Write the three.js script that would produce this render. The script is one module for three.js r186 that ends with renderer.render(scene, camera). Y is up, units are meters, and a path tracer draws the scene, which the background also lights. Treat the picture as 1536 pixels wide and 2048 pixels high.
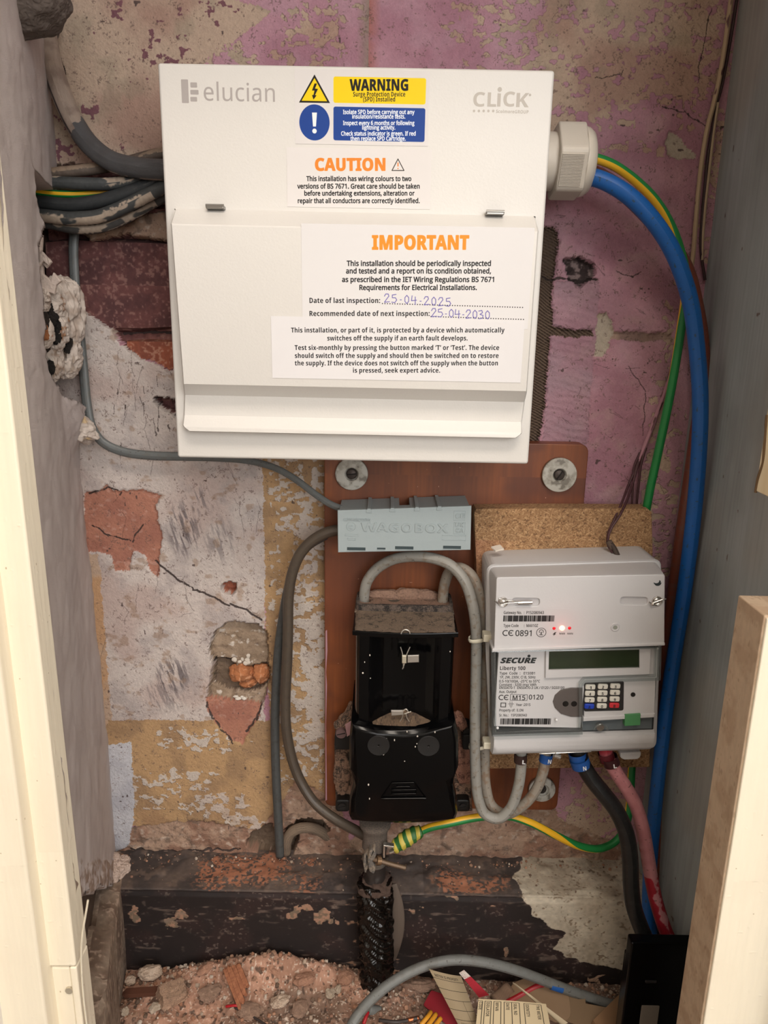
import * as THREE from 'three';
import { RoundedBoxGeometry } from 'three/addons/geometries/RoundedBoxGeometry.js';
import { mergeGeometries, mergeVertices, toCreasedNormals } from 'three/addons/utils/BufferGeometryUtils.js';
import { FontLoader } from 'three/addons/loaders/FontLoader.js';
import { TextGeometry } from 'three/addons/geometries/TextGeometry.js';
import { RectAreaLightUniformsLib } from 'three/addons/lights/RectAreaLightUniformsLib.js';

// ---------------------------------------------------------------- camera, light, exposure
const scene = new THREE.Scene();
scene.background = new THREE.Color(0x000000);
const FOCAL = 1500, FW = 1536, FH = 2048;                       // focal length in pixels of the 1536 x 2048 frame
const camera = new THREE.PerspectiveCamera(2 * Math.atan(FH / 2 / FOCAL) * 180 / Math.PI, FW / FH, 0.02, 20);
camera.rotation.order = 'YXZ';
camera.position.set(0, 0.70, 0.72);
camera.rotation.set(-14.5 * Math.PI / 180, 0, 1.1 * Math.PI / 180);
camera.updateMatrixWorld();

const renderer = new THREE.WebGLRenderer({ antialias: true });
renderer.toneMapping = THREE.LinearToneMapping;
renderer.toneMappingExposure = 1.0;
renderer.shadowMap.enabled = true;
RectAreaLightUniformsLib.init();

// the hall's ceiling light (an opal panel, behind and above the camera) and an unseen fill window, added to brighten the walls
const LAMP = { x: 0.3, y: 2.36, z: 1.65, w: 1.1, d: 0.6, power: 12.5, color: 0xfff0e0 };
const FILL_WINDOW = { x: 0.85, y: 1.3, z: 2.58, w: 1.4, h: 1.3, power: 5.2, color: 0xffffff };
const lampLight = new THREE.RectAreaLight(LAMP.color, LAMP.power, LAMP.w, LAMP.d);
lampLight.position.set(LAMP.x, LAMP.y, LAMP.z); lampLight.lookAt(LAMP.x, 0, LAMP.z); scene.add(lampLight);
const fillWindowLight = new THREE.RectAreaLight(FILL_WINDOW.color, FILL_WINDOW.power, FILL_WINDOW.w, FILL_WINDOW.h);
fillWindowLight.position.set(FILL_WINDOW.x, FILL_WINDOW.y, FILL_WINDOW.z - 0.03); fillWindowLight.lookAt(FILL_WINDOW.x, FILL_WINDOW.y, 0); scene.add(fillWindowLight);

// ---------------------------------------------------------------- helpers
const V = (x, y, z) => new THREE.Vector3(x, y, z);
function rng(seed) { let s = seed | 0; return () => { s = (s + 0x6d2b79f5) | 0; let t = Math.imul(s ^ (s >>> 15), 1 | s); t = (t + Math.imul(t ^ (t >>> 7), 61 | t)) ^ t; return ((t ^ (t >>> 14)) >>> 0) / 4294967296; }; }
// surveying: the point in the plane z = const that stands at a measured pixel of the photograph
const sight = (px, py) => V((px - FW / 2) / FOCAL, -(py - FH / 2) / FOCAL, -1).applyQuaternion(camera.quaternion);
function at(px, py, z) { const d = sight(px, py); return camera.position.clone().addScaledVector(d, (z - camera.position.z) / d.z); }
function onFloor(px, py, y) { const d = sight(px, py); return camera.position.clone().addScaledVector(d, (y - camera.position.y) / d.y); }
function onSide(px, py, x) { const d = sight(px, py); return camera.position.clone().addScaledVector(d, (x - camera.position.x) / d.x); }
const clamp = (x, a = 0, b = 1) => Math.min(b, Math.max(a, x));
const smooth = (a, b, x) => { const t = clamp((x - a) / (b - a)); return t * t * (3 - 2 * t); };
const lerp = (a, b, t) => a + (b - a) * t;
function h2(ix, iy, s) { let h = Math.imul(ix, 374761393) ^ Math.imul(iy, 668265263) ^ Math.imul(s + 11, 974634541); h = Math.imul(h ^ (h >>> 13), 1274126177); h = Math.imul(h ^ (h >>> 15), 2246822519); return ((h ^ (h >>> 16)) >>> 0) / 4294967296; }
function vn(x, y, s) {
  const ix = Math.floor(x), iy = Math.floor(y), fx = x - ix, fy = y - iy, u = fx * fx * (3 - 2 * fx), v = fy * fy * (3 - 2 * fy);
  const a = h2(ix, iy, s), b = h2(ix + 1, iy, s), c = h2(ix, iy + 1, s), d = h2(ix + 1, iy + 1, s);
  return a + (b - a) * u + (c - a) * v + (a - b - c + d) * u * v;
}
function fbm(x, y, s, oct = 3) { let a = 0.5, t = 0, n = 0; for (let i = 0; i < oct; i++) { t += a * vn(x, y, s + i * 17); n += a; a *= 0.5; x = x * 2.03 + 1.7; y = y * 2.03 + 3.1; } return t / n; }
function vn3(x, y, z, s) { const iz = Math.floor(z), f = z - iz, w = f * f * (3 - 2 * f); return lerp(vn(x, y, s + iz * 131), vn(x, y, s + (iz + 1) * 131), w); }
function fbm3(x, y, z, s, oct = 3) { let a = 0.5, t = 0, n = 0; for (let i = 0; i < oct; i++) { t += a * vn3(x, y, z, s + i * 29); n += a; a *= 0.5; x = x * 2.03 + 1.7; y = y * 2.03 + 3.1; z = z * 2.03 + 0.7; } return t / n; }

const taken = new Map();
function numbered(name) { const n = taken.get(name) ?? 0; taken.set(name, n + 1); return n ? name + '_' + String(n).padStart(3, '0') : name; }
function mesh(name, geo, mat, parent) {
  const m = new THREE.Mesh(geo, mat);
  m.name = parent ? name : numbered(name); m.castShadow = m.receiveShadow = true;
  (parent || scene).add(m); return m;
}
function thing(name, label, category, pos = [0, 0, 0], group) {
  const o = new THREE.Group(); o.name = numbered(name); o.position.set(...pos); scene.add(o);
  o.userData.label = label; o.userData.category = category; if (group) o.userData.group = group; return o;
}
function tag(o, label, category, group) { o.userData.label = label; o.userData.category = category; if (group) o.userData.group = group; return o; }
function struct(name, geo, mat, parent) { const m = mesh(name, geo, mat, parent); if (!parent) m.userData.kind = 'structure'; return m; }
function structGroup(name) { const g = new THREE.Group(); g.name = numbered(name); g.userData.kind = 'structure'; scene.add(g); return g; }
// put a geometry that was built in world coordinates under a thing that stands elsewhere
function put(name, geo, mat, parent) { const p = parent.getWorldPosition(V(0, 0, 0)); geo.translate(-p.x, -p.y, -p.z); return mesh(name, geo, mat, parent); }

const M = (color, roughness = 0.6, extra = {}) => new THREE.MeshStandardMaterial({ color, roughness, ...extra });
const P = (color, roughness = 0.6, extra = {}) => new THREE.MeshPhysicalMaterial({ color, roughness, ...extra });
function canvasTex(w, h, draw, srgb = true) {
  const c = document.createElement('canvas'); c.width = Math.round(w); c.height = Math.round(h); const g = c.getContext('2d'); draw(g, c.width, c.height);
  const t = new THREE.CanvasTexture(c); if (srgb) t.colorSpace = THREE.SRGBColorSpace; t.wrapS = t.wrapT = THREE.RepeatWrapping; return t;
}
// per-pixel texture: f(u, v, i, j) -> [r, g, b] 0..255 (or one number for a grey map); v runs up
function pixelTex(w, h, f, grey = false) {
  const d = new Uint8Array(w * h * 4);
  for (let j = 0, o = 0; j < h; j++) for (let i = 0; i < w; i++, o += 4) {
    const c = f((i + 0.5) / w, (j + 0.5) / h, i, j);
    if (grey) d[o] = d[o + 1] = d[o + 2] = clamp(c, 0, 1) * 255; else { d[o] = clamp(c[0], 0, 255); d[o + 1] = clamp(c[1], 0, 255); d[o + 2] = clamp(c[2], 0, 255); }
    d[o + 3] = 255;
  }
  const t = new THREE.DataTexture(d, w, h); t.magFilter = THREE.LinearFilter; t.minFilter = THREE.LinearMipmapLinearFilter; t.wrapS = t.wrapT = THREE.RepeatWrapping;
  if (!grey) t.colorSpace = THREE.SRGBColorSpace; t.needsUpdate = true; return t;
}
const hex = (c) => [(c >> 16) & 255, (c >> 8) & 255, c & 255];
const mix = (a, b, t) => [a[0] + (b[0] - a[0]) * t, a[1] + (b[1] - a[1]) * t, a[2] + (b[2] - a[2]) * t];
const mul = (a, k) => [a[0] * k, a[1] * k, a[2] * k];

function geom(pos, idx, uv, creased) {
  let g = new THREE.BufferGeometry(); g.setAttribute('position', new THREE.Float32BufferAttribute(pos, 3)); if (uv) g.setAttribute('uv', new THREE.Float32BufferAttribute(uv, 2));
  g.setIndex(idx); g.computeVertexNormals();
  if (creased) g = toCreasedNormals(g, creased);
  return g;
}
// world x, y (metres) as texture coordinates
function uvXY(g, k = 1, axes = 'xy') {
  const p = g.attributes.position, uv = new Float32Array(p.count * 2), f = (c, i) => (c === 'x' ? p.getX(i) : c === 'y' ? p.getY(i) : p.getZ(i));
  for (let i = 0; i < p.count; i++) { uv[2 * i] = f(axes[0], i) * k; uv[2 * i + 1] = f(axes[1], i) * k; }
  g.setAttribute('uv', new THREE.BufferAttribute(uv, 2)); return g;
}
// texture coordinates in metres, each face along its two widest axes
function uvBox(g, k = 1) {
  g = g.index ? g.toNonIndexed() : g; const p = g.attributes.position, n = g.attributes.normal, uv = new Float32Array(p.count * 2);
  for (let i = 0; i < p.count; i += 3) {
    const nx = Math.abs(n.getX(i) + n.getX(i + 1) + n.getX(i + 2)), ny = Math.abs(n.getY(i) + n.getY(i + 1) + n.getY(i + 2)), nz = Math.abs(n.getZ(i) + n.getZ(i + 1) + n.getZ(i + 2));
    for (let j = i; j < i + 3; j++) {
      const x = p.getX(j), y = p.getY(j), z = p.getZ(j), c = nz >= nx && nz >= ny ? [x, y] : ny >= nx ? [x, z] : [z, y];
      uv[2 * j] = c[0] * k; uv[2 * j + 1] = c[1] * k;
    }
  }
  g.setAttribute('uv', new THREE.BufferAttribute(uv, 2)); return g;
}
const box = (x0, x1, y0, y1, z0, z1, r = 0.001, seg = 3) => { const g = new RoundedBoxGeometry(x1 - x0, y1 - y0, z1 - z0, seg, Math.min(r, (x1 - x0) / 2.01, (y1 - y0) / 2.01, (z1 - z0) / 2.01)); g.translate((x0 + x1) / 2, (y0 + y1) / 2, (z0 + z1) / 2); return g; };
const join = (list) => mergeGeometries(list.map((g) => { const q = g.index ? g.toNonIndexed() : g.clone(); for (const k of Object.keys(q.attributes)) if (!['position', 'normal', 'uv'].includes(k)) q.deleteAttribute(k); if (!q.attributes.uv) uvXY(q); return q; }));
// a flat outline (points x, y) with thickness z0..z1 and a rounded rim
function slab(pts, z0, z1, bevel = 0.0008, holes = [], seg = 2) {
  const s = new THREE.Shape(pts.map((p) => new THREE.Vector2(p[0] ?? p.x, p[1] ?? p.y)));
  for (const h of holes) s.holes.push(new THREE.Path(h.map((p) => new THREE.Vector2(p[0] ?? p.x, p[1] ?? p.y))));
  const g = new THREE.ExtrudeGeometry(s, { depth: Math.max(1e-5, z1 - z0 - 2 * bevel), bevelEnabled: bevel > 0, bevelSize: bevel, bevelThickness: bevel, bevelOffset: -bevel, bevelSegments: seg, curveSegments: 16 });
  g.translate(0, 0, z0 + bevel); return uvXY(g);
}
const outline = (pxs, z) => pxs.map(([x, y]) => { const p = at(x, y, z); return [p.x, p.y]; });
// round the corners of an outline
function rounded(pts, r, n = 5) {
  const out = [], N = pts.length;
  for (let i = 0; i < N; i++) {
    const a = pts[(i + N - 1) % N], b = pts[i], c = pts[(i + 1) % N], ab = Math.hypot(a[0] - b[0], a[1] - b[1]), cb = Math.hypot(c[0] - b[0], c[1] - b[1]), q = Math.min(r, ab * 0.45, cb * 0.45);
    const p = [b[0] + (a[0] - b[0]) / ab * q, b[1] + (a[1] - b[1]) / ab * q], s = [b[0] + (c[0] - b[0]) / cb * q, b[1] + (c[1] - b[1]) / cb * q];
    for (let k = 0; k <= n; k++) { const t = k / n, u = 1 - t; out.push([u * u * p[0] + 2 * u * t * b[0] + t * t * s[0], u * u * p[1] + 2 * u * t * b[1] + t * t * s[1]]); }
  }
  return out;
}
const circle = (cx, cy, r, n = 24) => Array.from({ length: n }, (_, i) => [cx + r * Math.cos(i / n * 2 * Math.PI), cy + r * Math.sin(i / n * 2 * Math.PI)]);
// a tapering body through outlines of equal length, each at its own depth: [[pts, z], ...] from back to front
function loft(rings, crease = 0.6, cap = true) {
  const area = rings[0][0].reduce((s, p, i, A) => { const q = A[(i + 1) % A.length]; return s + p[0] * q[1] - q[0] * p[1]; }, 0);
  if (area < 0) rings = rings.map(([pts, z]) => [[...pts].reverse(), z]);
  const n = rings[0][0].length, pos = [], idx = [];
  for (const [pts, z] of rings) for (const p of pts) pos.push(p[0], p[1], z);
  for (let k = 0; k + 1 < rings.length; k++) for (let i = 0; i < n; i++) { const a = k * n + i, b = k * n + (i + 1) % n; idx.push(a, b, b + n, a, b + n, a + n); }
  if (cap) for (const [k, flip] of [[0, true], [rings.length - 1, false]]) {
    const f = THREE.ShapeUtils.triangulateShape(rings[k][0].map((p) => new THREE.Vector2(p[0], p[1])), []);
    for (const [a, b, c] of f) flip ? idx.push(k * n + c, k * n + b, k * n + a) : idx.push(k * n + a, k * n + b, k * n + c);
  }
  return uvXY(geom(pos, idx, null, crease));
}
// a cable: the tube round a smooth curve; angle 0 of its section looks towards +z, so stripes can be turned with roll(t)
function tubeGeo(points, r, o = {}) {
  const curve = new THREE.CatmullRomCurve3(points, false, 'centripetal', 0.5), len = curve.getLength(), n = Math.max(8, Math.min(o.max ?? 260, Math.round(len / (o.step ?? 0.003)))), m = o.radial ?? 14;
  const pos = [], uv = [], idx = [], ref = o.ref ?? V(0, 0, 1); let N = null;
  for (let i = 0; i <= n; i++) {
    const t = i / n, p = curve.getPointAt(t), T = curve.getTangentAt(t), q = ref.clone().addScaledVector(T, -ref.dot(T));
    if (q.length() > 0.25 || !N) N = q.normalize(); else N = N.clone().addScaledVector(T, -N.dot(T)).normalize();
    const B = T.clone().cross(N), roll = o.roll ? o.roll(t) : 0, rr = typeof r === 'function' ? r(t, t * len) : r, flat = o.flat ?? 1;
    for (let j = 0; j <= m; j++) {
      const a = j / m * 2 * Math.PI, bump = o.bump ? o.bump(t * len, a) : 0;
      pos.push(...p.clone().addScaledVector(N, Math.cos(a) * (rr + bump) * flat).addScaledVector(B, Math.sin(a) * (rr + bump)).toArray());
      uv.push(t * len, (a - roll) / (2 * Math.PI));
    }
  }
  for (let i = 0; i < n; i++) for (let j = 0; j < m; j++) { const a = i * (m + 1) + j, b = a + m + 1; idx.push(a, b + 1, b, a, a + 1, b + 1); }
  for (const [row, flip] of [[0, true], [n, false]]) {
    const c = pos.length / 3, p = curve.getPointAt(row / n); pos.push(p.x, p.y, p.z); uv.push(row / n * len, 0);
    for (let j = 0; j < m; j++) { const a = row * (m + 1) + j; flip ? idx.push(c, a + 1, a) : idx.push(c, a, a + 1); }
  }
  return geom(pos, idx, uv);
}
const pxCurve = (list) => list.map(([x, y, z]) => at(x, y, z));
function cable(name, list, r, mat, o = {}, parent) { const g = tubeGeo(pxCurve(list), r, o); return parent ? put(name, g, mat, parent) : mesh(name, g, mat); }
// an uneven lump: an ellipsoid pushed in and out by noise; pits are [dx, dy, dz, angular size, depth]
function lump(rx, ry, rz, seed, amp = 0.25, freq = 2, detail = 12, pits = [], facet = false, ridge = 0) {
  let g = new THREE.IcosahedronGeometry(1, detail); g = mergeVertices(g.deleteAttribute('normal').deleteAttribute('uv')); const p = g.attributes.position;
  for (let i = 0; i < p.count; i++) {
    const v = V(p.getX(i), p.getY(i), p.getZ(i)); let k = 1 + amp * (fbm3(v.x * freq + 9, v.y * freq + 4, v.z * freq + 7, seed, 4) - 0.5) * 2;
    if (ridge) k += ridge * (0.5 - Math.abs(2 * fbm3(v.x * freq * 1.5 + 3, v.y * freq * 1.5 + 8, v.z * freq * 1.5 + 2, seed + 50, 3) - 1) * 2);
    for (const [dx, dy, dz, size, depth] of pits) { const d = v.angleTo(V(dx, dy, dz)); k -= depth * (1 - smooth(size * 0.75, size, d + 0.08 * (fbm3(v.x * 9, v.y * 9, v.z * 9, seed + 3, 2) - 0.5))); }
    p.setXYZ(i, v.x * rx * k, v.y * ry * k, v.z * rz * k);
  }
  g.computeVertexNormals(); if (facet) g = toCreasedNormals(g, 0.5);
  return uvBox(g);
}
// a rough fragment of masonry: a chamfered box knocked out of true
function fragment(w, h, d, seed, rough = 0.12) {
  const g = mergeVertices(new THREE.BoxGeometry(w, h, d, 7, 7, 7).deleteAttribute('normal').deleteAttribute('uv')), p = g.attributes.position;
  for (let i = 0; i < p.count; i++) {
    let x = p.getX(i) / w * 2, y = p.getY(i) / h * 2, z = p.getZ(i) / d * 2; const L = Math.max(Math.abs(x), Math.abs(y), Math.abs(z)), R = Math.hypot(x, y, z), k = lerp(1, L / R * 1.28, 0.22);
    const f = 1.6, n = [fbm3(x * f, y * f, z * f, seed, 3), fbm3(x * f + 5, y * f, z * f, seed + 1, 3), fbm3(x * f, y * f + 5, z * f, seed + 2, 3)];
    p.setXYZ(i, (x * k + rough * 2.4 * (n[0] - 0.5)) * w / 2, (y * k + rough * 2.4 * (n[1] - 0.5)) * h / 2, (z * k + rough * 2.4 * (n[2] - 0.5)) * d / 2);
  }
  g.computeVertexNormals(); return uvBox(toCreasedNormals(g, 0.95));
}
// a printed or painted plate: a canvas drawn in photograph pixels, mapped to the metres of the plate that they measure
function plate(name, parent, rect, z, draw, mat, o = {}) {
  const [l, t, r, b] = rect, cx = (l + r) / 2, cy = (t + b) / 2, x0 = at(l, cy, z).x, x1 = at(r, cy, z).x, y1 = at(cx, t, z).y, y0 = at(cx, b, z).y, s = o.scale ?? 5200, thick = o.thick ?? 0.0003;
  const W = (x1 - x0) * s, H = (y1 - y0) * s, Q = (px, py) => { const p = at(px, py, z); return [(p.x - x0) * s, (y1 - p.y) * s]; };
  const K = Math.abs(Q(cx + 10, cy)[0] - Q(cx, cy)[0]) / 10;
  const map = canvasTex(W, H, (g, w, h) => draw(g, { Q, K, w, h, text: (str, pl, pr, py, ph, font = 'bold', color = '#111', heavy = 0) => fitText(g, str, Q(pl, py), Q(pr, py), ph * K, font, color, heavy * K) }));
  const m = mat.clone(); m.map = map; m.color.set(0xffffff);
  const g = o.round ? slab(rounded([[x0, y0], [x1, y0], [x1, y1], [x0, y1]], o.round), z - thick, z, Math.min(0.0001, thick / 3)) : new THREE.BoxGeometry(x1 - x0, y1 - y0, thick).translate((x0 + x1) / 2, (y0 + y1) / 2, z - thick / 2);
  const p = g.attributes.position, uv = g.attributes.uv; for (let i = 0; i < p.count; i++) uv.setXY(i, (p.getX(i) - x0) / (x1 - x0), (p.getY(i) - y0) / (y1 - y0));
  return put(name, g, m, parent);
}
function fitText(g, str, a, b, h, font, color, heavy) {
  g.save(); g.font = font + ' 100px sans-serif'; g.textBaseline = 'alphabetic'; const w = g.measureText(str).width;
  g.translate(a[0], a[1]); g.rotate(Math.atan2(b[1] - a[1], b[0] - a[0])); g.scale(Math.hypot(b[0] - a[0], b[1] - a[1]) / w, h / 72); g.fillStyle = color; g.fillText(str, 0, 0);
  if (heavy) { g.strokeStyle = color; g.lineWidth = heavy * 72 / h; g.lineJoin = 'round'; g.strokeText(str, 0, 0); }
  g.restore();
}
const FONT = await new FontLoader().loadAsync('fonts/droid/droid_sans_bold.typeface.json');
// raised lettering, fitted between two x and standing on y
function raised(str, x0, x1, y, h, z, depth) {
  const g = new TextGeometry(str, { font: FONT, size: 1, depth: 1, curveSegments: 4, bevelEnabled: false }); g.computeBoundingBox(); const b = g.boundingBox;
  g.translate(-b.min.x, -Math.max(b.min.y, -0.02), 0); g.scale((x1 - x0) / (b.max.x - b.min.x), h / b.max.y, depth); g.translate(x0, y, z); return g;
}

// ---------------------------------------------------------------- the hall behind the camera: floor, walls, ceiling, lamp, added fill window
const hallPaint = M(0xe6e2dc, 0.85), ceilingPaint = M(0xf2f0ec, 0.9), hallCarpet = M(0x6e665e, 0.95);
{
  const R = 1.6, zf = 0.29, zb = 2.6, top = 2.42, T = 0.12;
  struct('floor', new THREE.BoxGeometry(2 * R + 2 * T, 0.1, zb + 0.45).translate(0, -0.06, (zb + 0.2) / 2 - 0.05), hallCarpet);
  struct('ceiling', new THREE.BoxGeometry(2 * R + 2 * T, T, zb - zf + 0.5).translate(0, top + T / 2, (zb + zf) / 2), ceilingPaint);
  struct('wall_hall_left', new THREE.BoxGeometry(T, top, zb - zf + 0.3).translate(-R - T / 2, top / 2, (zb + zf) / 2), hallPaint);
  struct('wall_hall_right', new THREE.BoxGeometry(T, top, zb - zf + 0.3).translate(R + T / 2, top / 2, (zb + zf) / 2), hallPaint);
  // the wall with the added, unseen fill window
  const wx0 = FILL_WINDOW.x - FILL_WINDOW.w / 2, wx1 = FILL_WINDOW.x + FILL_WINDOW.w / 2, wy0 = FILL_WINDOW.y - FILL_WINDOW.h / 2, wy1 = FILL_WINDOW.y + FILL_WINDOW.h / 2, parts = [[-R, wx0, 0, top], [wx1, R, 0, top], [wx0, wx1, 0, wy0], [wx0, wx1, wy1, top]];
  struct('wall_hall_fill_window', join(parts.map(([a, b, c, d]) => new THREE.BoxGeometry(b - a, d - c, T).translate((a + b) / 2, (c + d) / 2, zb + T / 2))), hallPaint);
  const win = structGroup('added_window_1'), sash = M(0xf4f2ec, 0.4);
  put('added_window_frame', join([[wx0, wx0 + 0.05, wy0, wy1], [wx1 - 0.05, wx1, wy0, wy1], [wx0, wx1, wy0, wy0 + 0.05], [wx0, wx1, wy1 - 0.05, wy1], [FILL_WINDOW.x - 0.02, FILL_WINDOW.x + 0.02, wy0, wy1]].map(([a, b, c, d]) => box(a, b, c, d, zb + 0.01, zb + 0.06, 0.004))), sash, win);
  put('fill_pane', new THREE.BoxGeometry(FILL_WINDOW.w - 0.02, FILL_WINDOW.h - 0.02, 0.004).translate(FILL_WINDOW.x, FILL_WINDOW.y, zb + 0.035), new THREE.MeshStandardMaterial({ color: 0x222222, roughness: 0.3, emissive: FILL_WINDOW.color, emissiveIntensity: 1.2 }), win);
  // the wall round the cupboard, and the cupboard's own lid
  const ox0 = -0.30, ox1 = 0.30, oy = 1.085;
  struct('wall_hall_front', join([[-R - T, -0.27, 0, top], [ox1, R + T, 0, top], [-0.28, ox1, oy, top]].map(([a, b, c, d]) => new THREE.BoxGeometry(b - a, d - c, 0.06).translate((a + b) / 2, (c + d) / 2, 0.295))), hallPaint);
  struct('ceiling', new THREE.BoxGeometry(0.72, 0.05, 0.4).translate(0, oy + 0.025, 0.1), hallPaint).name = 'ceiling_cupboard';
  const lamp = thing('ceiling_lamp', 'square opal ceiling light of the hall behind the viewer', 'lamp', [LAMP.x, LAMP.y + 0.06, LAMP.z]);
  put('diffuser', box(LAMP.x - LAMP.w / 2, LAMP.x + LAMP.w / 2, LAMP.y + 0.005, LAMP.y + 0.03, LAMP.z - LAMP.d / 2, LAMP.z + LAMP.d / 2, 0.01), new THREE.MeshStandardMaterial({ color: 0xffffff, roughness: 0.5, emissive: LAMP.color, emissiveIntensity: 2 }), lamp);
  put('frame', box(LAMP.x - LAMP.w / 2 - 0.02, LAMP.x + LAMP.w / 2 + 0.02, LAMP.y + 0.03, top, LAMP.z - LAMP.d / 2 - 0.02, LAMP.z + LAMP.d / 2 + 0.02, 0.004), M(0xeeeeee, 0.4), lamp);
}

// ---------------------------------------------------------------- the back wall of the cupboard
// What covers it was measured on the photograph: outlines of paint, plaster, patches and holes, turned into metres on the wall.
const WX0 = -0.315, WX1 = 0.312, WY0 = 0.06, WY1 = 1.02, TS = 2050, TW = Math.round((WX1 - WX0) * TS), TH = Math.round((WY1 - WY0) * TS);
function fillPoly(map, w, h, pts, val) {
  let y0 = 1e9, y1 = -1; for (const p of pts) { y0 = Math.min(y0, p[1]); y1 = Math.max(y1, p[1]); }
  for (let y = Math.max(0, Math.floor(y0)); y <= Math.min(h - 1, Math.ceil(y1)); y++) {
    const xs = []; for (let i = 0, j = pts.length - 1; i < pts.length; j = i++) { const a = pts[i], b = pts[j], c = y + 0.5; if ((a[1] > c) !== (b[1] > c)) xs.push(a[0] + (c - a[1]) / (b[1] - a[1]) * (b[0] - a[0])); }
    xs.sort((a, b) => a - b);
    for (let k = 0; k + 1 < xs.length; k += 2) for (let x = Math.max(0, Math.round(xs[k])); x < Math.min(w, Math.round(xs[k + 1])); x++) map[y * w + x] = val;
  }
}
const wallPt = (px, py) => { const p = at(px, py, 0); return [(p.x - WX0) * TS, (p.y - WY0) * TS]; };
const PURPLE = 0, WHITE = 1, OCHRE = 2, PINK = 3, BLUEWHITE = 4, GLUE = 5, BRICK = 6, BEIGE = 7, DIRTY = 8, HOLE = 9, FILLER = 10, BLOCK = 11, NEST = 12, TAN = 13, JOINT = 14, MUD = 15, DRILL = 16;
const ID = new Uint8Array(TW * TH);
for (const [id, ...pts] of [
  [BEIGE, [-40, -60], [420, -60], [470, 0], [545, 22], [500, 60], [470, 82], [430, 100], [400, 140], [380, 330], [320, 340], [140, 330], [60, 330], [-40, 340]],
  [BRICK, [-40, 330], [400, 330], [400, 700], [345, 730], [345, 742], [250, 700], [225, 660], [160, 625], [130, 600], [-40, 620]],
  [DIRTY, [150, 455], [345, 415], [345, 485], [260, 470], [180, 480]],
  [WHITE, [100, 600], [170, 625], [225, 658], [240, 690], [300, 725], [345, 742], [430, 750], [430, 860], [660, 900], [530, 905], [530, 1445], [215, 1445], [60, 1445], [60, 600]],
  [BRICK, [310, 795], [350, 800], [350, 830], [318, 812]],
  [TAN, [160, 1100], [198, 1110], [205, 1200], [225, 1445], [225, 1520], [180, 1520]],
  [PINK, [170, 985], [200, 983], [212, 968], [228, 978], [300, 983], [324, 990], [312, 1010], [325, 1070], [318, 1155], [300, 1140], [292, 1110], [268, 1100], [258, 1140], [230, 1140], [222, 1110], [196, 1105], [165, 1100]],
  [OCHRE, [526, 905], [700, 905], [700, 1500], [655, 1640], [540, 1640], [545, 1500], [532, 1300]],
  [OCHRE, [215, 1440], [545, 1440], [560, 1500], [560, 1660], [430, 1680], [262, 1650], [200, 1600]],
  [DIRTY, [255, 1655], [400, 1640], [520, 1660], [560, 1610], [590, 1560], [680, 1600], [700, 1680], [900, 1600], [1300, 1560], [1330, 1760], [200, 1760], [230, 1690]],
  [BLUEWHITE, [208, 1492], [262, 1484], [268, 1560], [268, 1640], [258, 1690], [230, 1705], [190, 1700]],
  [PURPLE, [1100, 1530], [1320, 1530], [1320, 1690], [1240, 1690], [1120, 1640], [1100, 1590]],
  [MUD, [432, 1262], [450, 1246], [490, 1243], [520, 1250], [534, 1268], [536, 1330], [540, 1360], [528, 1400], [500, 1430], [440, 1440], [416, 1400], [425, 1330], [420, 1300]],
  [HOLE, [426, 1322], [455, 1326], [470, 1345], [500, 1340], [536, 1330], [540, 1362], [520, 1382], [498, 1392], [460, 1390], [424, 1372]],
  [PINK, [412, 1396], [440, 1398], [470, 1402], [522, 1408], [520, 1430], [500, 1462], [484, 1488], [462, 1482], [440, 1455], [418, 1425]],
  [DRILL, [445, 1170], [455, 1163], [468, 1166], [473, 1178], [466, 1188], [450, 1187]],
  [GLUE, [1040, 455], [1112, 455], [1118, 470], [1112, 520], [1105, 580], [1108, 640], [1100, 700], [1092, 780], [1086, 840], [1078, 890], [1040, 895]],
  [BLOCK, [1112, 560], [1196, 560], [1200, 575], [1192, 700], [1182, 800], [1176, 895], [1084, 892], [1092, 800], [1102, 700], [1108, 640], [1108, 600]],
  [GLUE, [1095, 652], [1130, 656], [1190, 660], [1190, 672], [1150, 674], [1095, 670]],
  [JOINT, [1215, 662], [1260, 664], [1345, 666], [1345, 680], [1260, 682], [1215, 676]],
  [FILLER, [1196, 628], [1216, 626], [1226, 645], [1228, 665], [1218, 695], [1208, 716], [1192, 712], [1194, 670]],
  [NEST, [1130, 520], [1160, 512], [1188, 526], [1190, 552], [1160, 570], [1138, 560]],
  [FILLER, [1336, 262], [1352, 270], [1375, 292], [1392, 310], [1390, 318], [1345, 316], [1332, 310]],
  [HOLE, [494, 1690], [505, 1665], [540, 1648], [552, 1660], [556, 1712], [520, 1710]],
  [HOLE, [570, 1660], [600, 1640], [640, 1642], [660, 1660], [640, 1672], [600, 1660], [585, 1712], [572, 1712]],
]) fillPoly(ID, TW, TH, pts.map((p) => wallPt(...p)), id);
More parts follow.
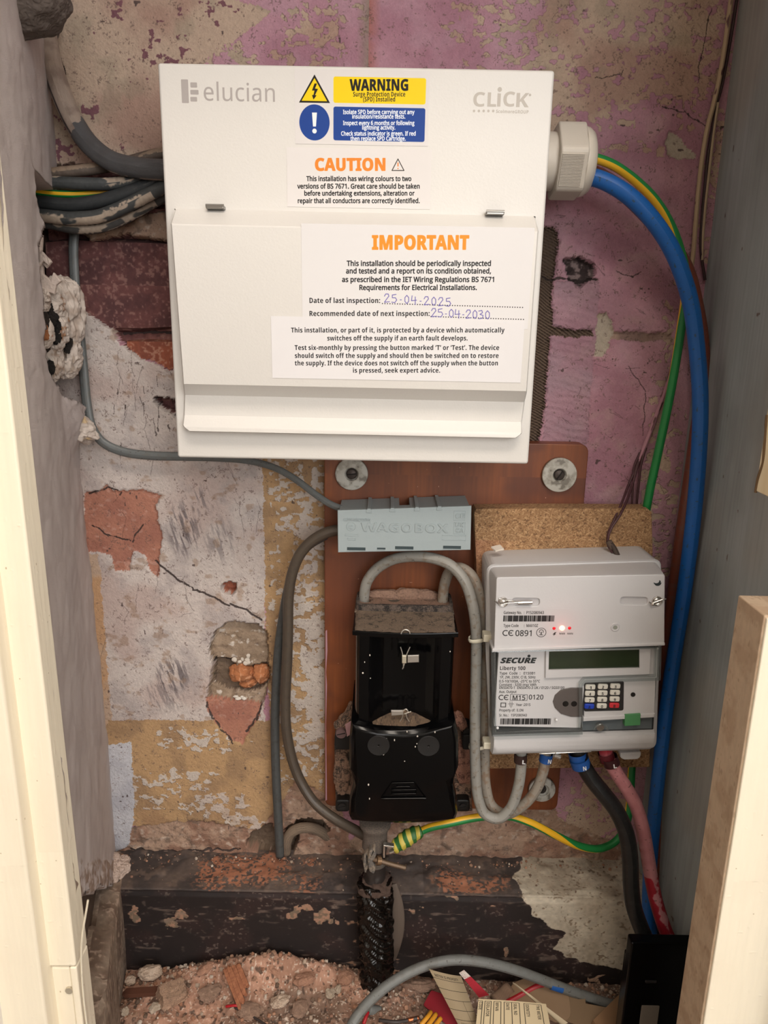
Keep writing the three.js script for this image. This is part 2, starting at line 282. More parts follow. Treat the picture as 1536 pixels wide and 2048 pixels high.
// where the flaking paint has come away: [px, py, radius x, radius y, weight]
const flakes = (list) => { const L = list.map(([x, y, a, b, w]) => { const p = at(x, y, 0); return [p.x, p.y, a / 2100, b / 2100, w]; }); return (x, y) => { let s = 0; for (const [cx, cy, a, b, w] of L) { const q = ((x - cx) / a) ** 2 + ((y - cy) / b) ** 2; if (q < 1) s += w * (1 - q); } return s; }; };
const purpleLoss = flakes([[1175, 40, 105, 110, 0.85], [1190, 130, 110, 90, 0.75], [1270, 80, 60, 120, 0.65], [1385, 60, 70, 170, 0.8], [1010, 50, 120, 80, 0.42], [1130, 170, 90, 90, 0.7], [1110, 230, 45, 60, 0.85], [1310, 160, 75, 50, 0.65], [1230, 240, 60, 22, 0.42], [1290, 300, 90, 16, 0.6],
  [600, 100, 90, 50, 0.38], [440, 120, 70, 60, 0.5], [1310, 900, 25, 330, 0.36], [1330, 1000, 40, 220, 0.38], [1200, 1600, 90, 90, 0.75], [1180, 1650, 120, 60, 0.6], [1440, 300, 40, 200, 0.3], [650, 30, 90, 60, 0.3]]);
const beigeSpots = flakes([[235, 20, 22, 26, 0.9], [430, 15, 80, 40, 0.55], [330, 90, 170, 90, 0.28], [180, 220, 26, 30, 0.8], [120, 270, 60, 50, 0.55], [200, 330, 130, 50, 0.5], [330, 130, 60, 40, 0.4]]);
const ochreLoss = flakes([[600, 1300, 75, 420, 0.62], [570, 960, 40, 90, 0.6], [625, 1000, 40, 160, 0.5], [640, 1380, 40, 250, 0.55], [400, 1480, 120, 40, 0.5], [370, 1560, 90, 35, 0.62], [430, 1610, 110, 40, 0.62], [300, 1580, 60, 60, 0.4], [480, 1650, 60, 40, 0.7]]);
const soot = flakes([[368, 1060, 40, 70, 0.8], [400, 1000, 40, 40, 0.5], [345, 1350, 45, 45, 0.9], [330, 1390, 60, 50, 0.4], [440, 1080, 40, 60, 0.4]]);
const duskUp = flakes([[1260, 480, 200, 70, 0.55], [1240, 700, 140, 200, 0.45], [1230, 950, 150, 180, 0.45], [1330, 240, 110, 120, 0.35]]);
// hairline cracks
const CRACK = new Uint8Array(TW * TH);
function crack(pts, width, seed, depth = 255) {
  const r = rng(seed), q = pts.map((p) => wallPt(...p));
  for (let i = 0; i + 1 < q.length; i++) { const [ax, ay] = q[i], [bx, by] = q[i + 1], n = Math.ceil(Math.hypot(bx - ax, by - ay)); for (let k = 0; k < n; k++) { const t = k / n, x = lerp(ax, bx, t) + 7 * (fbm(k * 0.06 + i * 9, seed, 5, 3) - 0.5), y = lerp(ay, by, t) + 9 * (fbm(k * 0.06 + i * 7, seed, 8, 3) - 0.5), w = width * (0.5 + 0.9 * vn(k * 0.11, seed, 3)); for (let dy = -Math.ceil(w); dy <= w; dy++) for (let dx = -Math.ceil(w); dx <= w; dx++) if (dx * dx + dy * dy <= w * w) { const X = Math.round(x + dx), Y = Math.round(y + dy); if (X >= 0 && Y >= 0 && X < TW && Y < TH) CRACK[Y * TW + X] = depth; } } }
}
crack([[175, 992], [215, 975], [240, 985], [235, 990]], 1.2, 1); crack([[310, 1125], [330, 1140], [385, 1180], [435, 1200], [460, 1210], [490, 1220], [525, 1240]], 1.5, 2); crack([[182, 1050], [215, 1072], [262, 1085], [285, 1050]], 1.2, 3);
crack([[412, 1405], [420, 1430], [440, 1458], [465, 1488]], 1.6, 4); crack([[522, 1410], [510, 1440], [490, 1465]], 1.8, 5); crack([[428, 1325], [458, 1326]], 2, 6);
crack([[1325, 215], [1370, 225], [1410, 252]], 1, 7); crack([[1190, 155], [1240, 148], [1245, 135]], 0.7, 8); crack([[1255, 735], [1290, 785], [1285, 870]], 0.7, 9); crack([[1420, 20], [1405, 90], [1395, 160]], 0.8, 10); crack([[85, 20], [100, 60], [130, 150]], 2.2, 11);
crack([[262, 1700], [300, 1705], [420, 1702], [480, 1700]], 2.2, 12); crack([[345, 668], [300, 667], [236, 668]], 2.4, 13); crack([[1230, 540], [1265, 555], [1280, 545]], 0.8, 14); crack([[1085, 556], [1150, 562], [1195, 560]], 1.6, 15);
for (let i = 0; i < 26; i++) { const r = rng(50 + i); const x = 190 + r() * 330, y = 700 + r() * 700; crack([[x, y], [x + (r() - 0.4) * 30, y + r() * 40], [x + (r() - 0.4) * 40, y + 30 + r() * 45]], 0.35, 60 + i, 110); }
for (let i = 0; i < 34; i++) { const r = rng(150 + i); const x = 1110 + r() * 240, y = 430 + r() * 560; crack([[x, y], [x + (r() - 0.5) * 26, y + (r() - 0.5) * 26], [x + (r() - 0.5) * 40, y + (r() - 0.5) * 40]], 0.4, 160 + i, 120); }
for (let i = 0; i < 14; i++) { const r = rng(250 + i); const x = 200 + r() * 150, y = 720 + r() * 190; crack([[x, y], [x + (r() - 0.5) * 10, y + 10 + r() * 25]], 0.9, 260 + i, 190); }
const HEIGHT = [0, 0.0002, 0, -0.0022, 0.0004, -0.0045, -0.014, -0.0004, -0.0012, -0.017, -0.0022, -0.0016, -0.011, 0.0002, -0.003, -0.0095, -0.014];
const paintC = { purple: [194, 148, 161], beige: [196, 172, 152], white: [203, 192, 186], ochre: [184, 150, 110], tan: [190, 152, 116], pink: [176, 122, 102], bluewhite: [200, 200, 206], glue: [92, 74, 62], brick: [122, 78, 72], dirty: [170, 142, 122], mud: [150, 130, 110] };
function wallSample(x, y) {                                           // x, y in metres -> material id after the ragged edges are added
  const e = 0.0042, f = 0.0016, wx = x + e * (fbm(x * 130, y * 130, 1, 3) - 0.5) + f * (vn(x * 1100, y * 1100, 4) - 0.5), wy = y + e * (fbm(x * 130 + 40, y * 130, 2, 3) - 0.5) + f * (vn(x * 1100, y * 1100 + 60, 5) - 0.5);
  return ID[clamp(Math.round((wy - WY0) * TS), 0, TH - 1) * TW + clamp(Math.round((wx - WX0) * TS), 0, TW - 1)];
}
const wallBumpData = new Uint8Array(TW * TH * 4);
const wallMap = pixelTex(TW, TH, (u, v, i, j) => {
  const x = WX0 + u * (WX1 - WX0), y = WY0 + v * (WY1 - WY0), id = wallSample(x, y), n1 = fbm(x * 45, y * 45, 21, 4), n2 = fbm(x * 420, y * 420, 22, 3), g = vn(x * 1700, y * 1700, 23), fl = fbm(x * 160, y * 200, 24, 4), blot = fbm(x * 22, y * 22, 25, 3);
  let c, h = 0.5 + 0.22 * (n2 - 0.5) + 0.10 * (g - 0.5);
  const beigeC = mix(mix(paintC.beige, [178, 146, 130], smooth(0.4, 0.7, blot)), [150, 140, 120], 0.35 * smooth(0.55, 0.8, n1));
  const whiteC = mix(mix(paintC.white, [190, 172, 165], smooth(0.45, 0.75, blot)), [168, 158, 156], 0.6 * smooth(0.5, 0.75, n1));
  if (id === PURPLE || id === BLOCK) {
    const d = id === BLOCK ? 0 : purpleLoss(x, y), lost = d > 0 && fl > 0.72 - 0.55 * d && fl > 0.36;
    if (lost) { c = beigeC; h -= 0.16; }
    else { c = mix(paintC.purple, [174, 126, 141], smooth(0.35, 0.7, blot)); c = mix(c, [192, 154, 166], smooth(0.5, 0.8, n1) * 0.5); c = mix(c, [192, 160, 158], duskUp(x, y) * smooth(0.5, 0.85, fbm(x * 70, y * 70, 31, 4)) * 1.2); h += 0.06; }
    if (id === BLOCK) { const sw = Math.sin((y * 900 + 9 * fbm(x * 40, y * 40, 33, 2) + 260 * x)); c = mix(c, [150, 132, 142], 0.28 + 0.2 * smooth(0.4, 0.9, n1)); h += 0.07 * sw; }
    if (id === PURPLE) { const X = at(738, 60, 0).x; const s = Math.abs(x - X) * 2100; if (s < 22 && y > 0.88) c = mix(c, x < X ? [150, 135, 120] : [176, 112, 104], (1 - s / 22) * smooth(0.25, 0.6, n1) * 0.9); }
  } else if (id === BEIGE) {
    const d = beigeSpots(x, y); c = beigeC; if (d > 0 && fl > 0.86 - 0.4 * d) { c = [126, 84, 92]; h += 0.1; }
  } else if (id === WHITE) {
    c = whiteC; const d = soot(x, y); if (d > 0) { const st = fbm(x * 520 + y * 160, y * 60 - x * 90, 41, 3); c = mix(c, [108, 100, 102], clamp(d * 1.5) * smooth(0.46, 0.66, st) * 0.85); }
    c = mix(c, [150, 122, 100], smooth(0.66, 0.8, fbm(x * 90, y * 120, 42, 3)) * 0.45);
  } else if (id === OCHRE) {
    const d = ochreLoss(x, y), lost = d > 0 && fl > 0.74 - 0.48 * d; c = mix(paintC.ochre, [160, 130, 98], smooth(0.4, 0.7, n1)); if (lost) { c = mix(whiteC, [196, 184, 170], 0.5); h += 0.16; }
    c = mix(c, [150, 116, 88], 0.7 * smooth(0.5, 0.75, fbm(x * 60, y * 60, 43, 3)) * smooth(0.19, 0.14, y));
  } else if (id === TAN) c = mix(paintC.tan, [184, 160, 140], smooth(0.4, 0.7, n1));
  else if (id === PINK) { c = mix(paintC.pink, [160, 108, 92], smooth(0.4, 0.75, n1)); c = mix(c, [196, 160, 146], smooth(0.62, 0.8, fl) * 0.5); }
  else if (id === BLUEWHITE) c = mix(paintC.bluewhite, [184, 184, 192], smooth(0.4, 0.7, n1));
  else if (id === GLUE) { const sw = Math.sin(x * 1300 + y * 2300 + 10 * fbm(x * 60, y * 60, 44, 2)); c = mix(paintC.glue, [116, 98, 82], 0.5 + 0.4 * sw * smooth(0.3, 0.6, blot)); h += 0.28 * sw; }
  else if (id === BRICK) { c = mix(mix(paintC.brick, [104, 66, 66], smooth(0.35, 0.6, n1)), [156, 120, 108], smooth(0.55, 0.75, fl) * 0.5); h += 0.3 * (n1 - 0.5); }
  else if (id === DIRTY) { c = mix(mix(paintC.dirty, [146, 112, 94], smooth(0.4, 0.65, n1)), [196, 180, 166], smooth(0.6, 0.8, fl) * 0.7); c = mix(c, [112, 94, 82], smooth(0.58, 0.78, fbm(x * 110, y * 110, 45, 3)) * 0.7); h += 0.3 * (fl - 0.5); }
  else if (id === HOLE) { c = mix([96, 80, 66], [130, 110, 92], n1); h += 0.4 * (fl - 0.5); }
  else if (id === FILLER) { c = mix([186, 174, 158], [150, 130, 104], smooth(0.45, 0.7, n1)); h += 0.25 * (fl - 0.5); }
  else if (id === NEST) { c = mix([64, 52, 52], [150, 132, 130], smooth(0.5, 0.7, fl)); h += 0.6 * (fl - 0.5); }
  else if (id === JOINT) { c = mix([178, 152, 136], [150, 124, 116], smooth(0.4, 0.7, n1)); h += 0.2 * (fl - 0.5); }
  else if (id === MUD) { c = mix(paintC.mud, [172, 152, 132], smooth(0.4, 0.7, n1)); c = mix(c, [206, 196, 186], smooth(0.68, 0.8, fl)); h += 0.3 * (n1 - 0.5); }
  else c = [176, 108, 84];
  const speck = vn(x * 330, y * 330, 51) * vn(x * 90, y * 90, 52); if (speck > 0.80 && id !== HOLE) c = mix(c, [70, 56, 54], 0.75);
  const grain = vn(x * 1100, y * 1100, 53) * vn(x * 260, y * 260, 54); if (grain > 0.56) c = mix(c, [96, 78, 72], 0.45);
  const k = CRACK[j * TW + i]; if (k) { c = mix(c, [58, 48, 46], k / 255 * 0.85); h -= 0.3 * k / 255; }
  c = mul(c, 0.94 + 0.12 * g * 0.5 + 0.08 * (n2 - 0.5));
  const o = (j * TW + i) * 4; wallBumpData[o] = wallBumpData[o + 1] = wallBumpData[o + 2] = clamp(h) * 255; wallBumpData[o + 3] = 255;
  return c;
});
const wallBump = new THREE.DataTexture(wallBumpData, TW, TH); wallBump.magFilter = THREE.LinearFilter; wallBump.needsUpdate = true;
const wallMat = new THREE.MeshStandardMaterial({ map: wallMap, bumpMap: wallBump, bumpScale: 0.003, roughness: 0.88 });
const wallBack = structGroup('wall_back');
{
  const nx = 400, ny = 612, pos = [], uv = [], idx = [];
  for (let j = 0; j <= ny; j++) for (let i = 0; i <= nx; i++) {
    const u = i / nx, v = j / ny, x = WX0 + u * (WX1 - WX0), y = WY0 + v * (WY1 - WY0), id = wallSample(x, y); let z = HEIGHT[id] + 0.0016 * (fbm(x * 26, y * 26, 61, 3) - 0.5);
    if ([BRICK, HOLE, NEST, MUD, DIRTY].includes(id)) z += 0.005 * (fbm(x * 150, y * 150, 62, 3) - 0.5);
    if (id === GLUE) z += 0.0012 * Math.sin(x * 1300 + y * 2300 + 10 * fbm(x * 60, y * 60, 44, 2));
    pos.push(x, y, z); uv.push(u, v);
  }
  for (let j = 0; j < ny; j++) for (let i = 0; i < nx; i++) { const a = j * (nx + 1) + i, b = a + nx + 1; idx.push(a, a + 1, b + 1, a, b + 1, b); }
  put('plaster', geom(pos, idx, uv), wallMat, wallBack);
  put('masonry', new THREE.BoxGeometry(0.9, 1.5, 0.1).translate(0, 0.7, -0.085), M(0x8a7264, 0.95), wallBack);
  // the upper part of the wall, out of the picture
  put('plaster_above', new THREE.BoxGeometry(0.627, 0.26, 0.03).translate((WX0 + WX1) / 2, 1.15, -0.015), M(0xa4748c, 0.9), wallBack);
  // bare bricks where the plaster has fallen away
  const brickTex = (a, b, c, seed) => pixelTex(192, 192, (u, v) => { const n = fbm(u * 7, v * 7, seed, 4), m = fbm(u * 40, v * 40, seed + 3, 3); return mul(mix(mix(hex(a), hex(b), smooth(0.35, 0.65, n)), hex(c), smooth(0.55, 0.72, m) * 0.7), 0.9 + 0.2 * m); });
  const brickMat = (a, b, c, seed) => { const t = brickTex(a, b, c, seed); t.repeat.set(9, 9); return new THREE.MeshStandardMaterial({ map: t, bumpMap: t, bumpScale: 0.0012, roughness: 0.95 }); };
  const plum = brickMat(0x6e4644, 0x5a3a3a, 0x8c6a62, 71), red = brickMat(0x96553f, 0x824a3a, 0xac8470, 75), orange = brickMat(0xb4744c, 0x96603e, 0xc79a7c, 79);
  const bricks = [[[95, 482, 345, 655], plum, 0.017, 1], [[-60, 336, 130, 400], plum, 0.014, 2], [[140, 340, 352, 405], plum, 0.013, 3], [[252, 684, 420, 792], red, 0.016, 4], [[360, 482, 560, 655], plum, 0.016, 6]];
  for (const [[l, t, r, b], m, d, seed] of bricks) { const A = at(l, b, 0), B = at(r, t, 0), g = fragment(B.x - A.x, B.y - A.y, d, seed, 0.05); g.translate((A.x + B.x) / 2, (A.y + B.y) / 2, -0.0145); put('brick', g, m, wallBack); }
  const piece = (l, t, r, b, seed, d, z, turn, m) => { const A = at(l, b, 0), B = at(r, t, 0), g = lump((B.x - A.x) * 0.52, (B.y - A.y) * 0.52, d * 0.55, seed, 0.34, 1.7, 9, [], true); g.rotateZ(turn); g.translate((A.x + B.x) / 2, (A.y + B.y) / 2, z); put('brick', g, m, wallBack); };
  piece(455, 1338, 504, 1371, 11, 0.02, -0.013, 0.05, orange); piece(500, 1340, 538, 1374, 12, 0.02, -0.013, -0.12, orange); piece(476, 1366, 512, 1385, 13, 0.012, -0.014, 0.3, orange);
  put('mortar_crumb', (() => { const A = at(490, 1318, -0.008); return join([0, 1, 2, 3, 4, 5, 6].map((k) => lump(0.003, 0.0022, 0.002, 90 + k, 0.4, 2, 2, [], true).scale(0.5 + 0.7 * h2(k, 1, 3), 0.5 + 0.7 * h2(k, 2, 3), 0.7).translate(A.x + (h2(k, 3, 3) - 0.5) * 0.03, A.y + 0.010 * (h2(k, 4, 3) - 0.5), A.z))); })(), M(0xd2c8bc, 0.95), wallBack);
  put('mortar_crumb', (() => { const A = at(484, 1396, -0.004); return join([0, 1, 2, 3, 4].map((k) => lump(0.003, 0.002, 0.002, 100 + k, 0.4, 2, 2, [], true).scale(0.5 + 0.7 * h2(k, 5, 3), 0.5 + 0.6 * h2(k, 6, 3), 0.7).translate(A.x + (h2(k, 7, 3) - 0.5) * 0.02, A.y + 0.004 * (h2(k, 8, 3) - 0.5), A.z))); })(), M(0xddd6cc, 0.95), wallBack);
}

// ---------------------------------------------------------------- left return wall, right panel, door frame, skirting, cupboard floor
const yL = (py, px = 120, x = -0.285) => onSide(px, py, x).y;
const stipple = pixelTex(512, 512, (u, v) => { const a = vn(u * 120, v * 150, 3), b = vn(u * 260, v * 230, 4), c = fbm(u * 30, v * 30, 5, 3); return 0.25 + 0.4 * smooth(0.35, 0.7, a) + 0.2 * b + 0.2 * c; }, true); stipple.repeat.set(5, 5);
const wallLeft = structGroup('wall_left');
const leftPaint = new THREE.MeshStandardMaterial({ vertexColors: true, roughness: 0.82, bumpMap: stipple, bumpScale: 0.0011 });
{
  const face = (px, py) => { const d = sight(px, py), t = (-0.2965 + 0.285 * camera.position.z) / (d.x - 0.285 * d.z); return [camera.position.y + t * d.y, camera.position.z + t * d.z]; };   // [y, z] on the splayed face
  // how far the plaster is broken back from the corner, by height
  const brk = [[66, 337], [70, 352], [74, 385], [83, 425], [90, 455], [86, 472], [80, 500], [82, 540], [86, 580], [92, 640], [96, 700], [106, 750], [128, 790], [156, 825], [172, 850]].map((p) => face(...p));
  const broken = (y) => { if (y > brk[0][0] || y < brk.at(-1)[0]) return 0; for (let i = 0; i + 1 < brk.length; i++) if (y >= brk[i + 1][0]) return lerp(brk[i + 1][1], brk[i][1], (y - brk[i + 1][0]) / (brk[i][0] - brk[i + 1][0])); return 0; };
  const bf0 = face(222, 1768), bf1 = face(160, 1795), footY = (z) => lerp(bf0[0], bf1[0], (z - bf0[1]) / (bf1[1] - bf0[1])), yBrick = bf0[0], crumb0 = face(226, 1700);
  const ns = 96, ny = 620, y0 = -0.01, y1 = 1.25, pos = [], uv = [], idx = [], col = [];
  for (let j = 0; j <= ny; j++) for (let i = 0; i <= ns; i++) {
    const y = lerp(y0, y1, j / ny), s = i / ns, z = 0.262 * s * s * 0.55 + 0.262 * s * 0.45; let x = -0.2965 + 0.285 * z;
    const n = fbm(z * 40, y * 40, 201, 3), m = fbm(z * 140, y * 140, 202, 3);
    x += 0.0035 * (n - 0.5) + 0.0012 * (m - 0.5); x += 0.0025 * Math.sin(y * 7.3);
    let c = mix([238, 226, 223], [228, 215, 212], smooth(0.4, 0.7, n));
    // the corner broken away round the cables and the old filler
    const zb = broken(y) + 0.006 * (fbm(y * 90, 3, 203, 3) - 0.5); if (zb > 0.004 && z < zb + 0.003) { const k = 1 - smooth(zb, zb + 0.003, z); x -= 0.034 * k; x += 0.008 * k * (fbm(z * 90, y * 90, 204, 3) - 0.5); c = mix(c, mix([128, 104, 94], [104, 78, 72], m), k); } else if (zb > 0.004 && z < zb + 0.02) x += 0.003 * (1 - smooth(zb, zb + 0.02, z)) * m;
    // plaster bulge under the filler
    const yb = yL(812, 150), q = ((y - yb) / 0.045) ** 2 + ((z - 0.03) / 0.06) ** 2; if (q < 1) x += 0.012 * (1 - q) * (0.7 + 0.6 * m);
    // plaster broken off at the foot
    const ragged = footY(z) + 0.012 * (fbm(z * 50, 1, 205, 3) - 0.5); if (y < ragged) { x -= 0.016; c = [112, 92, 78]; } else if (y < ragged + 0.03) { x += 0.004 * (fbm(z * 120, y * 160, 206, 2) - 0.3); c = mix(c, [186, 160, 144], smooth(0.45, 0.6, m)); }
    
    pos.push(x, y, z - 0.002); uv.push(z * 8, y * 8); const L = new THREE.Color().setRGB(c[0] / 255, c[1] / 255, c[2] / 255, THREE.SRGBColorSpace); col.push(L.r, L.g, L.b);
  }
  for (let j = 0; j < ny; j++) for (let i = 0; i < ns; i++) { const a = j * (ns + 1) + i, b = a + ns + 1; idx.push(a, b + 1, a + 1, a, b, b + 1); }
  const g = geom(pos, idx, uv); g.setAttribute('color', new THREE.Float32BufferAttribute(col, 3));
  put('plaster', g, leftPaint, wallLeft);
  put('masonry', new THREE.BoxGeometry(0.08, 1.3, 0.27).translate(-0.385, 0.62, 0.09), M(0x7c6a60, 0.95), wallLeft);
  // bare masonry at the foot
  const stoneT = pixelTex(256, 256, (u, v) => { const n = fbm(u * 6, v * 6, 211, 4), m = fbm(u * 34, v * 34, 212, 3); return mul(mix(mix([150, 132, 116], [118, 98, 84], smooth(0.35, 0.65, n)), [178, 158, 142], smooth(0.55, 0.75, m) * 0.6), 0.86 + 0.28 * m); }); stoneT.repeat.set(7, 7);
  const stone = new THREE.MeshStandardMaterial({ map: stoneT, bumpMap: stoneT, bumpScale: 0.0022, roughness: 0.95 });
  let g1 = fragment(0.034, yBrick + 0.012, 0.13, 215, 0.08); g1.rotateY(0.22); g1.translate(-0.285, (yBrick - 0.004) / 2, 0.066); put('stone', g1, stone, wallLeft);
  g1 = fragment(0.034, yBrick + 0.05, 0.13, 216, 0.08); g1.rotateY(0.28); g1.translate(-0.2505, yBrick / 2, 0.192); put('stone', g1, stone, wallLeft);
  // lumps of plaster and old hardened filler on the corner
  const crumbMat = new THREE.MeshStandardMaterial({ color: 0xc6b2a6, roughness: 0.95, bumpMap: stipple, bumpScale: 0.0015 });
  for (const [px, py, z, rx, ry, rz, seed] of [[205, 1722, 0.03, 0.016, 0.009, 0.016, 221], [235, 1740, 0.03, 0.013, 0.011, 0.014, 222], [214, 1752, 0.045, 0.012, 0.01, 0.014, 223], [248, 1720, 0.02, 0.006, 0.005, 0.006, 224], [255, 1745, 0.022, 0.007, 0.008, 0.007, 225]]) { const p = at(px, py, z); put('plaster_lump', lump(rx, ry, rz, seed, 0.4, 2.2, 14, [], true).translate(p.x, p.y, p.z), crumbMat, wallLeft); }
}
{
  const foamC = (seed, inner) => { const f = (g) => { const p = g.attributes.position, col = []; g.computeBoundingSphere(); for (let i = 0; i < p.count; i++) { const n = fbm3(p.getX(i) * 160, p.getY(i) * 160, p.getZ(i) * 160, seed, 3); const c = mix(mix([202, 190, 180], [176, 162, 152], smooth(0.4, 0.65, n)), inner, smooth(0.56, 0.68, n) * 0.9), L = new THREE.Color().setRGB(c[0] / 255, c[1] / 255, c[2] / 255, THREE.SRGBColorSpace); col.push(L.r, L.g, L.b); } g.setAttribute('color', new THREE.Float32BufferAttribute(col, 3)); return g; }; return f; };
  const foamMat = new THREE.MeshStandardMaterial({ vertexColors: true, roughness: 0.8 });
  const A = at(112, 650, 0.03), lumps = [
    // [px, py, z, rx, ry, rz, seed, pits, rust]
    [126, 622, 0.040, 0.018, 0.028, 0.018, 304, [[0.2, 0.5, 1, 0.10, 0.2]], [176, 160, 148]],
    [100, 612, 0.070, 0.012, 0.012, 0.012, 301, [[-0.3, -0.2, 1, 0.26, 0.5], [0.25, 0.45, 1, 0.22, 0.4], [0.4, -0.5, 1, 0.22, 0.5]], [150, 120, 100]],
    [78, 598, 0.090, 0.009, 0.011, 0.009, 307, [[0.3, 0.3, 1, 0.26, 0.5], [-0.4, -0.3, 1, 0.24, 0.5], [0.1, -0.7, 0.8, 0.2, 0.4]], [140, 124, 112]],
    [82, 664, 0.092, 0.009, 0.013, 0.011, 302, [[0.2, 0.75, 0.8, 0.3, 0.5]], [184, 92, 40]],
    [108, 655, 0.064, 0.012, 0.018, 0.014, 303, [[0.1, 0.15, 1, 0.36, 0.7], [0.1, -0.6, 0.9, 0.3, 0.7], [0.0, 0.75, 0.7, 0.24, 0.6]], [150, 110, 80]],
    [95, 630, 0.072, 0.008, 0.009, 0.008, 308, [[0, 0, 1, 0.4, 0.7]], [90, 66, 54]],
    [104, 722, 0.062, 0.009, 0.016, 0.012, 305, [[-0.2, -0.7, 0.8, 0.4, 0.7]], [170, 150, 134]],
    [130, 710, 0.040, 0.014, 0.020, 0.014, 306, [[0.3, 0.0, 1, 0.22, 0.6], [0.6, 0.6, 0.7, 0.24, 0.6], [-0.4, -0.3, 1, 0.14, 0.5]], [186, 168, 150]],
  ];
  for (const [px, py, z, rx, ry, rz, seed, pits, rust] of lumps) { const p = at(px, py, z); put('hardened_filler', foamC(seed, rust)(lump(rx, ry, rz, seed, 0.2, 1.6, 30, pits, false, 0.22)).translate(p.x, p.y, p.z), foamMat, wallLeft); }
  // near-black lumps that paint the shade of its hollows, and a rust-stained one
  for (const [px, py, z, r, seed, col] of [[97, 618, 0.083, 0.0042, 331, 0x1d1815], [88, 640, 0.098, 0.0046, 332, 0x231b16], [103, 636, 0.082, 0.0052, 333, 0x1a1614], [112, 652, 0.076, 0.0046, 334, 0x161312], [111, 672, 0.075, 0.0050, 335, 0x14120f], [84, 664, 0.103, 0.0052, 336, 0x8c5836], [92, 690, 0.086, 0.0040, 337, 0x241c17], [100, 735, 0.073, 0.0046, 338, 0x1c1815], [134, 696, 0.054, 0.0034, 339, 0x1e1916], [140, 684, 0.052, 0.0028, 340, 0x241d18], [70, 588, 0.098, 0.0028, 341, 0x1e1916]]) { const p = at(px, py, z), g = lump(r * 0.9, r * 1.3, r * 0.7, seed, 0.5, 2.6, 10, [], true); put(col > 0x800000 ? 'rusty_filler' : 'hollow_shade', g.translate(p.x, p.y, p.z), M(col, 0.95), wallLeft); }
  // torn flaps of skim coat along the broken corner
  const flap = (pts, z, d) => { const g = slab(outline(pts, z), z - d, z, 0.0008); put('skim_flap', g, new THREE.MeshStandardMaterial({ color: 0xc8b8ae, roughness: 0.85, bumpMap: stipple, bumpScale: 0.0006 }), wallLeft); };
  flap([[60, 470], [84, 470], [82, 505], [98, 518], [102, 524], [92, 536], [84, 528], [86, 548], [100, 560], [106, 545], [122, 562], [112, 570], [108, 588], [96, 584], [84, 575], [64, 580], [48, 540]], 0.088, 0.004);
  flap([[66, 500], [84, 503], [92, 512], [96, 530], [86, 522], [74, 540], [60, 540]], 0.094, 0.003);
  const p1 = at(150, 852, 0.036), lip = lump(0.021, 0.011, 0.014, 311, 0.4, 2, 18, [[-0.1, -0.2, 1, 0.5, 0.35]], false); lip.rotateZ(-0.5); put('hardened_filler', foamC(312, [206, 180, 140])(lip).translate(p1.x, p1.y, p1.z), foamMat, wallLeft);
  const p2 = at(172, 866, 0.022); put('hardened_filler', foamC(313, [190, 176, 166])(lump(0.008, 0.011, 0.009, 313, 0.35, 2, 14)).translate(p2.x, p2.y, p2.z), foamMat, wallLeft);
  // the dark bend of old sheathing in the top left corner
  const dark = new THREE.MeshStandardMaterial({ color: 0x5a504a, roughness: 0.85, bumpMap: stipple, bumpScale: 0.001 });
  const q = at(34, -8, 0.125), bl = lump(0.036, 0.026, 0.03, 321, 0.22, 1.6, 24); put('old_cement_lump', bl.translate(q.x, q.y, q.z), dark, wallLeft);
  const q2 = at(98, 30, 0.014); put('old_cement_lump', lump(0.009, 0.02, 0.012, 322, 0.3, 1.6, 16).translate(q2.x, q2.y, q2.z), dark, wallLeft);
}
// right: grey-painted board
{
  const t = pixelTex(512, 1024, (u, v) => { const g = fbm(u * 150, v * 9, 401, 3), n = fbm(u * 7, v * 14, 402, 4), s = fbm(u * 60, v * 60, 403, 2); let c = mix([160, 167, 168], [146, 152, 151], smooth(0.35, 0.65, n)); c = mix(c, [160, 153, 142], 0.5 * smooth(0.55, 0.75, fbm(u * 5, v * 8, 404, 3))); c = mul(c, 0.93 + 0.12 * g + 0.04 * s); if (vn(u * 60, v * 120, 405) > 0.972) c = mix(c, [90, 72, 62], 0.7); return c; });
  const w = structGroup('wall_right'), m = new THREE.MeshStandardMaterial({ map: t, bumpMap: t, bumpScale: 0.0008, roughness: 0.75 });
  const g = new THREE.BoxGeometry(0.02, 1.26, 0.32); g.translate(0.3005, 0.62, 0.16 - 0.002); const p = g.attributes.position, uv = g.attributes.uv; for (let i = 0; i < p.count; i++) uv.setXY(i, (p.getZ(i) + 0.1) * 2.4, p.getY(i) * 0.8);
  put('painted_board', g, m, w);
}
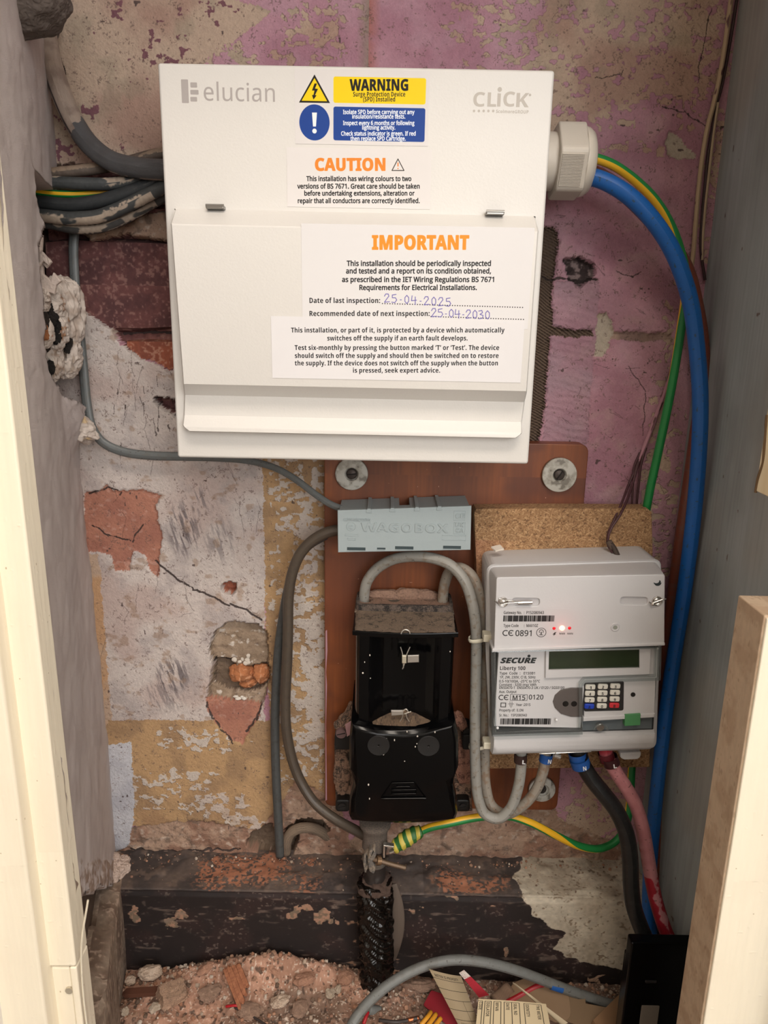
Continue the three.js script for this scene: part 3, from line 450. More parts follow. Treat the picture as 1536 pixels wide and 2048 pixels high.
// cream paint with brush marks and specks
const creamT = pixelTex(256, 512, (u, v) => { const g = fbm(u * 60, v * 6, 411, 3), n = fbm(u * 8, v * 8, 412, 3); let c = mul([246, 236, 214], 0.98 + 0.025 * g); c = mix(c, [240, 228, 206], 0.35 * smooth(0.5, 0.8, n)); if (vn(u * 50, v * 100, 413) > 0.985) c = [170, 150, 120]; return c; });
const creamB = pixelTex(256, 512, (u, v) => 0.3 + 0.4 * fbm(u * 60, v * 10, 414, 3) + 0.3 * smooth(0.9, 1, vn(u * 40, v * 80, 415)), true);
creamT.repeat.set(6, 3); creamB.repeat.set(6, 3);
const cream = new THREE.MeshStandardMaterial({ map: creamT, bumpMap: creamB, bumpScale: 0.0007, roughness: 0.42 });
{
  const f = structGroup('trim_1'); f.position.set(-0.2215, 0.44, 0); f.updateMatrixWorld();
  const FZ = 0.25, xe = -0.2215, yEnd = onSide(130, 1968, xe).y;
  put('door_stop', uvBox(box(xe - 0.036, xe, yEnd, 1.085, FZ, FZ + 0.022, 0.0018)), cream, f);
  put('door_stop', uvBox(box(xe - 0.036, xe - 0.006, -0.01, yEnd - 0.003, FZ, FZ + 0.0195, 0.0018)), cream, f);
  put('door_stop', uvBox(box(xe - 0.0055, xe, -0.01, yEnd - 0.001, FZ, FZ + 0.0215, 0.0015)), cream, f);
  const scr = at(130, 1985, FZ + 0.0225); put('screw', join([new THREE.CylinderGeometry(0.0028, 0.0028, 0.0015, 14).rotateX(Math.PI / 2).translate(scr.x, scr.y, FZ + 0.0205)]), M(0xcfc6b4, 0.35, { metalness: 0.6 }), f);
  const xg = -0.2405; f.rotation.z = 0.010;
  put('door_jamb', uvBox(box(xg - 0.09, xg, -0.01, 1.085, FZ, FZ + 0.036, 0.0022)), cream, f);
  put('caulk_bead', tubeGeo([[16, 1380], [40, 1565], [66, 1770], [88, 1940]].map(([x, y]) => at(x + 3, y, FZ + 0.0225)), 0.0012, { radial: 8, bump: (s) => 0.0005 * vn(s * 300, 1, 7) }), cream, f);
  put('paint_ridge', tubeGeo([[158, 1890], [172, 1800], [160, 1985], [168, 2060]].sort((a, b) => a[1] - b[1]).map(([x, y]) => at(x, y, FZ + 0.022)), 0.0008, { radial: 6 }), cream, f);
}
{
  const f = structGroup('trim_2'), xl = 0.2365, yT = at(1475, 1190, 0.25).y, yU = at(1506, 982, 0.25).y;
  const mdfT = pixelTex(128, 512, (u, v) => { const n = fbm(u * 9, v * 30, 421, 4), m = fbm(u * 60, v * 60, 422, 2); return mul(mix(mix([196, 172, 146], [182, 156, 130], smooth(0.35, 0.65, n)), [120, 98, 78], smooth(0.7, 0.85, m) * 0.35), 0.95 + 0.1 * m); }); mdfT.repeat.set(8, 3);
  const mdf = new THREE.MeshStandardMaterial({ map: mdfT, bumpMap: mdfT, bumpScale: 0.0007, roughness: 0.9 });
  // lower board: raw sawn edge, painted front skin
  put('sawn_edge', uvBox(box(xl, 0.36, -0.01, yT, 0.25, 0.2855, 0.001)), mdf, f);
  put('painted_face', uvBox(box(xl + 0.0012, 0.36, -0.01, yT - 0.0012, 0.2845, 0.2875, 0.001)), cream, f);
  const pineT = pixelTex(128, 512, (u, v) => { const w = u * 16 + 2.4 * fbm(u * 3, v * 3, 431, 3); const g = 0.5 + 0.5 * Math.sin(w * 3); return mix([242, 226, 192], [226, 202, 160], 0.5 * g + 0.3 * fbm(u * 40, v * 8, 432, 2)); }); pineT.repeat.set(10, 3);
  put('pine_board', uvBox(box(xl + 0.0012, 0.36, yU, 1.085, 0.25, 0.2875, 0.001)), new THREE.MeshStandardMaterial({ map: pineT, roughness: 0.55 }), f);
  put('split', tubeGeo([[1534, 830], [1530, 885], [1526, 925], [1516, 958], [1511, 985]].map(([x, y]) => onSide(x, y, xl + 0.0011)), 0.0007, { radial: 6, bump: (s) => 0.0005 * vn(s * 200, 3, 9) }), M(0x6a5238, 0.9), f);
}
// skirting board standing off the wall: dusty ledge on top, black face, the right end painted off-white
const SKZ = 0.058, SKY = onFloor(700, 1788, at(700, 1706, 0.004).y).y, SKF = at(700, 1788, SKZ).y;
{
  const base = structGroup('baseboard_back'), x0 = -0.292, x1 = 0.292, y0 = 0.0, y1 = SKF, L = 2200;
  const w = Math.round((x1 - x0) * L), h = Math.round((y1 - y0) * L), d = Math.round((SKZ + 0.006) * L);
  const cut = [[965, 1690], [985, 1712], [960, 1760], [975, 1782], [985, 1800], [1000, 1830], [1060, 1868], [1050, 1885], [1040, 1900], [1100, 1925], [1160, 1935], [1205, 1942]];
  const whiteEdge = (y, zTop) => { /* x of the ragged left edge of the off-white paint */ return 0; };
  const pol = cut.map(([px, py]) => { const p = py < 1785 ? onFloor(px + 65, py, SKF) : at(px + 65, py, SKZ); return py < 1785 ? [p.x, y1 + (SKZ - p.z)] : [p.x, p.y]; });
  const edgeX = (s) => { for (let i = 0; i + 1 < pol.length; i++) if ((s - pol[i][1]) * (s - pol[i + 1][1]) <= 0) return lerp(pol[i][0], pol[i + 1][0], (s - pol[i][1]) / (pol[i + 1][1] - pol[i][1] || 1)); return s > pol[0][1] ? pol[0][0] : 9; };
  const dust = [[440, 1745, 60, 50, 1], [520, 1740, 80, 40, 1], [545, 1730, 30, 40, 1], [610, 1770, 40, 30, 0.7], [905, 1760, 50, 30, 0.9], [940, 1775, 70, 18, 0.8], [1000, 1765, 30, 20, 0.6], [620, 1725, 20, 15, 0.8]].map(([px, py, a, b, k]) => { const p = onFloor(px, py, SKF); return [p.x, p.z, a / 1950, b / 1500, k]; });
  const chips = [[345, 1845, 14, 18], [362, 1830, 20, 12], [590, 1830, 16, 20], [615, 1815, 10, 8], [470, 1836, 24, 5], [985, 1812, 8, 6], [1013, 1900, 5, 14], [270, 1830, 12, 20], [640, 1840, 30, 24], [905, 1790, 18, 14], [830, 1820, 14, 10]].map(([px, py, a, b]) => { const p = at(px, py, SKZ); return [p.x, p.y, a / 1850, b / 1850]; });
  const draw = (front) => (u, v) => {
    const x = lerp(x0, x1, u), s = front ? lerp(y0, y1, v) : y1 + SKZ - lerp(-0.006, SKZ, v), z = front ? SKZ : lerp(-0.006, SKZ, v), n = fbm(x * 40, s * 40, 441, 4), m = fbm(x * 300, s * 300, 442, 3), f = fbm(x * 130, s * 130, 443, 3);
    let c;
    if (x > edgeX(s + 0.006 * (f - 0.5)) + 0.010 * (fbm(x * 90, s * 90, 446, 3) - 0.5)) { c = mix([196, 186, 168], [176, 164, 146], smooth(0.4, 0.7, n)); c = mix(c, [120, 102, 84], smooth(0.60, 0.72, 0.35 * f + 0.65 * fbm(x * 420, s * 420, 452, 3)) * 0.75); }
    else if (front) {
      c = mix([32, 24, 23], [44, 30, 28], smooth(0.4, 0.7, n)); c = mix(c, [112, 98, 88], smooth(0.72, 0.86, f) * 0.5); c = mix(c, [150, 138, 126], smooth(0.64, 0.74, fbm(x * 330, s * 330, 451, 3)) * smooth(0.36, 0.66, n) * 0.45);
      for (const [cx, cy, a, b] of chips) { const q = ((x - cx) / a) ** 2 + ((s - cy) / b) ** 2 + 4.5 * (f - 0.5); if (q < 0.45) c = mix([164, 126, 104], [112, 96, 80], smooth(0.4, 0.65, m)); }
      c = mix(c, [128, 112, 100], 0.6 * smooth(0.66, 0.85, fbm(x * 50, s * 200, 444, 3)));
      if (Math.abs(x - at(745, 1860, SKZ).x) < 0.03) c = mix(c, [146, 114, 92], smooth(0.6, 0.72, f));
    } else {
      c = mix([66, 58, 56], [92, 80, 74], smooth(0.35, 0.7, n)); c = mix(c, [118, 100, 88], smooth(0.5, 0.75, f) * 0.6);
      let k = 0; for (const [cx, cz, a, b, wgt] of dust) { const q = ((x - cx) / a) ** 2 + ((z - cz) / b) ** 2; if (q < 1.3) k += wgt * (1.3 - q); }
      c = mix(c, mix([186, 122, 90], [158, 104, 80], f), clamp(smooth(0.60, 0.46, fbm(x * 420, z * 420, 450, 3) + 0.2 - 0.18 * k) * Math.min(1, k * 1.2)) * 0.85);
      if (x > 0 && x < 0.05) c = mix(c, [104, 96, 92], 0.4);
    }
    return mul(c, 0.9 + 0.2 * m);
  };
  const tf = pixelTex(w >> 1, h, draw(true)), tt = pixelTex(w >> 1, d, draw(false));
  const mf = new THREE.MeshStandardMaterial({ map: tf, bumpMap: tf, bumpScale: 0.0012, roughness: 0.7 }), mt = new THREE.MeshStandardMaterial({ map: tt, bumpMap: tt, bumpScale: 0.0014, roughness: 0.85 });
  // face with a slightly worn arris, and the ledge
  const grid = (nu, nv, f) => { const pos = [], uv = [], idx = []; for (let j = 0; j <= nv; j++) for (let i = 0; i <= nu; i++) { pos.push(...f(i / nu, j / nv)); uv.push(i / nu, j / nv); } for (let j = 0; j < nv; j++) for (let i = 0; i < nu; i++) { const a = j * (nu + 1) + i, b = a + nu + 1; idx.push(a, a + 1, b + 1, a, b + 1, b); } return geom(pos, idx, uv); };
  const arris = (x) => 0.0022 * fbm(x * 60, 1, 447, 3);
  put('board_face', grid(220, 40, (u, v) => { const x = lerp(x0, x1, u), y = lerp(y0, y1, v); return [x, y - (v > 0.97 ? arris(x) : 0), SKZ - (v > 0.97 ? 0.0012 + 0.4 * arris(x) : 0) + 0.0008 * (fbm(x * 30, y * 60, 448, 3) - 0.5)]; }), mf, base);
  put('dusty_ledge', grid(220, 30, (u, v) => { const x = lerp(x0, x1, u), z = lerp(SKZ, -0.006, v); return [x, y1 - (v < 0.03 ? arris(x) + 0.0004 : 0) + 0.0022 * smooth(0.45, 0.75, fbm(x * 60, z * 60, 449, 3)) * (v > 0.1 ? 1 : 0), v < 0.02 ? SKZ - 0.0014 - 0.4 * arris(x) : z]; }), (() => { const m = mt; const t = m.map; t.wrapT = THREE.MirroredRepeatWrapping; t.repeat.set(1, -1); t.offset.set(0, 1); return m; })(), base);
  put('board_core', new THREE.BoxGeometry(x1 - x0, y1 - 0.004, SKZ - 0.006).translate(0, (y1 - 0.004) / 2, (SKZ - 0.008) / 2), M(0x4a3c34, 0.9), base);
}
// the rubble-strewn floor
const floorH = (x, z) => { const s = smooth(0.055, 0.075, z); let h = 0.013 + 0.016 * (fbm(x * 22, z * 22, 501, 3) - 0.35) + 0.006 * (fbm(x * 90, z * 90, 502, 3) - 0.5); h += 0.032 * Math.exp(-(((x + 0.115) / 0.085) ** 2) - ((z - 0.06) / 0.034) ** 2) * (0.75 + 0.5 * fbm(x * 45, z * 45, 504, 2)); h -= 0.010 * smooth(0.02, 0.1, x); return h * (0.6 + 0.4 * s); };
{
  const t = pixelTex(1024, 512, (u, v) => { const x = lerp(-0.3, 0.3, u), z = lerp(0.05, 0.35, v), n = fbm(x * 60, z * 60, 511, 4), m = fbm(x * 500, z * 500, 512, 3), q = fbm(x * 18, z * 18, 513, 3); let c = mix(mix([188, 146, 124], [160, 122, 102], smooth(0.35, 0.65, n)), [120, 98, 84], smooth(0.45, 0.7, q) * 0.8); if (x > 0.0) c = mix(c, [112, 92, 80], 0.6 * smooth(0, 0.06, x)); c = mix(c, [206, 190, 176], smooth(0.62, 0.74, m) * 0.8); c = mix(c, [70, 56, 48], smooth(0.64, 0.76, fbm(x * 240, z * 240, 514, 3)) * 0.7); return mul(c, 0.9 + 0.2 * m); });
  const nu = 300, nv = 150, pos = [], uv = [], idx = [];
  for (let j = 0; j <= nv; j++) for (let i = 0; i <= nu; i++) { const u = i / nu, v = j / nv, x = lerp(-0.295, 0.295, u), z = lerp(0.052, 0.345, v); pos.push(x, floorH(x, z) + 0.0022 * (fbm(x * 260, z * 260, 503, 2) - 0.5), z); uv.push(u, v); }
  for (let j = 0; j < nv; j++) for (let i = 0; i < nu; i++) { const a = j * (nu + 1) + i, b = a + nu + 1; idx.push(a, b + 1, a + 1, a, b, b + 1); }
  struct('floor', geom(pos, idx, uv), new THREE.MeshStandardMaterial({ map: t, bumpMap: t, bumpScale: 0.002, roughness: 0.95 })).name = 'floor_cupboard';
}

// ---------------------------------------------------------------- consumer unit
const enamelB = pixelTex(256, 256, (u, v) => 0.5 + 0.25 * (vn(u * 64, v * 64, 601) - 0.5) + 0.25 * (vn(u * 128, v * 128, 602) - 0.5), true); enamelB.repeat.set(12, 12);
const enamel = new THREE.MeshStandardMaterial({ color: 0xdad7d2, roughness: 0.4, bumpMap: enamelB, bumpScale: 0.00012 });
const CZ = 0.115, cuBL = at(355, 915, CZ), cuTR = at(1110, 140, CZ), CX0 = cuBL.x, CX1 = cuTR.x, CY0 = cuBL.y, CY1 = cuTR.y;
const cu = thing('consumer_unit', 'white metal consumer unit with a hinged flap and warning stickers on the wall', 'fuse box', [CX0, CY0, 0]);
const gloss = P(0xffffff, 0.42, { specularIntensity: 0.35 });
{
  put('housing', uvXY(box(CX0 + 0.0045, CX1 - 0.0045, CY0 + 0.0045, CY1 - 0.0045, 0.002, 0.104, 0.002)), enamel, cu);
  const cover = put('cover', uvXY(box(CX0, CX1, CY0, CY1, 0.098, CZ, 0.0022, 4)), enamel, cu);
  // the two grey makers' marks printed on the cover
  const grey = 'rgb(172,165,162)', ink = new THREE.MeshStandardMaterial({ color: 0xffffff, roughness: 0.4 });
  const flatMark = (name, shapes, col) => { const g = new THREE.ShapeGeometry(shapes, 10); const m = put(name, uvXY(g), M(col, 0.45), cu); return m; };
  const letters = (str, pl, pr, py, ph, font = FONT) => { const a = at(pl, py, CZ), b = at(pr, py, CZ), h = a.y - at(pl, py + 10, CZ).y; return raised(str, a.x, b.x, a.y, ph * h / 10, CZ, 0.00012); };
  const barG = (l, t, r, b2, rad = 0.0006) => { const a = at(l, b2, CZ), b = at(r, t, CZ); return slab(rounded([[a.x, a.y], [b.x, a.y], [b.x, b.y], [a.x, b.y]], rad), CZ, CZ + 0.00012, 0); };
  const logoGrey = M(0xaaa3a0, 0.5);
  put('maker_mark', join([barG(364, 159, 376, 206), barG(381, 165, 394, 175), barG(381, 180, 397, 189), barG(381, 194, 394, 203)]), logoGrey, cu);
  const regular = await new FontLoader().loadAsync('fonts/droid/droid_sans_regular.typeface.json');
  const reg = (str, x0, x1, y, h, z, d) => { const g = new TextGeometry(str, { font: regular, size: 1, depth: 1, curveSegments: 5, bevelEnabled: false }); g.computeBoundingBox(); const b = g.boundingBox; g.translate(-b.min.x, 0, 0); g.scale((x1 - x0) / (b.max.x - b.min.x), h / b.max.y, d); g.translate(x0, y, z); return g; };
  { const a = at(408, 201, CZ), b = at(550, 204, CZ), k = (a.y - at(408, 211, CZ).y) / 10; put('maker_name', reg('elucian', a.x, b.x, a.y, 38 * k, CZ, 0.00012), logoGrey, cu); }
  const paleGrey = M(0xbab3aa, 0.5);
  { const pieces = [letters('CL', 946, 992, 213, 29), letters('C', 1006, 1029, 213, 30), letters('K', 1032, 1057, 214, 28), barG(994, 187, 1002, 213, 0.0001)]; const dot = at(999.5, 179, CZ); pieces.push(new THREE.CircleGeometry(0.0016, 16).translate(dot.x, dot.y, CZ + 0.00012)); const r2 = at(1060, 190, CZ); pieces.push(new THREE.CircleGeometry(0.0009, 12).translate(r2.x, r2.y, CZ + 0.00012)); for (let k = 0; k < 5; k++) { const q = at(948 + k * 9.6, 222, CZ); pieces.push(new THREE.CircleGeometry(0.0009, 12).translate(q.x, q.y, CZ + 0.00012)); } pieces.push(letters('ScolmoreGROUP', 992, 1057, 226, 7)); put('maker_name', join(pieces), paleGrey, cu); }
  // stickers on the cover
  const paper = (g, w, h, col = '#dfdcdc') => { g.fillStyle = col; g.fillRect(0, 0, w, h); };
  plate('warning_sticker', cu, [590, 139, 858, 290], CZ + 0.0003, (g, { Q, K, w, h, text }) => {
    paper(g, w, h, '#dcd8d6');
    const rr = (l, t, r, b, col) => { const a = Q(l, t), c = Q(r, b), q = 4 * K; g.fillStyle = col; g.beginPath(); g.roundRect(a[0], a[1], c[0] - a[0], c[1] - a[1], q); g.fill(); };
    rr(667, 153, 851, 209, '#f2cf0c'); rr(667, 213, 849, 284, '#1d4290');
    const tri = (list, col) => { g.fillStyle = col; g.beginPath(); list.forEach((p, i) => (i ? g.lineTo(...Q(...p)) : g.moveTo(...Q(...p)))); g.closePath(); g.fill(); };
    tri([[629, 149], [660, 206], [598, 205]], '#1a1712'); tri([[629, 156], [654.5, 202.5], [603, 201.5]], '#f2cf0c'); tri([[629, 167], [634, 167], [630, 177], [636, 178], [630, 190], [633, 191], [627, 199], [624, 190], [627, 190], [629, 181], [624, 181]], '#1a1712');
    const c = Q(629, 245); g.fillStyle = '#1d4290'; g.beginPath(); g.ellipse(c[0], c[1], 30.5 * K, 33 * K, 0, 0, 7); g.fill(); tri([[624, 225], [634, 225], [632, 253], [626, 253]], '#f0f0f0'); const d = Q(629, 262); g.beginPath(); g.arc(d[0], d[1], 4.5 * K, 0, 7); g.fill();
    text('WARNING', 700, 818, 181, 20, 'bold', '#16130c', 1.2); text('Surge Protection Device', 706, 811, 193, 8.4, 'bold', '#1b180c'); text('(SPD) Installed', 726, 791, 203, 8.4, 'bold', '#1b180c');
    const wt = '#f2f4f8'; text('Isolate SPD before carrying out any', 686, 829, 228, 7.6, 'normal', wt, 0.5); text('insulation/resistance tests.', 704, 811, 237, 7.6, 'normal', wt, 0.5); text('Inspect every 6 months or following', 686, 829, 250, 7.6, 'normal', wt, 0.5); text('lightning activity.', 724, 791, 259, 7.6, 'normal', wt, 0.5); text('Check status indicator is green. If red', 682, 832, 271, 7.6, 'normal', wt, 0.5); text('then replace SPD Cartridge.', 701, 812, 281, 7.6, 'normal', wt, 0.5);
  }, gloss, { scale: 7000 });
  plate('caution_sticker', cu, [574, 297, 862, 416], CZ + 0.00035, (g, { Q, K, w, h, text }) => {
    paper(g, w, h, '#dedad8'); text('CAUTION', 629, 773, 341, 22.5, 'bold', '#e48630', 1.6);
    const L = (list, close) => { g.beginPath(); list.forEach((p, i) => (i ? g.lineTo(...Q(...p)) : g.moveTo(...Q(...p)))); if (close) g.closePath(); g.stroke(); }; g.strokeStyle = '#37302a'; g.lineWidth = 1.6 * K; g.lineJoin = 'round'; L([[796, 318], [808, 341], [784, 341]], true); g.strokeStyle = '#e4781f'; g.lineWidth = 2 * K; L([[796, 325], [796, 333]]); L([[796, 336], [796, 338]]);
    text('This installation has wiring colours to two', 613, 823, 362, 8.8, 'normal', '#121010', 0.8); text('versions of BS 7671. Great care should be taken', 595, 840, 377, 8.8, 'normal', '#121010', 0.8); text('before undertaking extensions, alteration or', 608, 829, 391, 8.8, 'normal', '#121010', 0.8); text('repair that all conductors are correctly identified.', 595, 840, 406, 8.8, 'normal', '#121010', 0.8);
  }, gloss, { scale: 7000 });
  // the flap: rows from top to bottom, [y, z, left, right]
  const y = (py, z) => at(710, py, z).y, rows = [
    [y(425, CZ), CZ, -0.1622, 0.1097], [y(427, CZ + 0.001), CZ + 0.0016, -0.1621, 0.1096], [y(452, 0.139), 0.1375, -0.1600, 0.1092], [y(455, 0.1405), 0.1403, -0.1596, 0.1089], [y(458, 0.141), 0.1410, -0.1592, 0.1086],
    [y(770, 0.136), 0.1364, -0.1572, 0.1088], [y(775, 0.136), 0.1360, -0.1574, 0.1089], [y(778, 0.1345), 0.1345, -0.1576, 0.1090], [y(795, 0.1205), 0.1205, -0.1609, 0.1105], [y(797, 0.119), 0.1194, -0.1611, 0.1106],
    [y(837, 0.118), 0.1186, -0.1626, 0.1096], [y(840, 0.119), 0.1192, -0.1626, 0.1096], [y(858, 0.1262), 0.1262, -0.1618, 0.1090], [y(862, 0.127), 0.1270, -0.1606, 0.1080], [y(869, 0.1272), 0.1270, -0.1570, 0.1045], [y(870, 0.126), 0.1258, -0.1565, 0.1040], [y(866, CZ), CZ, -0.1565, 0.1040]];
  const pos = [], idx = []; const quad = (a, b, c, d) => { const k = pos.length / 3; pos.push(...a, ...b, ...c, ...d); idx.push(k, k + 1, k + 2, k, k + 2, k + 3); };
  const skew = (x) => (x + 0.025) * -0.002;                        // the flap hangs a hair out of level
  for (let i = 0; i + 1 < rows.length; i++) {
    const [ya, za, la, ra] = rows[i], [yb, zb, lb, rb] = rows[i + 1], A = (x, yy, z) => [x, yy + skew(x), z], rd = 0.0016;
    const cut = (z) => Math.max(CZ, z - rd);
    quad(A(la + rd * 0.7, ya, za), A(lb + rd * 0.7, yb, zb), A(rb - rd * 0.7, yb, zb), A(ra - rd * 0.7, ya, za));
    quad(A(la, ya, cut(za)), A(lb, yb, cut(zb)), A(lb + rd * 0.7, yb, zb), A(la + rd * 0.7, ya, za)); quad(A(ra - rd * 0.7, ya, za), A(rb - rd * 0.7, yb, zb), A(rb, yb, cut(zb)), A(ra, ya, cut(za)));
    quad(A(la - 0.0005, ya, CZ), A(lb - 0.0005, yb, CZ), A(lb, yb, cut(zb)), A(la, ya, cut(za))); quad(A(ra, ya, cut(za)), A(rb, yb, cut(zb)), A(rb + 0.0005, yb, CZ), A(ra + 0.0005, ya, CZ));
  }
  let fg = new THREE.BufferGeometry(); fg.setAttribute('position', new THREE.Float32BufferAttribute(pos, 3)); fg.setIndex(idx); fg = mergeVertices(fg, 1e-6); fg = toCreasedNormals(fg, 0.5); uvXY(fg);
  const flapMat = enamel.clone(); flapMat.color.set(0xdfdcd7); const flap = put('flap', fg, flapMat, cu);
  const steel = M(0x8d8a86, 0.3, { metalness: 0.9 });
  for (const [px, py] of [[432, 416], [989, 428]]) { const p = at(px, py, CZ + 0.003); put('hinge', join([box(p.x - 0.0068, p.x + 0.0068, p.y - 0.0012, p.y + 0.0016, CZ, CZ + 0.0075, 0.0008), new THREE.CylinderGeometry(0.0011, 0.0011, 0.0136, 10).rotateZ(Math.PI / 2).translate(p.x, p.y + 0.0012, CZ + 0.0068)]), steel, cu); }
  // stickers on the flap, lying on its leaning face
  const lean = (m) => { m.position.set(0, 0, 0); return m; };
  const yTop = rows[4][0], yBot = rows[5][0], slope = (rows[4][1] - rows[5][1]) / (yTop - yBot);
  const onFlap = (name, rect, lift, draw) => { const zc = 0.1387, m = plate(name, cu, rect, zc, draw, gloss, { scale: 6400 }); const p = m.geometry.attributes.position; for (let i = 0; i < p.count; i++) { const wy = p.getY(i) + CY0, wx = p.getX(i) + CX0, dz = p.getZ(i) > zc - 0.0002 ? 0.0002 + lift : -0.0001 + lift; p.setZ(i, rows[5][1] + (wy - yBot) * slope + dz); } m.geometry.computeVertexNormals(); return m; };
  onFlap('inspection_sticker', [604, 452, 1062, 654], 0.0001, (g, { Q, K, w, h, text }) => {
    paper(g, w, h, '#e2e0e0'); text('IMPORTANT', 744, 937, 499, 25.5, 'bold', '#ee9430', 2.2);
    const k = '#1b1a1c', T = (s, l, r, yb) => text(s, l, r, yb, 9.6, 'normal', k, 0.85); T('This installation should be periodically inspected', 694, 982, 528 + 4, k); T('and tested and a report on its condition obtained,', 692, 982, 545 + 2); T('as prescribed in the IET Wiring Regulations BS 7671', 684, 990, 562 + 2); T('Requirements for Electrical Installations.', 718, 954, 579 + 1);
    text('Date of last inspection:', 618, 761, 606, 10, 'bold', k); text('Recommended date of next inspection:', 618, 860, 632, 10, 'bold', k);
    g.fillStyle = '#2a282a'; const dots = (l, r, ya, yb) => { for (let x = l; x < r; x += 5) { const p = Q(x, lerp(ya, yb, (x - l) / (r - l))); g.beginPath(); g.arc(p[0], p[1], 1.1 * K, 0, 7); g.fill(); } }; dots(765, 1050, 607, 615); dots(862, 1050, 633, 639);
    // handwriting in blue ballpoint
    g.strokeStyle = '#6a62ae'; g.lineWidth = 1.5 * K; g.lineCap = g.lineJoin = 'round';
    const S = { 2: [[0, 4], [2, 0], [6, 0], [7, 4], [3, 10], [0, 15], [8, 14]], 5: [[7, 0], [1, 1], [1, 6], [6, 6], [8, 10], [5, 15], [0, 14]], 0: [[4, 0], [1, 4], [1, 11], [4, 15], [7, 11], [7, 4], [4, 0]], 4: [[1, 0], [0, 9], [8, 8], null, [6, 2], [6, 16]], 3: [[0, 1], [5, 0], [6, 4], [2, 7], [7, 9], [6, 14], [0, 15]], '.': [[2, 9], [4, 9]] };
    const write = (str, x, yy, step, rise) => { for (const ch of str) { g.beginPath(); let up = true; for (const q of S[ch]) { if (!q) { up = true; continue; } const p = Q(x + q[0] * 1.25, yy + q[1] * 1.1); up ? g.moveTo(...p) : g.lineTo(...p); up = false; } g.stroke(); x += ch === '.' ? step * 0.75 : step; yy += rise; } };
    write('25.04.2025', 769, 588, 14.4, 0.9); write('25.04.2030', 863, 617, 12.6, 0.5);
  });
  onFlap('test_sticker', [543, 637, 1046, 761], 0.0002, (g, { Q, K, w, h, text }) => {
    paper(g, w, h, '#e4e2e3'); const k = '#1b1a1c', T = (s, l, r, ya, yb) => { const c = Q(l, ya), d = Q(r, yb); text(s, l, r, (ya + yb) / 2, 9.4, 'bold', k); };
    T('This installation, or part of it, is protected by a device which automatically', 582, 1009, 662, 668); T('switches off the supply if an earth fault develops.', 654, 936, 680, 682); T('Test six-monthly by pressing the button marked ‘T’ or ‘Test’. The device', 589, 999, 698, 702); T('should switch off the supply and should then be switched on to restore', 589, 998, 714, 718); T('the supply. If the device does not switch off the supply when the button', 589, 997, 729, 733); T('is pressed, seek expert advice.', 705, 881, 745, 746);
  });
  // cable gland screwed into the right side
  const ga = at(1140, 324, 0.06), gy = ga.y, gz = 0.06, gx = CX1 - 0.0045, nylon = M(0xcac2b6, 0.5);
  const gl = put('cable_gland', (() => { const pts = [[0, 0], [0.0255, 0], [0.0262, 0.0012], [0.0255, 0.0028], [0.0255, 0.005], [0.0262, 0.0062], [0.0255, 0.0078], [0.022, 0.0082], [0.022, 0.03]].map((p) => new THREE.Vector2(...p)); const g = new THREE.LatheGeometry(pts, 40); g.rotateZ(-Math.PI / 2); g.translate(gx, gy, gz); return g; })(), nylon, cu);
  const gp = V(CX0, CY0, 0);
  const sub = (name, g, m) => { g.translate(-gp.x, -gp.y, 0); return mesh(name, g, m, gl); };
  const hexR = 0.0305, hex = []; for (let k = 0; k < 6; k++) { const a = k / 6 * 2 * Math.PI - 0.12; hex.push([hexR * Math.cos(a), hexR * Math.sin(a)]); }
  const N0 = at(1108, 300, gz).x, N1 = at(1163, 300, gz).x, D1 = at(1184, 320, gz).x;
  let nut = slab(rounded(hex, 0.004, 4), 0, N1 - N0, 0.0016, [], 3); nut.rotateY(Math.PI / 2); nut.translate(N0, gy, gz); sub('clamping_nut', nut, nylon);
  const dome = new THREE.LatheGeometry([[0.009, 0], [0.0262, 0], [0.0264, 0.002], [0.0256, 0.006], [0.0228, 0.0105], [0.019, 0.0125], [0.0135, 0.0128], [0.0125, 0.011], [0.0125, 0]].map((p) => new THREE.Vector2(p[0], p[1] * (D1 - N1 + 0.001) / 0.0128)), 44); dome.rotateZ(-Math.PI / 2); dome.translate(N1 - 0.001, gy, gz); sub('dome', dome, M(0xd2cabd, 0.3));
  const ribs = [], ap = hexR * Math.cos(Math.PI / 6) - 0.0002, fa = 203 * Math.PI / 180, ny = Math.sin(fa), nz = -Math.cos(fa), ty = -nz, tz = ny; for (let i = 0; i < 22; i++) { const s = (i - 10.5) * 0.0011; ribs.push(new THREE.BoxGeometry(N1 - N0 - 0.005, 0.0006, 0.0022).rotateX(-Math.atan2(ny, nz)).translate((N0 + N1) / 2 - 0.0012, gy + ap * ny + s * ty, gz + ap * nz + s * tz)); }
  sub('grip_ribs', join(ribs), nylon).userData.kind = 'stuff';
}

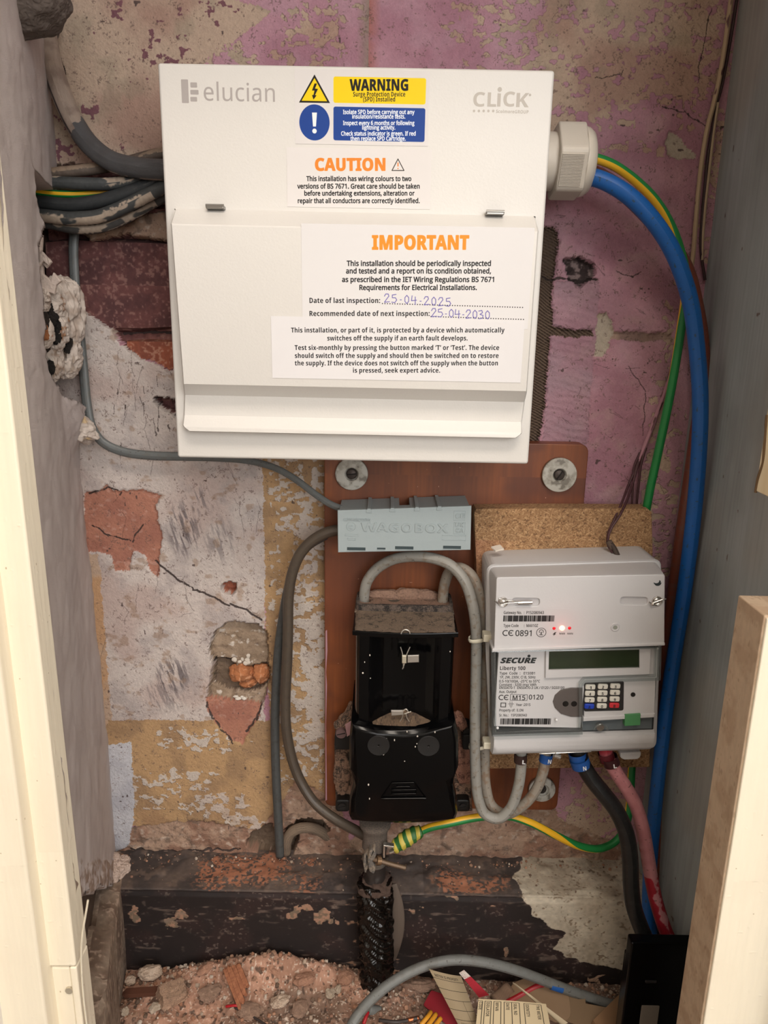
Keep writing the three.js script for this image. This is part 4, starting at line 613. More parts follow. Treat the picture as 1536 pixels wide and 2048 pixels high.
// ---------------------------------------------------------------- timber mounting board, chipboard meter board
const noGroup = undefined;
const washerMat = (() => { const t = pixelTex(128, 128, (u, v) => { const n = fbm(u * 7, v * 7, 621, 4); return mix(mix([186, 184, 176], [160, 156, 146], smooth(0.45, 0.6, n)), [112, 106, 98], smooth(0.62, 0.7, n) * 0.8); }); t.repeat.set(22, 22); return new THREE.MeshStandardMaterial({ map: t, roughness: 0.5 }); })();
const BZ = 0.019, boardL = at(649, 1200, BZ).x, boardR = at(1173, 950, BZ).x, boardT = at(900, 884, BZ).y, boardB = at(651, 1612, BZ).y;
const board = thing('mounting_board', 'varnished reddish brown plywood backboard behind the fuse cutout and meter', 'board', [boardL, boardB, 0]);
{
  const t = pixelTex(512, 768, (u, v) => { const w = u * 26 + 3 * fbm(u * 3, v * 2, 631, 3), g = fbm(u * 130, v * 5, 632, 3), n = fbm(u * 6, v * 8, 633, 3); let c = mix([138, 74, 32], [90, 43, 18], 0.45 * (0.5 + 0.5 * Math.sin(w)) + 0.5 * (g - 0.2)); c = mix(c, [86, 40, 22], smooth(0.5, 0.75, n) * 0.5); if (vn(u * 70, v * 100, 634) > 0.988) c = [200, 160, 140]; return c; });
  const ply = new THREE.MeshPhysicalMaterial({ map: t, roughness: 0.5, clearcoat: 0.25, clearcoatRoughness: 0.35 });
  const g = slab(rounded([[boardL, boardB], [boardR, boardB], [boardR, boardT], [boardL, boardT]], 0.009), 0.0015, BZ, 0.0008); put('panel', uvXY(g, 3.6), ply, board);
  // paint left along the edge of the board
  put('paint_smear', join([[[651, 1262], [654, 1260], [655, 1300], [652, 1345], [654, 1370], [652, 1450], [654, 1600], [651, 1602]]].map((l) => slab(outline(l, BZ + 0.0004), BZ - 0.003, BZ + 0.0004, 0.0002))), M(0xb48a96, 0.8), board);
  const iron = M(0x4c4440, 0.55, { metalness: 0.5 });
  for (const [px, py, r, dome] of [[703, 949, 33, 11], [1120, 951, 35, 11], [1085, 1582, 27, 9]]) {
    const p = at(px, py, BZ + 0.006), k = (p.x - at(px - 10, py, BZ + 0.006).x) / 10;
    const w = new THREE.LatheGeometry([[0, 0.0], [r, 0], [r, 4.5], [r - 1.5, 6], [15, 6.4], [13, 5.6], [12.5, 1.5], [0, 1.5]].map((q) => new THREE.Vector2(q[0] * k, q[1] * 0.0009)), 40); w.rotateX(Math.PI / 2); w.translate(p.x, p.y, BZ); const wm = put('washer', uvXY(w), washerMat, board);
    const s = new THREE.LatheGeometry([[0, 4.6], [8, 3.8], [dome, 2.4], [dome, 0]].map((q) => new THREE.Vector2(q[0] * k, q[1] * 0.0009)), 24); s.rotateX(Math.PI / 2); const a = new THREE.BoxGeometry(dome * 1.7 * k, 0.0011, 0.0006).rotateZ(px > 1000 ? 1 : 0.1).translate(0, 0, 0.0041);
    const sg = join([s]); sg.translate(p.x - boardL, p.y - boardB, BZ + 0.001); const sm = mesh('screw', sg, iron, wm); a.translate(p.x - boardL, p.y - boardB, BZ + 0.001); mesh('slot', a, M(0x1e1a18, 0.9), wm);
  }
}
const CHZ = 0.04, chip = thing('chipboard_panel', 'rough offcut of raw chipboard that carries the electricity meter', 'board', [0.09, 0.25, BZ]);
{
  const t = pixelTex(768, 768, (u, v) => { const f = (s, k, a) => { const x = u * k * Math.cos(a) + v * k * Math.sin(a), y = -u * k * Math.sin(a) + v * k * Math.cos(a); return vn(x * 0.35, y * 1.4, s); }; const n = Math.max(f(641, 330, 0.4), f(642, 300, -0.5), f(643, 360, 1.3)), m = fbm(u * 180, v * 180, 644, 2), q = fbm(u * 8, v * 8, 645, 3); let c = mix([150, 114, 80], [188, 152, 112], smooth(0.62, 0.9, n)); c = mix(c, [92, 66, 46], smooth(0.64, 0.76, m) * 0.6); c = mix(c, [176, 110, 92], 0.55 * smooth(0.3, 0, u) * smooth(0.6, 1, v)); return mul(c, 0.92 + 0.16 * q); });
  const m = new THREE.MeshStandardMaterial({ map: t, bumpMap: t, bumpScale: 0.0012, roughness: 0.95 });
  const pts = outline([[948, 1026], [952, 1018], [1100, 1017], [1296, 1018], [1304, 1024], [1306, 1100], [1306, 1300], [1302, 1420], [1300, 1535], [1120, 1537], [970, 1538], [962, 1400], [955, 1200]], CHZ); const xs = pts.map((p) => p[0]), ys = pts.map((p) => p[1]), x0 = Math.min(...xs), y0 = Math.min(...ys), k = 1 / (Math.max(...ys) - y0);
  const g = slab(pts, BZ + 0.0005, CHZ, 0.0012); const p = g.attributes.position, uv = g.attributes.uv; for (let i = 0; i < p.count; i++) uv.setXY(i, (p.getX(i) - x0) * k + p.getZ(i) * 3, (p.getY(i) - y0) * k + p.getZ(i) * 3); put('panel', g, m, chip);
}

// ---------------------------------------------------------------- grey junction box
const jz0 = BZ + 0.0005, jz1 = 0.068, jb = thing('junction_box', 'grey plastic cable connector box with raised lettering under the consumer unit', 'junction box', [at(810, 1060, jz1).x, at(810, 1060, jz1).y, BZ]);
{
  const grey = M(0x9da9ac, 0.5, { bumpMap: enamelB, bumpScale: 0.0001 }), F = outline([[676, 1105], [941, 1100], [943, 1012], [675, 1021]], jz1), k = (F[1][0] - F[0][0]) / 265;
  const lid = slab(F, jz1 - 0.004, jz1, 0.0006); put('lid', lid, grey, jb);
  const inset = (d) => F.map(([x, y]) => { const cx = (F[0][0] + F[2][0]) / 2, cy = (F[0][1] + F[2][1]) / 2; return [x + Math.sign(cx - x) * d, y + Math.sign(cy - y) * d]; });
  const B = inset(0.0012), gapL = at(799, 1000, 0.05).x, gapR = at(820, 1000, 0.05).x;
  // body with the notch in its top edge
  const yl = B[3][1], yr = B[2][1], yt = (x) => lerp(yl, yr, (x - B[3][0]) / (B[2][0] - B[3][0]));
  put('body', join([slab([B[0], [B[1][0], B[1][1]], [B[2][0], B[2][1] - 0.008], [B[3][0], B[3][1] - 0.008]], jz0, jz1 - 0.004, 0.0005), slab([[B[3][0], yl - 0.0085], [gapL, yt(gapL) - 0.0085], [gapL, yt(gapL)], [B[3][0], yl]], jz0 + 0.002, jz1 - 0.004, 0.0008), slab([[gapR, yt(gapR) - 0.0085], [B[2][0], yr - 0.0085], [B[2][0], yr], [gapR, yt(gapR)]], jz0 + 0.002, jz1 - 0.004, 0.0008), slab([[gapL, yt(gapL) - 0.0085], [gapR, yt(gapR) - 0.0085], [gapR, yt(gapR) - 0.0002], [gapL, yt(gapL) - 0.0002]], jz1 - 0.018, jz1 - 0.004, 0.0006)]), grey, jb);
  for (const px of [738, 785, 834, 879]) { const p = at(px, 1016, jz1), yy = yt(p.x) + 0.001; put('clip', join([box(p.x - 0.0026, p.x + 0.0026, yy - 0.0028, yy + 0.0001, jz1 - 0.003, jz1 + 0.0007, 0.0003), box(p.x - 0.0016, p.x + 0.0016, yy - 0.002, yy + 0.0009, jz0 + 0.004, jz1 + 0.0004, 0.0003)]), grey, jb); }
  const pit = M(0x39464a, 0.8); for (const [l, r, yy, h] of [[694, 731, 1098, 6], [754, 771, 1097.5, 4], [790, 827, 1096, 6], [886, 922, 1095, 6]]) { const a = at(l, yy + h / 2, jz1), b = at(r, yy - h / 2, jz1); put('latch_slot', join([box(a.x, b.x, a.y, b.y, jz1 - 0.001, jz1 + 0.0001, 0.0001)]), pit, jb).add((() => { const m = mesh('slot_lip', box(a.x, b.x, a.y - 0.0006, a.y + 0.0003, jz1 - 0.001, jz1 + 0.0004, 0.0002).translate(-jb.position.x, -jb.position.y, -jb.position.z), grey, new THREE.Group()); return m; })()); }
  const em = (str, l, r, yb, ph) => { const a = at(l, yb, jz1), b = at(r, yb, jz1); return raised(str, a.x, b.x, a.y, ph * k, jz1 - 0.0002, 0.0010); };
  const ring = (px, py, r) => { const p = at(px, py, jz1); return new THREE.TorusGeometry(r * k, 0.0003, 6, 28).translate(p.x, p.y, jz1); };
  const frame = (l, t, r, b) => { const A = at(l, b, jz1), C = at(r, t, jz1), w = 0.0003; return [[A.x, C.x, A.y, A.y + w], [A.x, C.x, C.y - w, C.y], [A.x, A.x + w, A.y, C.y], [C.x - w, C.x, A.y, C.y]].map(([a, b2, c, d]) => new THREE.BoxGeometry(b2 - a, d - c, 0.0006).translate((a + b2) / 2, (c + d) / 2, jz1)); };
  put('raised_lettering', join([em('WAGOBOX', 722, 896, 1062, 18), em('CONNECTION', 687, 741, 1041, 5), em('C', 698, 706, 1057, 7), ...frame(690, 1068, 716, 1072), ...frame(695, 1076, 711, 1080), em('C', 911, 919, 1036, 9), em('E', 921, 929, 1036, 9), em('UK', 911, 928, 1053, 8), em('CA', 911, 928, 1064, 8), ring(702, 1053, 9), ...frame(907, 1022, 931, 1041), ...frame(907, 1045, 931, 1068), ...frame(884, 1071, 932, 1080)]), grey, jb);
}

// ---------------------------------------------------------------- service cutout (black fuse carrier with dusty cap, lower cover and side flanges)
const bakelite = new THREE.MeshPhysicalMaterial({ color: 0x060607, roughness: 0.16, specularIntensity: 0.45 });
const dustTex = (base, dust, amount, seed, size = 256) => pixelTex(size, size, (u, v) => { const n = fbm(u * 14, v * 14, seed, 4), m = fbm(u * 90, v * 90, seed + 3, 3); let c = mix(hex(base), hex(dust), smooth(0.5 - amount * 0.5, 0.8 - amount * 0.5, 0.65 * n + 0.35 * m)); if (vn(u * 120, v * 120, seed + 7) > 0.95) c = mix(c, [206, 166, 140], 0.7); return mul(c, 0.85 + 0.3 * m); });
const dusty = (base, dust, amount, seed, rep = 8) => { const t = dustTex(base, dust, amount, seed); t.repeat.set(rep, rep); return new THREE.MeshStandardMaterial({ map: t, bumpMap: t, bumpScale: 0.001, roughness: 0.92 }); };
const cut = thing('service_cutout', 'black main fuse cutout with a dusty sloping cap and two wire seals', 'fuse holder', [0.02, 0.22, BZ]);
const dustCap = dusty(0x38322c, 0x6e5e50, 0.6, 701, 14), dustFlange = dusty(0x2c2622, 0x8a6e5c, 0.45, 705, 14), pinkDust = dusty(0x5a3c34, 0x9a705e, 0.5, 709, 14);
{
  const dull = M(0x111010, 0.5), z = { back: BZ + 0.0005, rim: 0.058, front: 0.1 };
  // base with side flanges
  const fl = outline([[668, 1490], [676, 1462], [700, 1440], [905, 1440], [930, 1462], [944, 1490], [942, 1560], [945, 1624], [905, 1626], [700, 1622], [671, 1618], [670, 1560]], 0.034); put('base', slab(fl, z.back, 0.034, 0.003), dustFlange, cut);
  for (const [l, t, r, b] of [[669, 1470, 702, 1500], [925, 1470, 946, 1500]]) put('terminal_lug', slab(rounded(outline([[l, b], [r, b], [r, t], [l, t]], 0.05), 0.003), 0.03, 0.05, 0.001), dull, cut);
  for (const [px, py, zz, r] of [[682, 1468, 0.052, 10], [684, 1614, 0.046, 8], [926, 1614, 0.046, 7], [936, 1466, 0.048, 9]]) { const p = at(px, py, zz), k = r / 1980; const s = put('flange_screw', join([new THREE.CylinderGeometry(k, k * 1.05, 0.004, 20).rotateX(Math.PI / 2).translate(p.x, p.y, zz - 0.002), new THREE.CylinderGeometry(k * 0.9, k * 0.9, 0.02, 12).rotateX(Math.PI / 2).translate(p.x, p.y, zz - 0.012)]), px === 682 ? M(0x7a6262, 0.5, { metalness: 0.3 }) : M(0x2c2a2a, 0.5, { metalness: 0.4 }), cut); s.add(new THREE.Mesh(new THREE.BoxGeometry(k * 1.7, 0.0008, 0.0006).rotateZ(0.25).translate(p.x - 0.02, p.y - 0.22, zz + 0.0001 - BZ), M(0x191716, 0.9))); s.children[0].name = 'slot'; }
  for (const [l, t, r, b] of [[671, 1600, 700, 1624], [912, 1600, 940, 1624]]) put('fixing_ear', slab(rounded(outline([[l, b], [r, b], [r, t], [l, t]], 0.044), 0.004), 0.024, 0.044, 0.0015), dull, cut);
  // a cover of old paint on the upper left flange
  put('paint_flake', slab(outline([[690, 1450], [704, 1442], [706, 1466], [694, 1474]], 0.0555), 0.0535, 0.0555, 0.0005), M(0xb48c90, 0.8), cut);
  // crusts of fallen dust beside the carrier
  for (const [px, py, rx, ry, rz, s, rot] of [[692, 1440, 0.007, 0.011, 0.006, 711, -0.5], [680, 1450, 0.006, 0.006, 0.006, 712, 0], [698, 1424, 0.004, 0.012, 0.005, 713, -0.2], [920, 1442, 0.006, 0.012, 0.006, 714, 0.5], [929, 1525, 0.009, 0.026, 0.003, 715, 0.05], [684, 1545, 0.009, 0.024, 0.003, 717, 0]]) { const p = at(px, py, rz < 0.004 ? 0.0345 : 0.042), g = lump(rx, ry, rz, s, 0.35, 2.2, 12); g.rotateZ(rot); put('dust_crust', g.translate(p.x, p.y, p.z), px > 800 ? pinkDust : dustFlange, cut); }
  // carrier: cross-section with a scooped finger grip, swept up the front
  const L = at(709, 1350, z.front).x, R = at(909, 1350, z.front).x, yB = at(800, 1452, z.front).y, yTf = at(800, 1272, z.front).y, W = R - L, cx = (L + R) / 2;
  const prof = (s) => { const pts = [[L, z.back], [R, z.back], [R, 0.085], [R - 0.002, 0.0945]]; for (let i = 0; i <= 28; i++) { const x = lerp(R - 0.004, L + 0.004, i / 28), q = (x - cx) / (W / 2); let zz = 0.0975 + 0.0045 * (1 - q * q); const e = Math.abs(q) / 0.7; if (e < 1) zz -= s * 0.016 * Math.pow(Math.cos(e * Math.PI / 2), 0.7); pts.push([x, zz]); } pts.push([L + 0.002, 0.0945], [L, 0.085]); return pts; };
  const rows = [[yB - 0.004, 0], [yB + 0.0005, 0], [yB + 0.0015, 1], [yTf, 1]], rings = rows.map(([yy, s]) => [prof(s).map(([x, zz]) => [x, zz]), yy]);
  const body = loft(rings, 0.5); { const p = body.attributes.position; for (let i = 0; i < p.count; i++) { const x = p.getX(i), a = p.getY(i), b = p.getZ(i); p.setXYZ(i, x, b, a); } const id = body.index; const ps = body; if (!id) { for (let i = 0; i < p.count; i += 3) { const t = [p.getX(i + 1), p.getY(i + 1), p.getZ(i + 1)]; p.setXYZ(i + 1, p.getX(i + 2), p.getY(i + 2), p.getZ(i + 2)); p.setXYZ(i + 2, ...t); } } }
  let bg = mergeVertices(body.deleteAttribute('normal').deleteAttribute('uv'), 1e-6); bg = toCreasedNormals(bg, 0.5); put('fuse_carrier', uvXY(bg), bakelite, cut);
  // dust that has settled on the ledge of the finger grip
  { const nx = 36, nz = 12, pos = [], idx = []; for (let j = 0; j <= nz; j++) for (let i = 0; i <= nx; i++) { const q = (i / nx * 2 - 1) * 0.7, e = Math.abs(q) / 0.7, dome = 0.0975 + 0.0045 * (1 - q * q), back = dome - 0.016 * Math.pow(Math.cos(Math.min(1, e) * Math.PI / 2), 0.7) - 0.001, x = cx + q * W / 2, t = j / nz, peak = Math.max(0, 1 - Math.pow(e, 0.9)); pos.push(x, yB + 0.0008 + 0.010 * peak * (1 - t) * (0.85 + 0.3 * fbm(x * 300 + 9, t * 5, 720, 2)), lerp(back, dome - 0.0006, t)); } for (let j = 0; j < nz; j++) for (let i = 0; i < nx; i++) { const a = j * (nx + 1) + i, b = a + nx + 1; idx.push(a, b + 1, a + 1, a, b, b + 1); } const g = uvXY(geom(pos, idx)); put('dust_heap', g, dusty(0x40332b, 0x62503f, 0.6, 721, 14), cut); }
  // cap: a dusty slope from the raised rim at the back down to the front edge
  const rimY = at(805, 1211, z.rim).y, rimB = at(805, 1223, z.rim).y, frontY = at(800, 1262, 0.1).y, backY = rimY, capL = at(709, 1240, 0.08).x - 0.001, capR = at(911, 1240, 0.08).x + 0.001;
  const top = []; { const nx = 40, nz = 24, pos = [], uv = [], idx = []; for (let j = 0; j <= nz; j++) for (let i = 0; i <= nx; i++) { const q = i / nx * 2 - 1, x = lerp(capL, capR, i / nx), zz = lerp(z.rim - 0.001, 0.0995 + 0.004 * (1 - q * q), j / nz); let y = lerp(rimB, frontY, j / nz) + 0.0012 * (fbm(x * 160, zz * 160, 722, 3) - 0.5); if (Math.abs(q) > 0.94) y -= 0.003 * (Math.abs(q) - 0.94) / 0.06; pos.push(x, y, zz); uv.push(x, zz); } for (let j = 0; j < nz; j++) for (let i = 0; i < nx; i++) { const a = j * (nx + 1) + i, b = a + nx + 1; idx.push(a, b + 1, a + 1, a, b, b + 1); } put('cap_slope', geom(pos, idx, uv), dustCap, cut); }
  const capOut = []; for (let i = 0; i <= 24; i++) { const q = i / 24 * 2 - 1; capOut.push([lerp(capL, capR, i / 24), 0.0998 + 0.004 * (1 - q * q)]); }
  const lay = (pts, y0, y1, bev = 0.0008, holes = []) => { const g = slab(pts.map(([x, zz]) => [x, -zz]), y0, y1, bev, holes.map((h) => h.map(([x, zz]) => [x, -zz]))); g.rotateX(-Math.PI / 2); return uvBox(g); };   // an outline in x, z given thickness in y
  put('cap', lay([...capOut.map(([x, zz]) => [x, zz]), [capR, 0.05], [capR, z.back], [capL, z.back], [capL, 0.05]], yTf - 0.0005, frontY - 0.0004, 0.0008), bakelite, cut);
  put('cap_cheek', lay([[capL, z.back], [capR, z.back], [capR, z.rim], [capL, z.rim]], frontY - 0.001, rimB - 0.001, 0.001), dustCap, cut);
  // collar with the cable holes
  const holeC = [[731, 1205, 13], [788, 1203, 15], [815, 1202, 9], [856, 1201, 15], [885, 1203, 13]].map(([px, py, r]) => { const p = onFloor(px, py, rimB + 0.001); return [p.x, clamp(p.z, z.back + 0.008, z.rim - 0.006), r / 2050]; });
  const rimPts = rounded([[capL + 0.001, z.back], [capR - 0.001, z.back], [capR - 0.001, z.rim], [capL + 0.001, z.rim]], 0.008), inner = rounded([[capL + 0.0035, z.back + 0.0025], [capR - 0.0035, z.back + 0.0025], [capR - 0.0035, z.rim - 0.0025], [capL + 0.0035, z.rim - 0.0025]], 0.007);
  put('collar', lay(rimPts, rimB - 0.0006, rimY, 0.0006, [inner]), dusty(0x262220, 0x5c5048, 0.35, 725, 14), cut);
  put('entry_plate', lay(inner.map(([x, zz]) => [x * 1, zz]), rimB - 0.0006, rimY - 0.003, 0.0001, holeC.filter((h, i) => i !== 2).map(([x, zz, r]) => circle(x, zz, r * 0.86, 20))), dusty(0x54443a, 0x84695a, 0.6, 726, 14), cut);
  for (const [x, zz, r] of holeC.filter((h, i) => i === 1 || i === 3)) put('blanking_grommet', lay(circle(x, zz, r * 0.84, 20), rimB - 0.0006, rimY - 0.0042, 0.0005), M(0x4c463e, 0.8), cut);
  for (const [px, rx, ry, s] of [[770, 0.018, 0.006, 731], [815, 0.016, 0.008, 732], [850, 0.013, 0.007, 733]]) put('dust_heap', lump(rx, ry, 0.006, s, 0.25, 2.4, 14).translate(at(px, 1200, 0.03).x, rimY - 0.0015, 0.028), dusty(0x5c483c, 0x84695a, 0.7, 735, 14), cut);
  // lower cover: shouldered outline, two round knockouts and a raised plate
  const cov = (zz, d = 0) => { const q = outline([[702, 1446], [699, 1475], [697, 1535], [704, 1556], [706, 1575], [699, 1604], [697, 1634], [701, 1644], [740, 1648], [800, 1650], [870, 1648], [912, 1642], [916, 1632], [914, 1600], [908, 1572], [911, 1555], [918, 1535], [917, 1475], [911, 1446], [860, 1456], [800, 1459], [745, 1456]], 0.106), mx = q.reduce((s, p) => s + p[0], 0) / q.length, my = q.reduce((s, p) => s + p[1], 0) / q.length; return q.map(([x, y]) => [x + Math.sign(mx - x) * Math.min(d, Math.abs(mx - x)), y + Math.sign(my - y) * Math.min(d, Math.abs(my - y))]); };
  put('lower_cover', loft([[cov(0, -0.0005), BZ + 0.004], [cov(0, 0), 0.08], [cov(0, 0), 0.1], [cov(0, 0.0008), 0.1035], [cov(0, 0.0022), 0.1057], [cov(0, 0.0045), 0.1072], [cov(0, 0.008), 0.1078]], 0.9), bakelite, cut);
  for (const px of [757, 857]) { const p = at(px, px < 800 ? 1491 : 1492, 0.1082), r = 0.0102; const k = put('knockout', (() => { const g = new THREE.LatheGeometry([[0.0006, -0.0003], [0.001, 0.0004], [0.0014, 0.0004], [r - 0.0012, 0.0004], [r - 0.0005, 0.0009], [r, 0.0006], [r + 0.0004, -0.0014]].map((q) => new THREE.Vector2(...q)), 36); g.rotateX(Math.PI / 2); g.rotateY(px < 800 ? -0.05 : 0.05); g.translate(p.x, p.y, 0.1079); return g; })(), M(0x161515, 0.55), cut); }
  const bar = (a, b, w) => tubeGeo([at(a[0], a[1], 0.1086), at((a[0] + b[0]) / 2, (a[1] + b[1]) / 2, 0.1087), at(b[0], b[1], 0.1086)], w, { radial: 6 });
  put('raised_emblem', join([bar([762, 1597], [852, 1596], 0.0009), bar([764, 1594], [784, 1566], 0.0004), bar([784, 1566], [828, 1565], 0.0004), bar([828, 1565], [850, 1594], 0.0004), bar([783, 1580], [832, 1579], 0.0004), bar([783, 1588], [832, 1587], 0.0004), bar([783, 1580], [783, 1588], 0.0004), bar([832, 1579], [832, 1587], 0.0004), bar([792, 1573], [820, 1573], 0.0004)]), bakelite, cut);
  // wire seals
  const wire = M(0xd8d2c8, 0.3, { metalness: 0.7 }), lead = M(0xb4aea6, 0.38, { metalness: 0.7 });
  const w = (pts, r = 0.0005) => tubeGeo(pts.map(([x, y, zz]) => at(x, y, zz)), r, { radial: 6, step: 0.001 });
  const s1 = put('wire_seal', join([w([[801, 1294, 0.0985], [805, 1308, 0.0995], [806, 1322, 0.0995], [807, 1336, 0.099]]), w([[820, 1294, 0.0985], [813, 1310, 0.0995], [810, 1325, 0.0995], [805, 1338, 0.099]]), w([[802, 1268, 0.104], [805, 1262, 0.1035], [811, 1259, 0.103], [818, 1262, 0.1035], [820, 1268, 0.104]], 0.0006)]), wire, cut);
  const tagG = (pts, z0, z1) => { const g = slab(outline(pts, z1), z0, z1, 0.0006); g.translate(-0.02, -0.22, -BZ); return g; };
  mesh('seal_tag', tagG([[804, 1311], [813, 1311], [813, 1327], [804, 1327]], 0.0985, 0.1012), M(0xd4ccb8, 0.35, { metalness: 0.6 }), s1); mesh('seal_tag', tagG([[815, 1311], [838, 1310], [838, 1325], [815, 1326]], 0.0985, 0.1005), lead, s1);
  const s2 = put('wire_seal', join([w([[797, 1447, 0.096], [804, 1436, 0.098], [806, 1428, 0.1]]), w([[821, 1447, 0.096], [814, 1436, 0.098], [812, 1428, 0.1]]), w([[804, 1424, 0.1], [812, 1418, 0.1], [816, 1424, 0.1], [808, 1428, 0.1], [822, 1423, 0.1]], 0.0006)]), wire, cut);
  mesh('seal_tag', tagG([[782, 1421], [806, 1421], [807, 1430], [783, 1432]], 0.099, 0.1012), lead, s2);
  // flecks of paint on the bakelite
  const fleck = []; const fr = rng(77); for (let k = 0; k < 26; k++) { const px = 715 + fr() * 190, py = 1285 + fr() * 345, on = py > 1462, p = at(px, py, on ? 0.1082 : 0.1005), q = (p.x - cx) / (W / 2); if (!on && Math.abs(q) < 0.66) continue; fleck.push(lump(0.0004 + 0.0004 * fr(), 0.0005 + 0.0008 * fr(), 0.0003, 740 + k, 0.3, 2, 1).translate(p.x, p.y, on ? 0.1078 : 0.0978 + 0.0045 * (1 - q * q))); } put('paint_flecks', join(fleck), M(0xd6cec2, 0.7), cut);
}

// ---------------------------------------------------------------- electricity meter
const meterAt = at(1150, 1505, CHZ), meter = thing('electricity_meter', 'light grey smart electricity meter with keypad and dark green display on chipboard', 'meter', [meterAt.x, meterAt.y, CHZ]);
{
  const abs = M(0xc8c7c8, 0.45, { bumpMap: enamelB, bumpScale: 0.0001 }), absTop = dusty(0xb8b2ac, 0xa89c90, 0.25, 801, 5); absTop.roughness = 0.7;
  const zr = 0.083, zf = 0.118, face = 0.108;
  const O = (pts, zz, r) => rounded(outline(pts, zz), r);
  // rear housing up to its rim
  const back = [[974, 1118], [1322, 1106], [1318, 1300], [1308, 1500], [984, 1508], [972, 1300]], rimO = O([[973, 1128], [1322, 1117], [1319, 1300], [1312, 1496], [980, 1504], [971, 1300]], zr, 0.008), sh = (pts, d) => { const mx = pts.reduce((s, p) => s + p[0], 0) / pts.length, my = pts.reduce((s, p) => s + p[1], 0) / pts.length; return pts.map(([x, y]) => { const l = Math.hypot(x - mx, y - my); return [x - (x - mx) / l * d, y - (y - my) / l * d]; }); };
  put('rear_housing', loft([[sh(rimO, 0.0015), CHZ + 0.0004], [sh(rimO, 0.0006), zr - 0.002], [rimO, zr - 0.0005], [rimO, zr + 0.0008], [sh(rimO, 0.0012), zr + 0.0022], [sh(rimO, 0.004), zr + 0.0026]], 0.7), abs, meter);
  // upper cover: a truncated pyramid with a lip along its lower edge
  const A = O([[978, 1134], [1316, 1123], [1327, 1296], [982, 1304]], zr + 0.002, 0.006), B = O([[993, 1155], [1330, 1149], [1329, 1288], [988, 1300]], zf, 0.0022);
  put('upper_cover', loft([[A, zr + 0.001], [A.map((p, i) => [lerp(p[0], B[i][0], 0.9), lerp(p[1], B[i][1], 0.93)]), zf - 0.0034], [A.map((p, i) => [lerp(p[0], B[i][0], 0.97), lerp(p[1], B[i][1], 0.97)]), zf - 0.0022]], 0.5), abs, meter);
  const slots = [[1024, 1080, 1204], [1240, 1296, 1202]].map(([l, r, yy]) => { const p0 = at(l, yy + 7, zf), p1 = at(r, yy - 7, zf); return rounded([[p0.x, p0.y], [p1.x, p0.y], [p1.x, p1.y], [p0.x, p1.y]], 0.0034); });
  put('front_plate', slab(B, zf - 0.0026, zf, 0.0007, slots), abs, meter);
  put('cover_lip', slab(rounded(outline([[984, 1304], [1330, 1291], [1330, 1285], [984, 1297]], zf + 0.001), 0.001), 0.1, zf + 0.0015, 0.0007), abs, meter);
  const sub = (parent, name, g, m) => { g.translate(-meterAt.x, -meterAt.y, -CHZ); return mesh(name, g, m, parent); };
  // the sealing slots and their screws
  const slotM = M(0xbcbabb, 0.55), chrome = M(0xcac7c2, 0.22, { metalness: 0.9 });
  for (const [l, r, yy, ex] of [[1024, 1080, 1204, 1006], [1240, 1296, 1202, 1314]]) {
    const p0 = at(l, yy + 7, zf), p1 = at(r, yy - 7, zf); const w = [[p0.x, p0.y], [p1.x, p0.y], [p1.x, p1.y], [p0.x, p1.y]];
    const s = put('sealing_slot', slab(rounded(w.map(([x, y]) => [x + Math.sign(x - (p0.x + p1.x) / 2) * 0.001, y + Math.sign(y - (p0.y + p1.y) / 2) * 0.001]), 0.004), zf - 0.0026, zf - 0.0019, 0.0001), slotM, meter);
    const e = at(ex, yy, zf); const sc = put('seal_screw', new THREE.LatheGeometry([[0, 0.0012], [0.0022, 0.001], [0.0025, 0.0003], [0.0034, 0.0003], [0.0038, 0.001], [0.0043, 0.001], [0.0046, 0]].map((q) => new THREE.Vector2(...q)), 26).rotateX(Math.PI / 2).translate(e.x, e.y, zf), chrome, meter);
    sub(sc, 'seal_wire', join(ex < 1100 ? [tubeGeo([[990, 1201], [1000, 1209], [1016, 1206], [1030, 1205], [1040, 1204]].map(([x, y]) => at(x, y, zf + 0.0028)), 0.0007, { radial: 6 }), tubeGeo([[998, 1197], [1010, 1200], [1026, 1202], [1040, 1207]].map(([x, y]) => at(x, y, zf + 0.0024)), 0.0006, { radial: 6 }), new THREE.CylinderGeometry(0.0018, 0.0018, 0.012, 14).rotateZ(Math.PI / 2).rotateZ(0.06).translate(at(1049, 1203, zf).x, at(1049, 1203, zf).y, zf + 0.0024)] : [tubeGeo([[1304, 1206], [1316, 1202], [1324, 1199], [1332, 1198]].map(([x, y]) => at(x, y, zf + 0.0028)), 0.0007, { radial: 6 }), new THREE.SphereGeometry(0.0018, 12, 10).translate(at(1304, 1206, zf).x, at(1304, 1206, zf).y, zf + 0.0022), tubeGeo([[1298, 1204], [1308, 1209], [1320, 1206]].map(([x, y]) => at(x, y, zf + 0.0026)), 0.0006, { radial: 6 })]), chrome);
  }
  const clearPrint = (col) => M(0xffffff, 0.45), bars = (g, Q, l, r, t, b, seed, col = '#222') => { const rr = rng(seed); g.fillStyle = col; let x = l; while (x < r) { const w = 0.8 + Math.floor(rr() * 3) * 0.75, a = Q(x, t), c = Q(Math.min(r, x + w), b); g.fillRect(a[0], a[1], c[0] - a[0], c[1] - a[1]); x += w + 0.8 + Math.floor(rr() * 2) * 0.9; } };
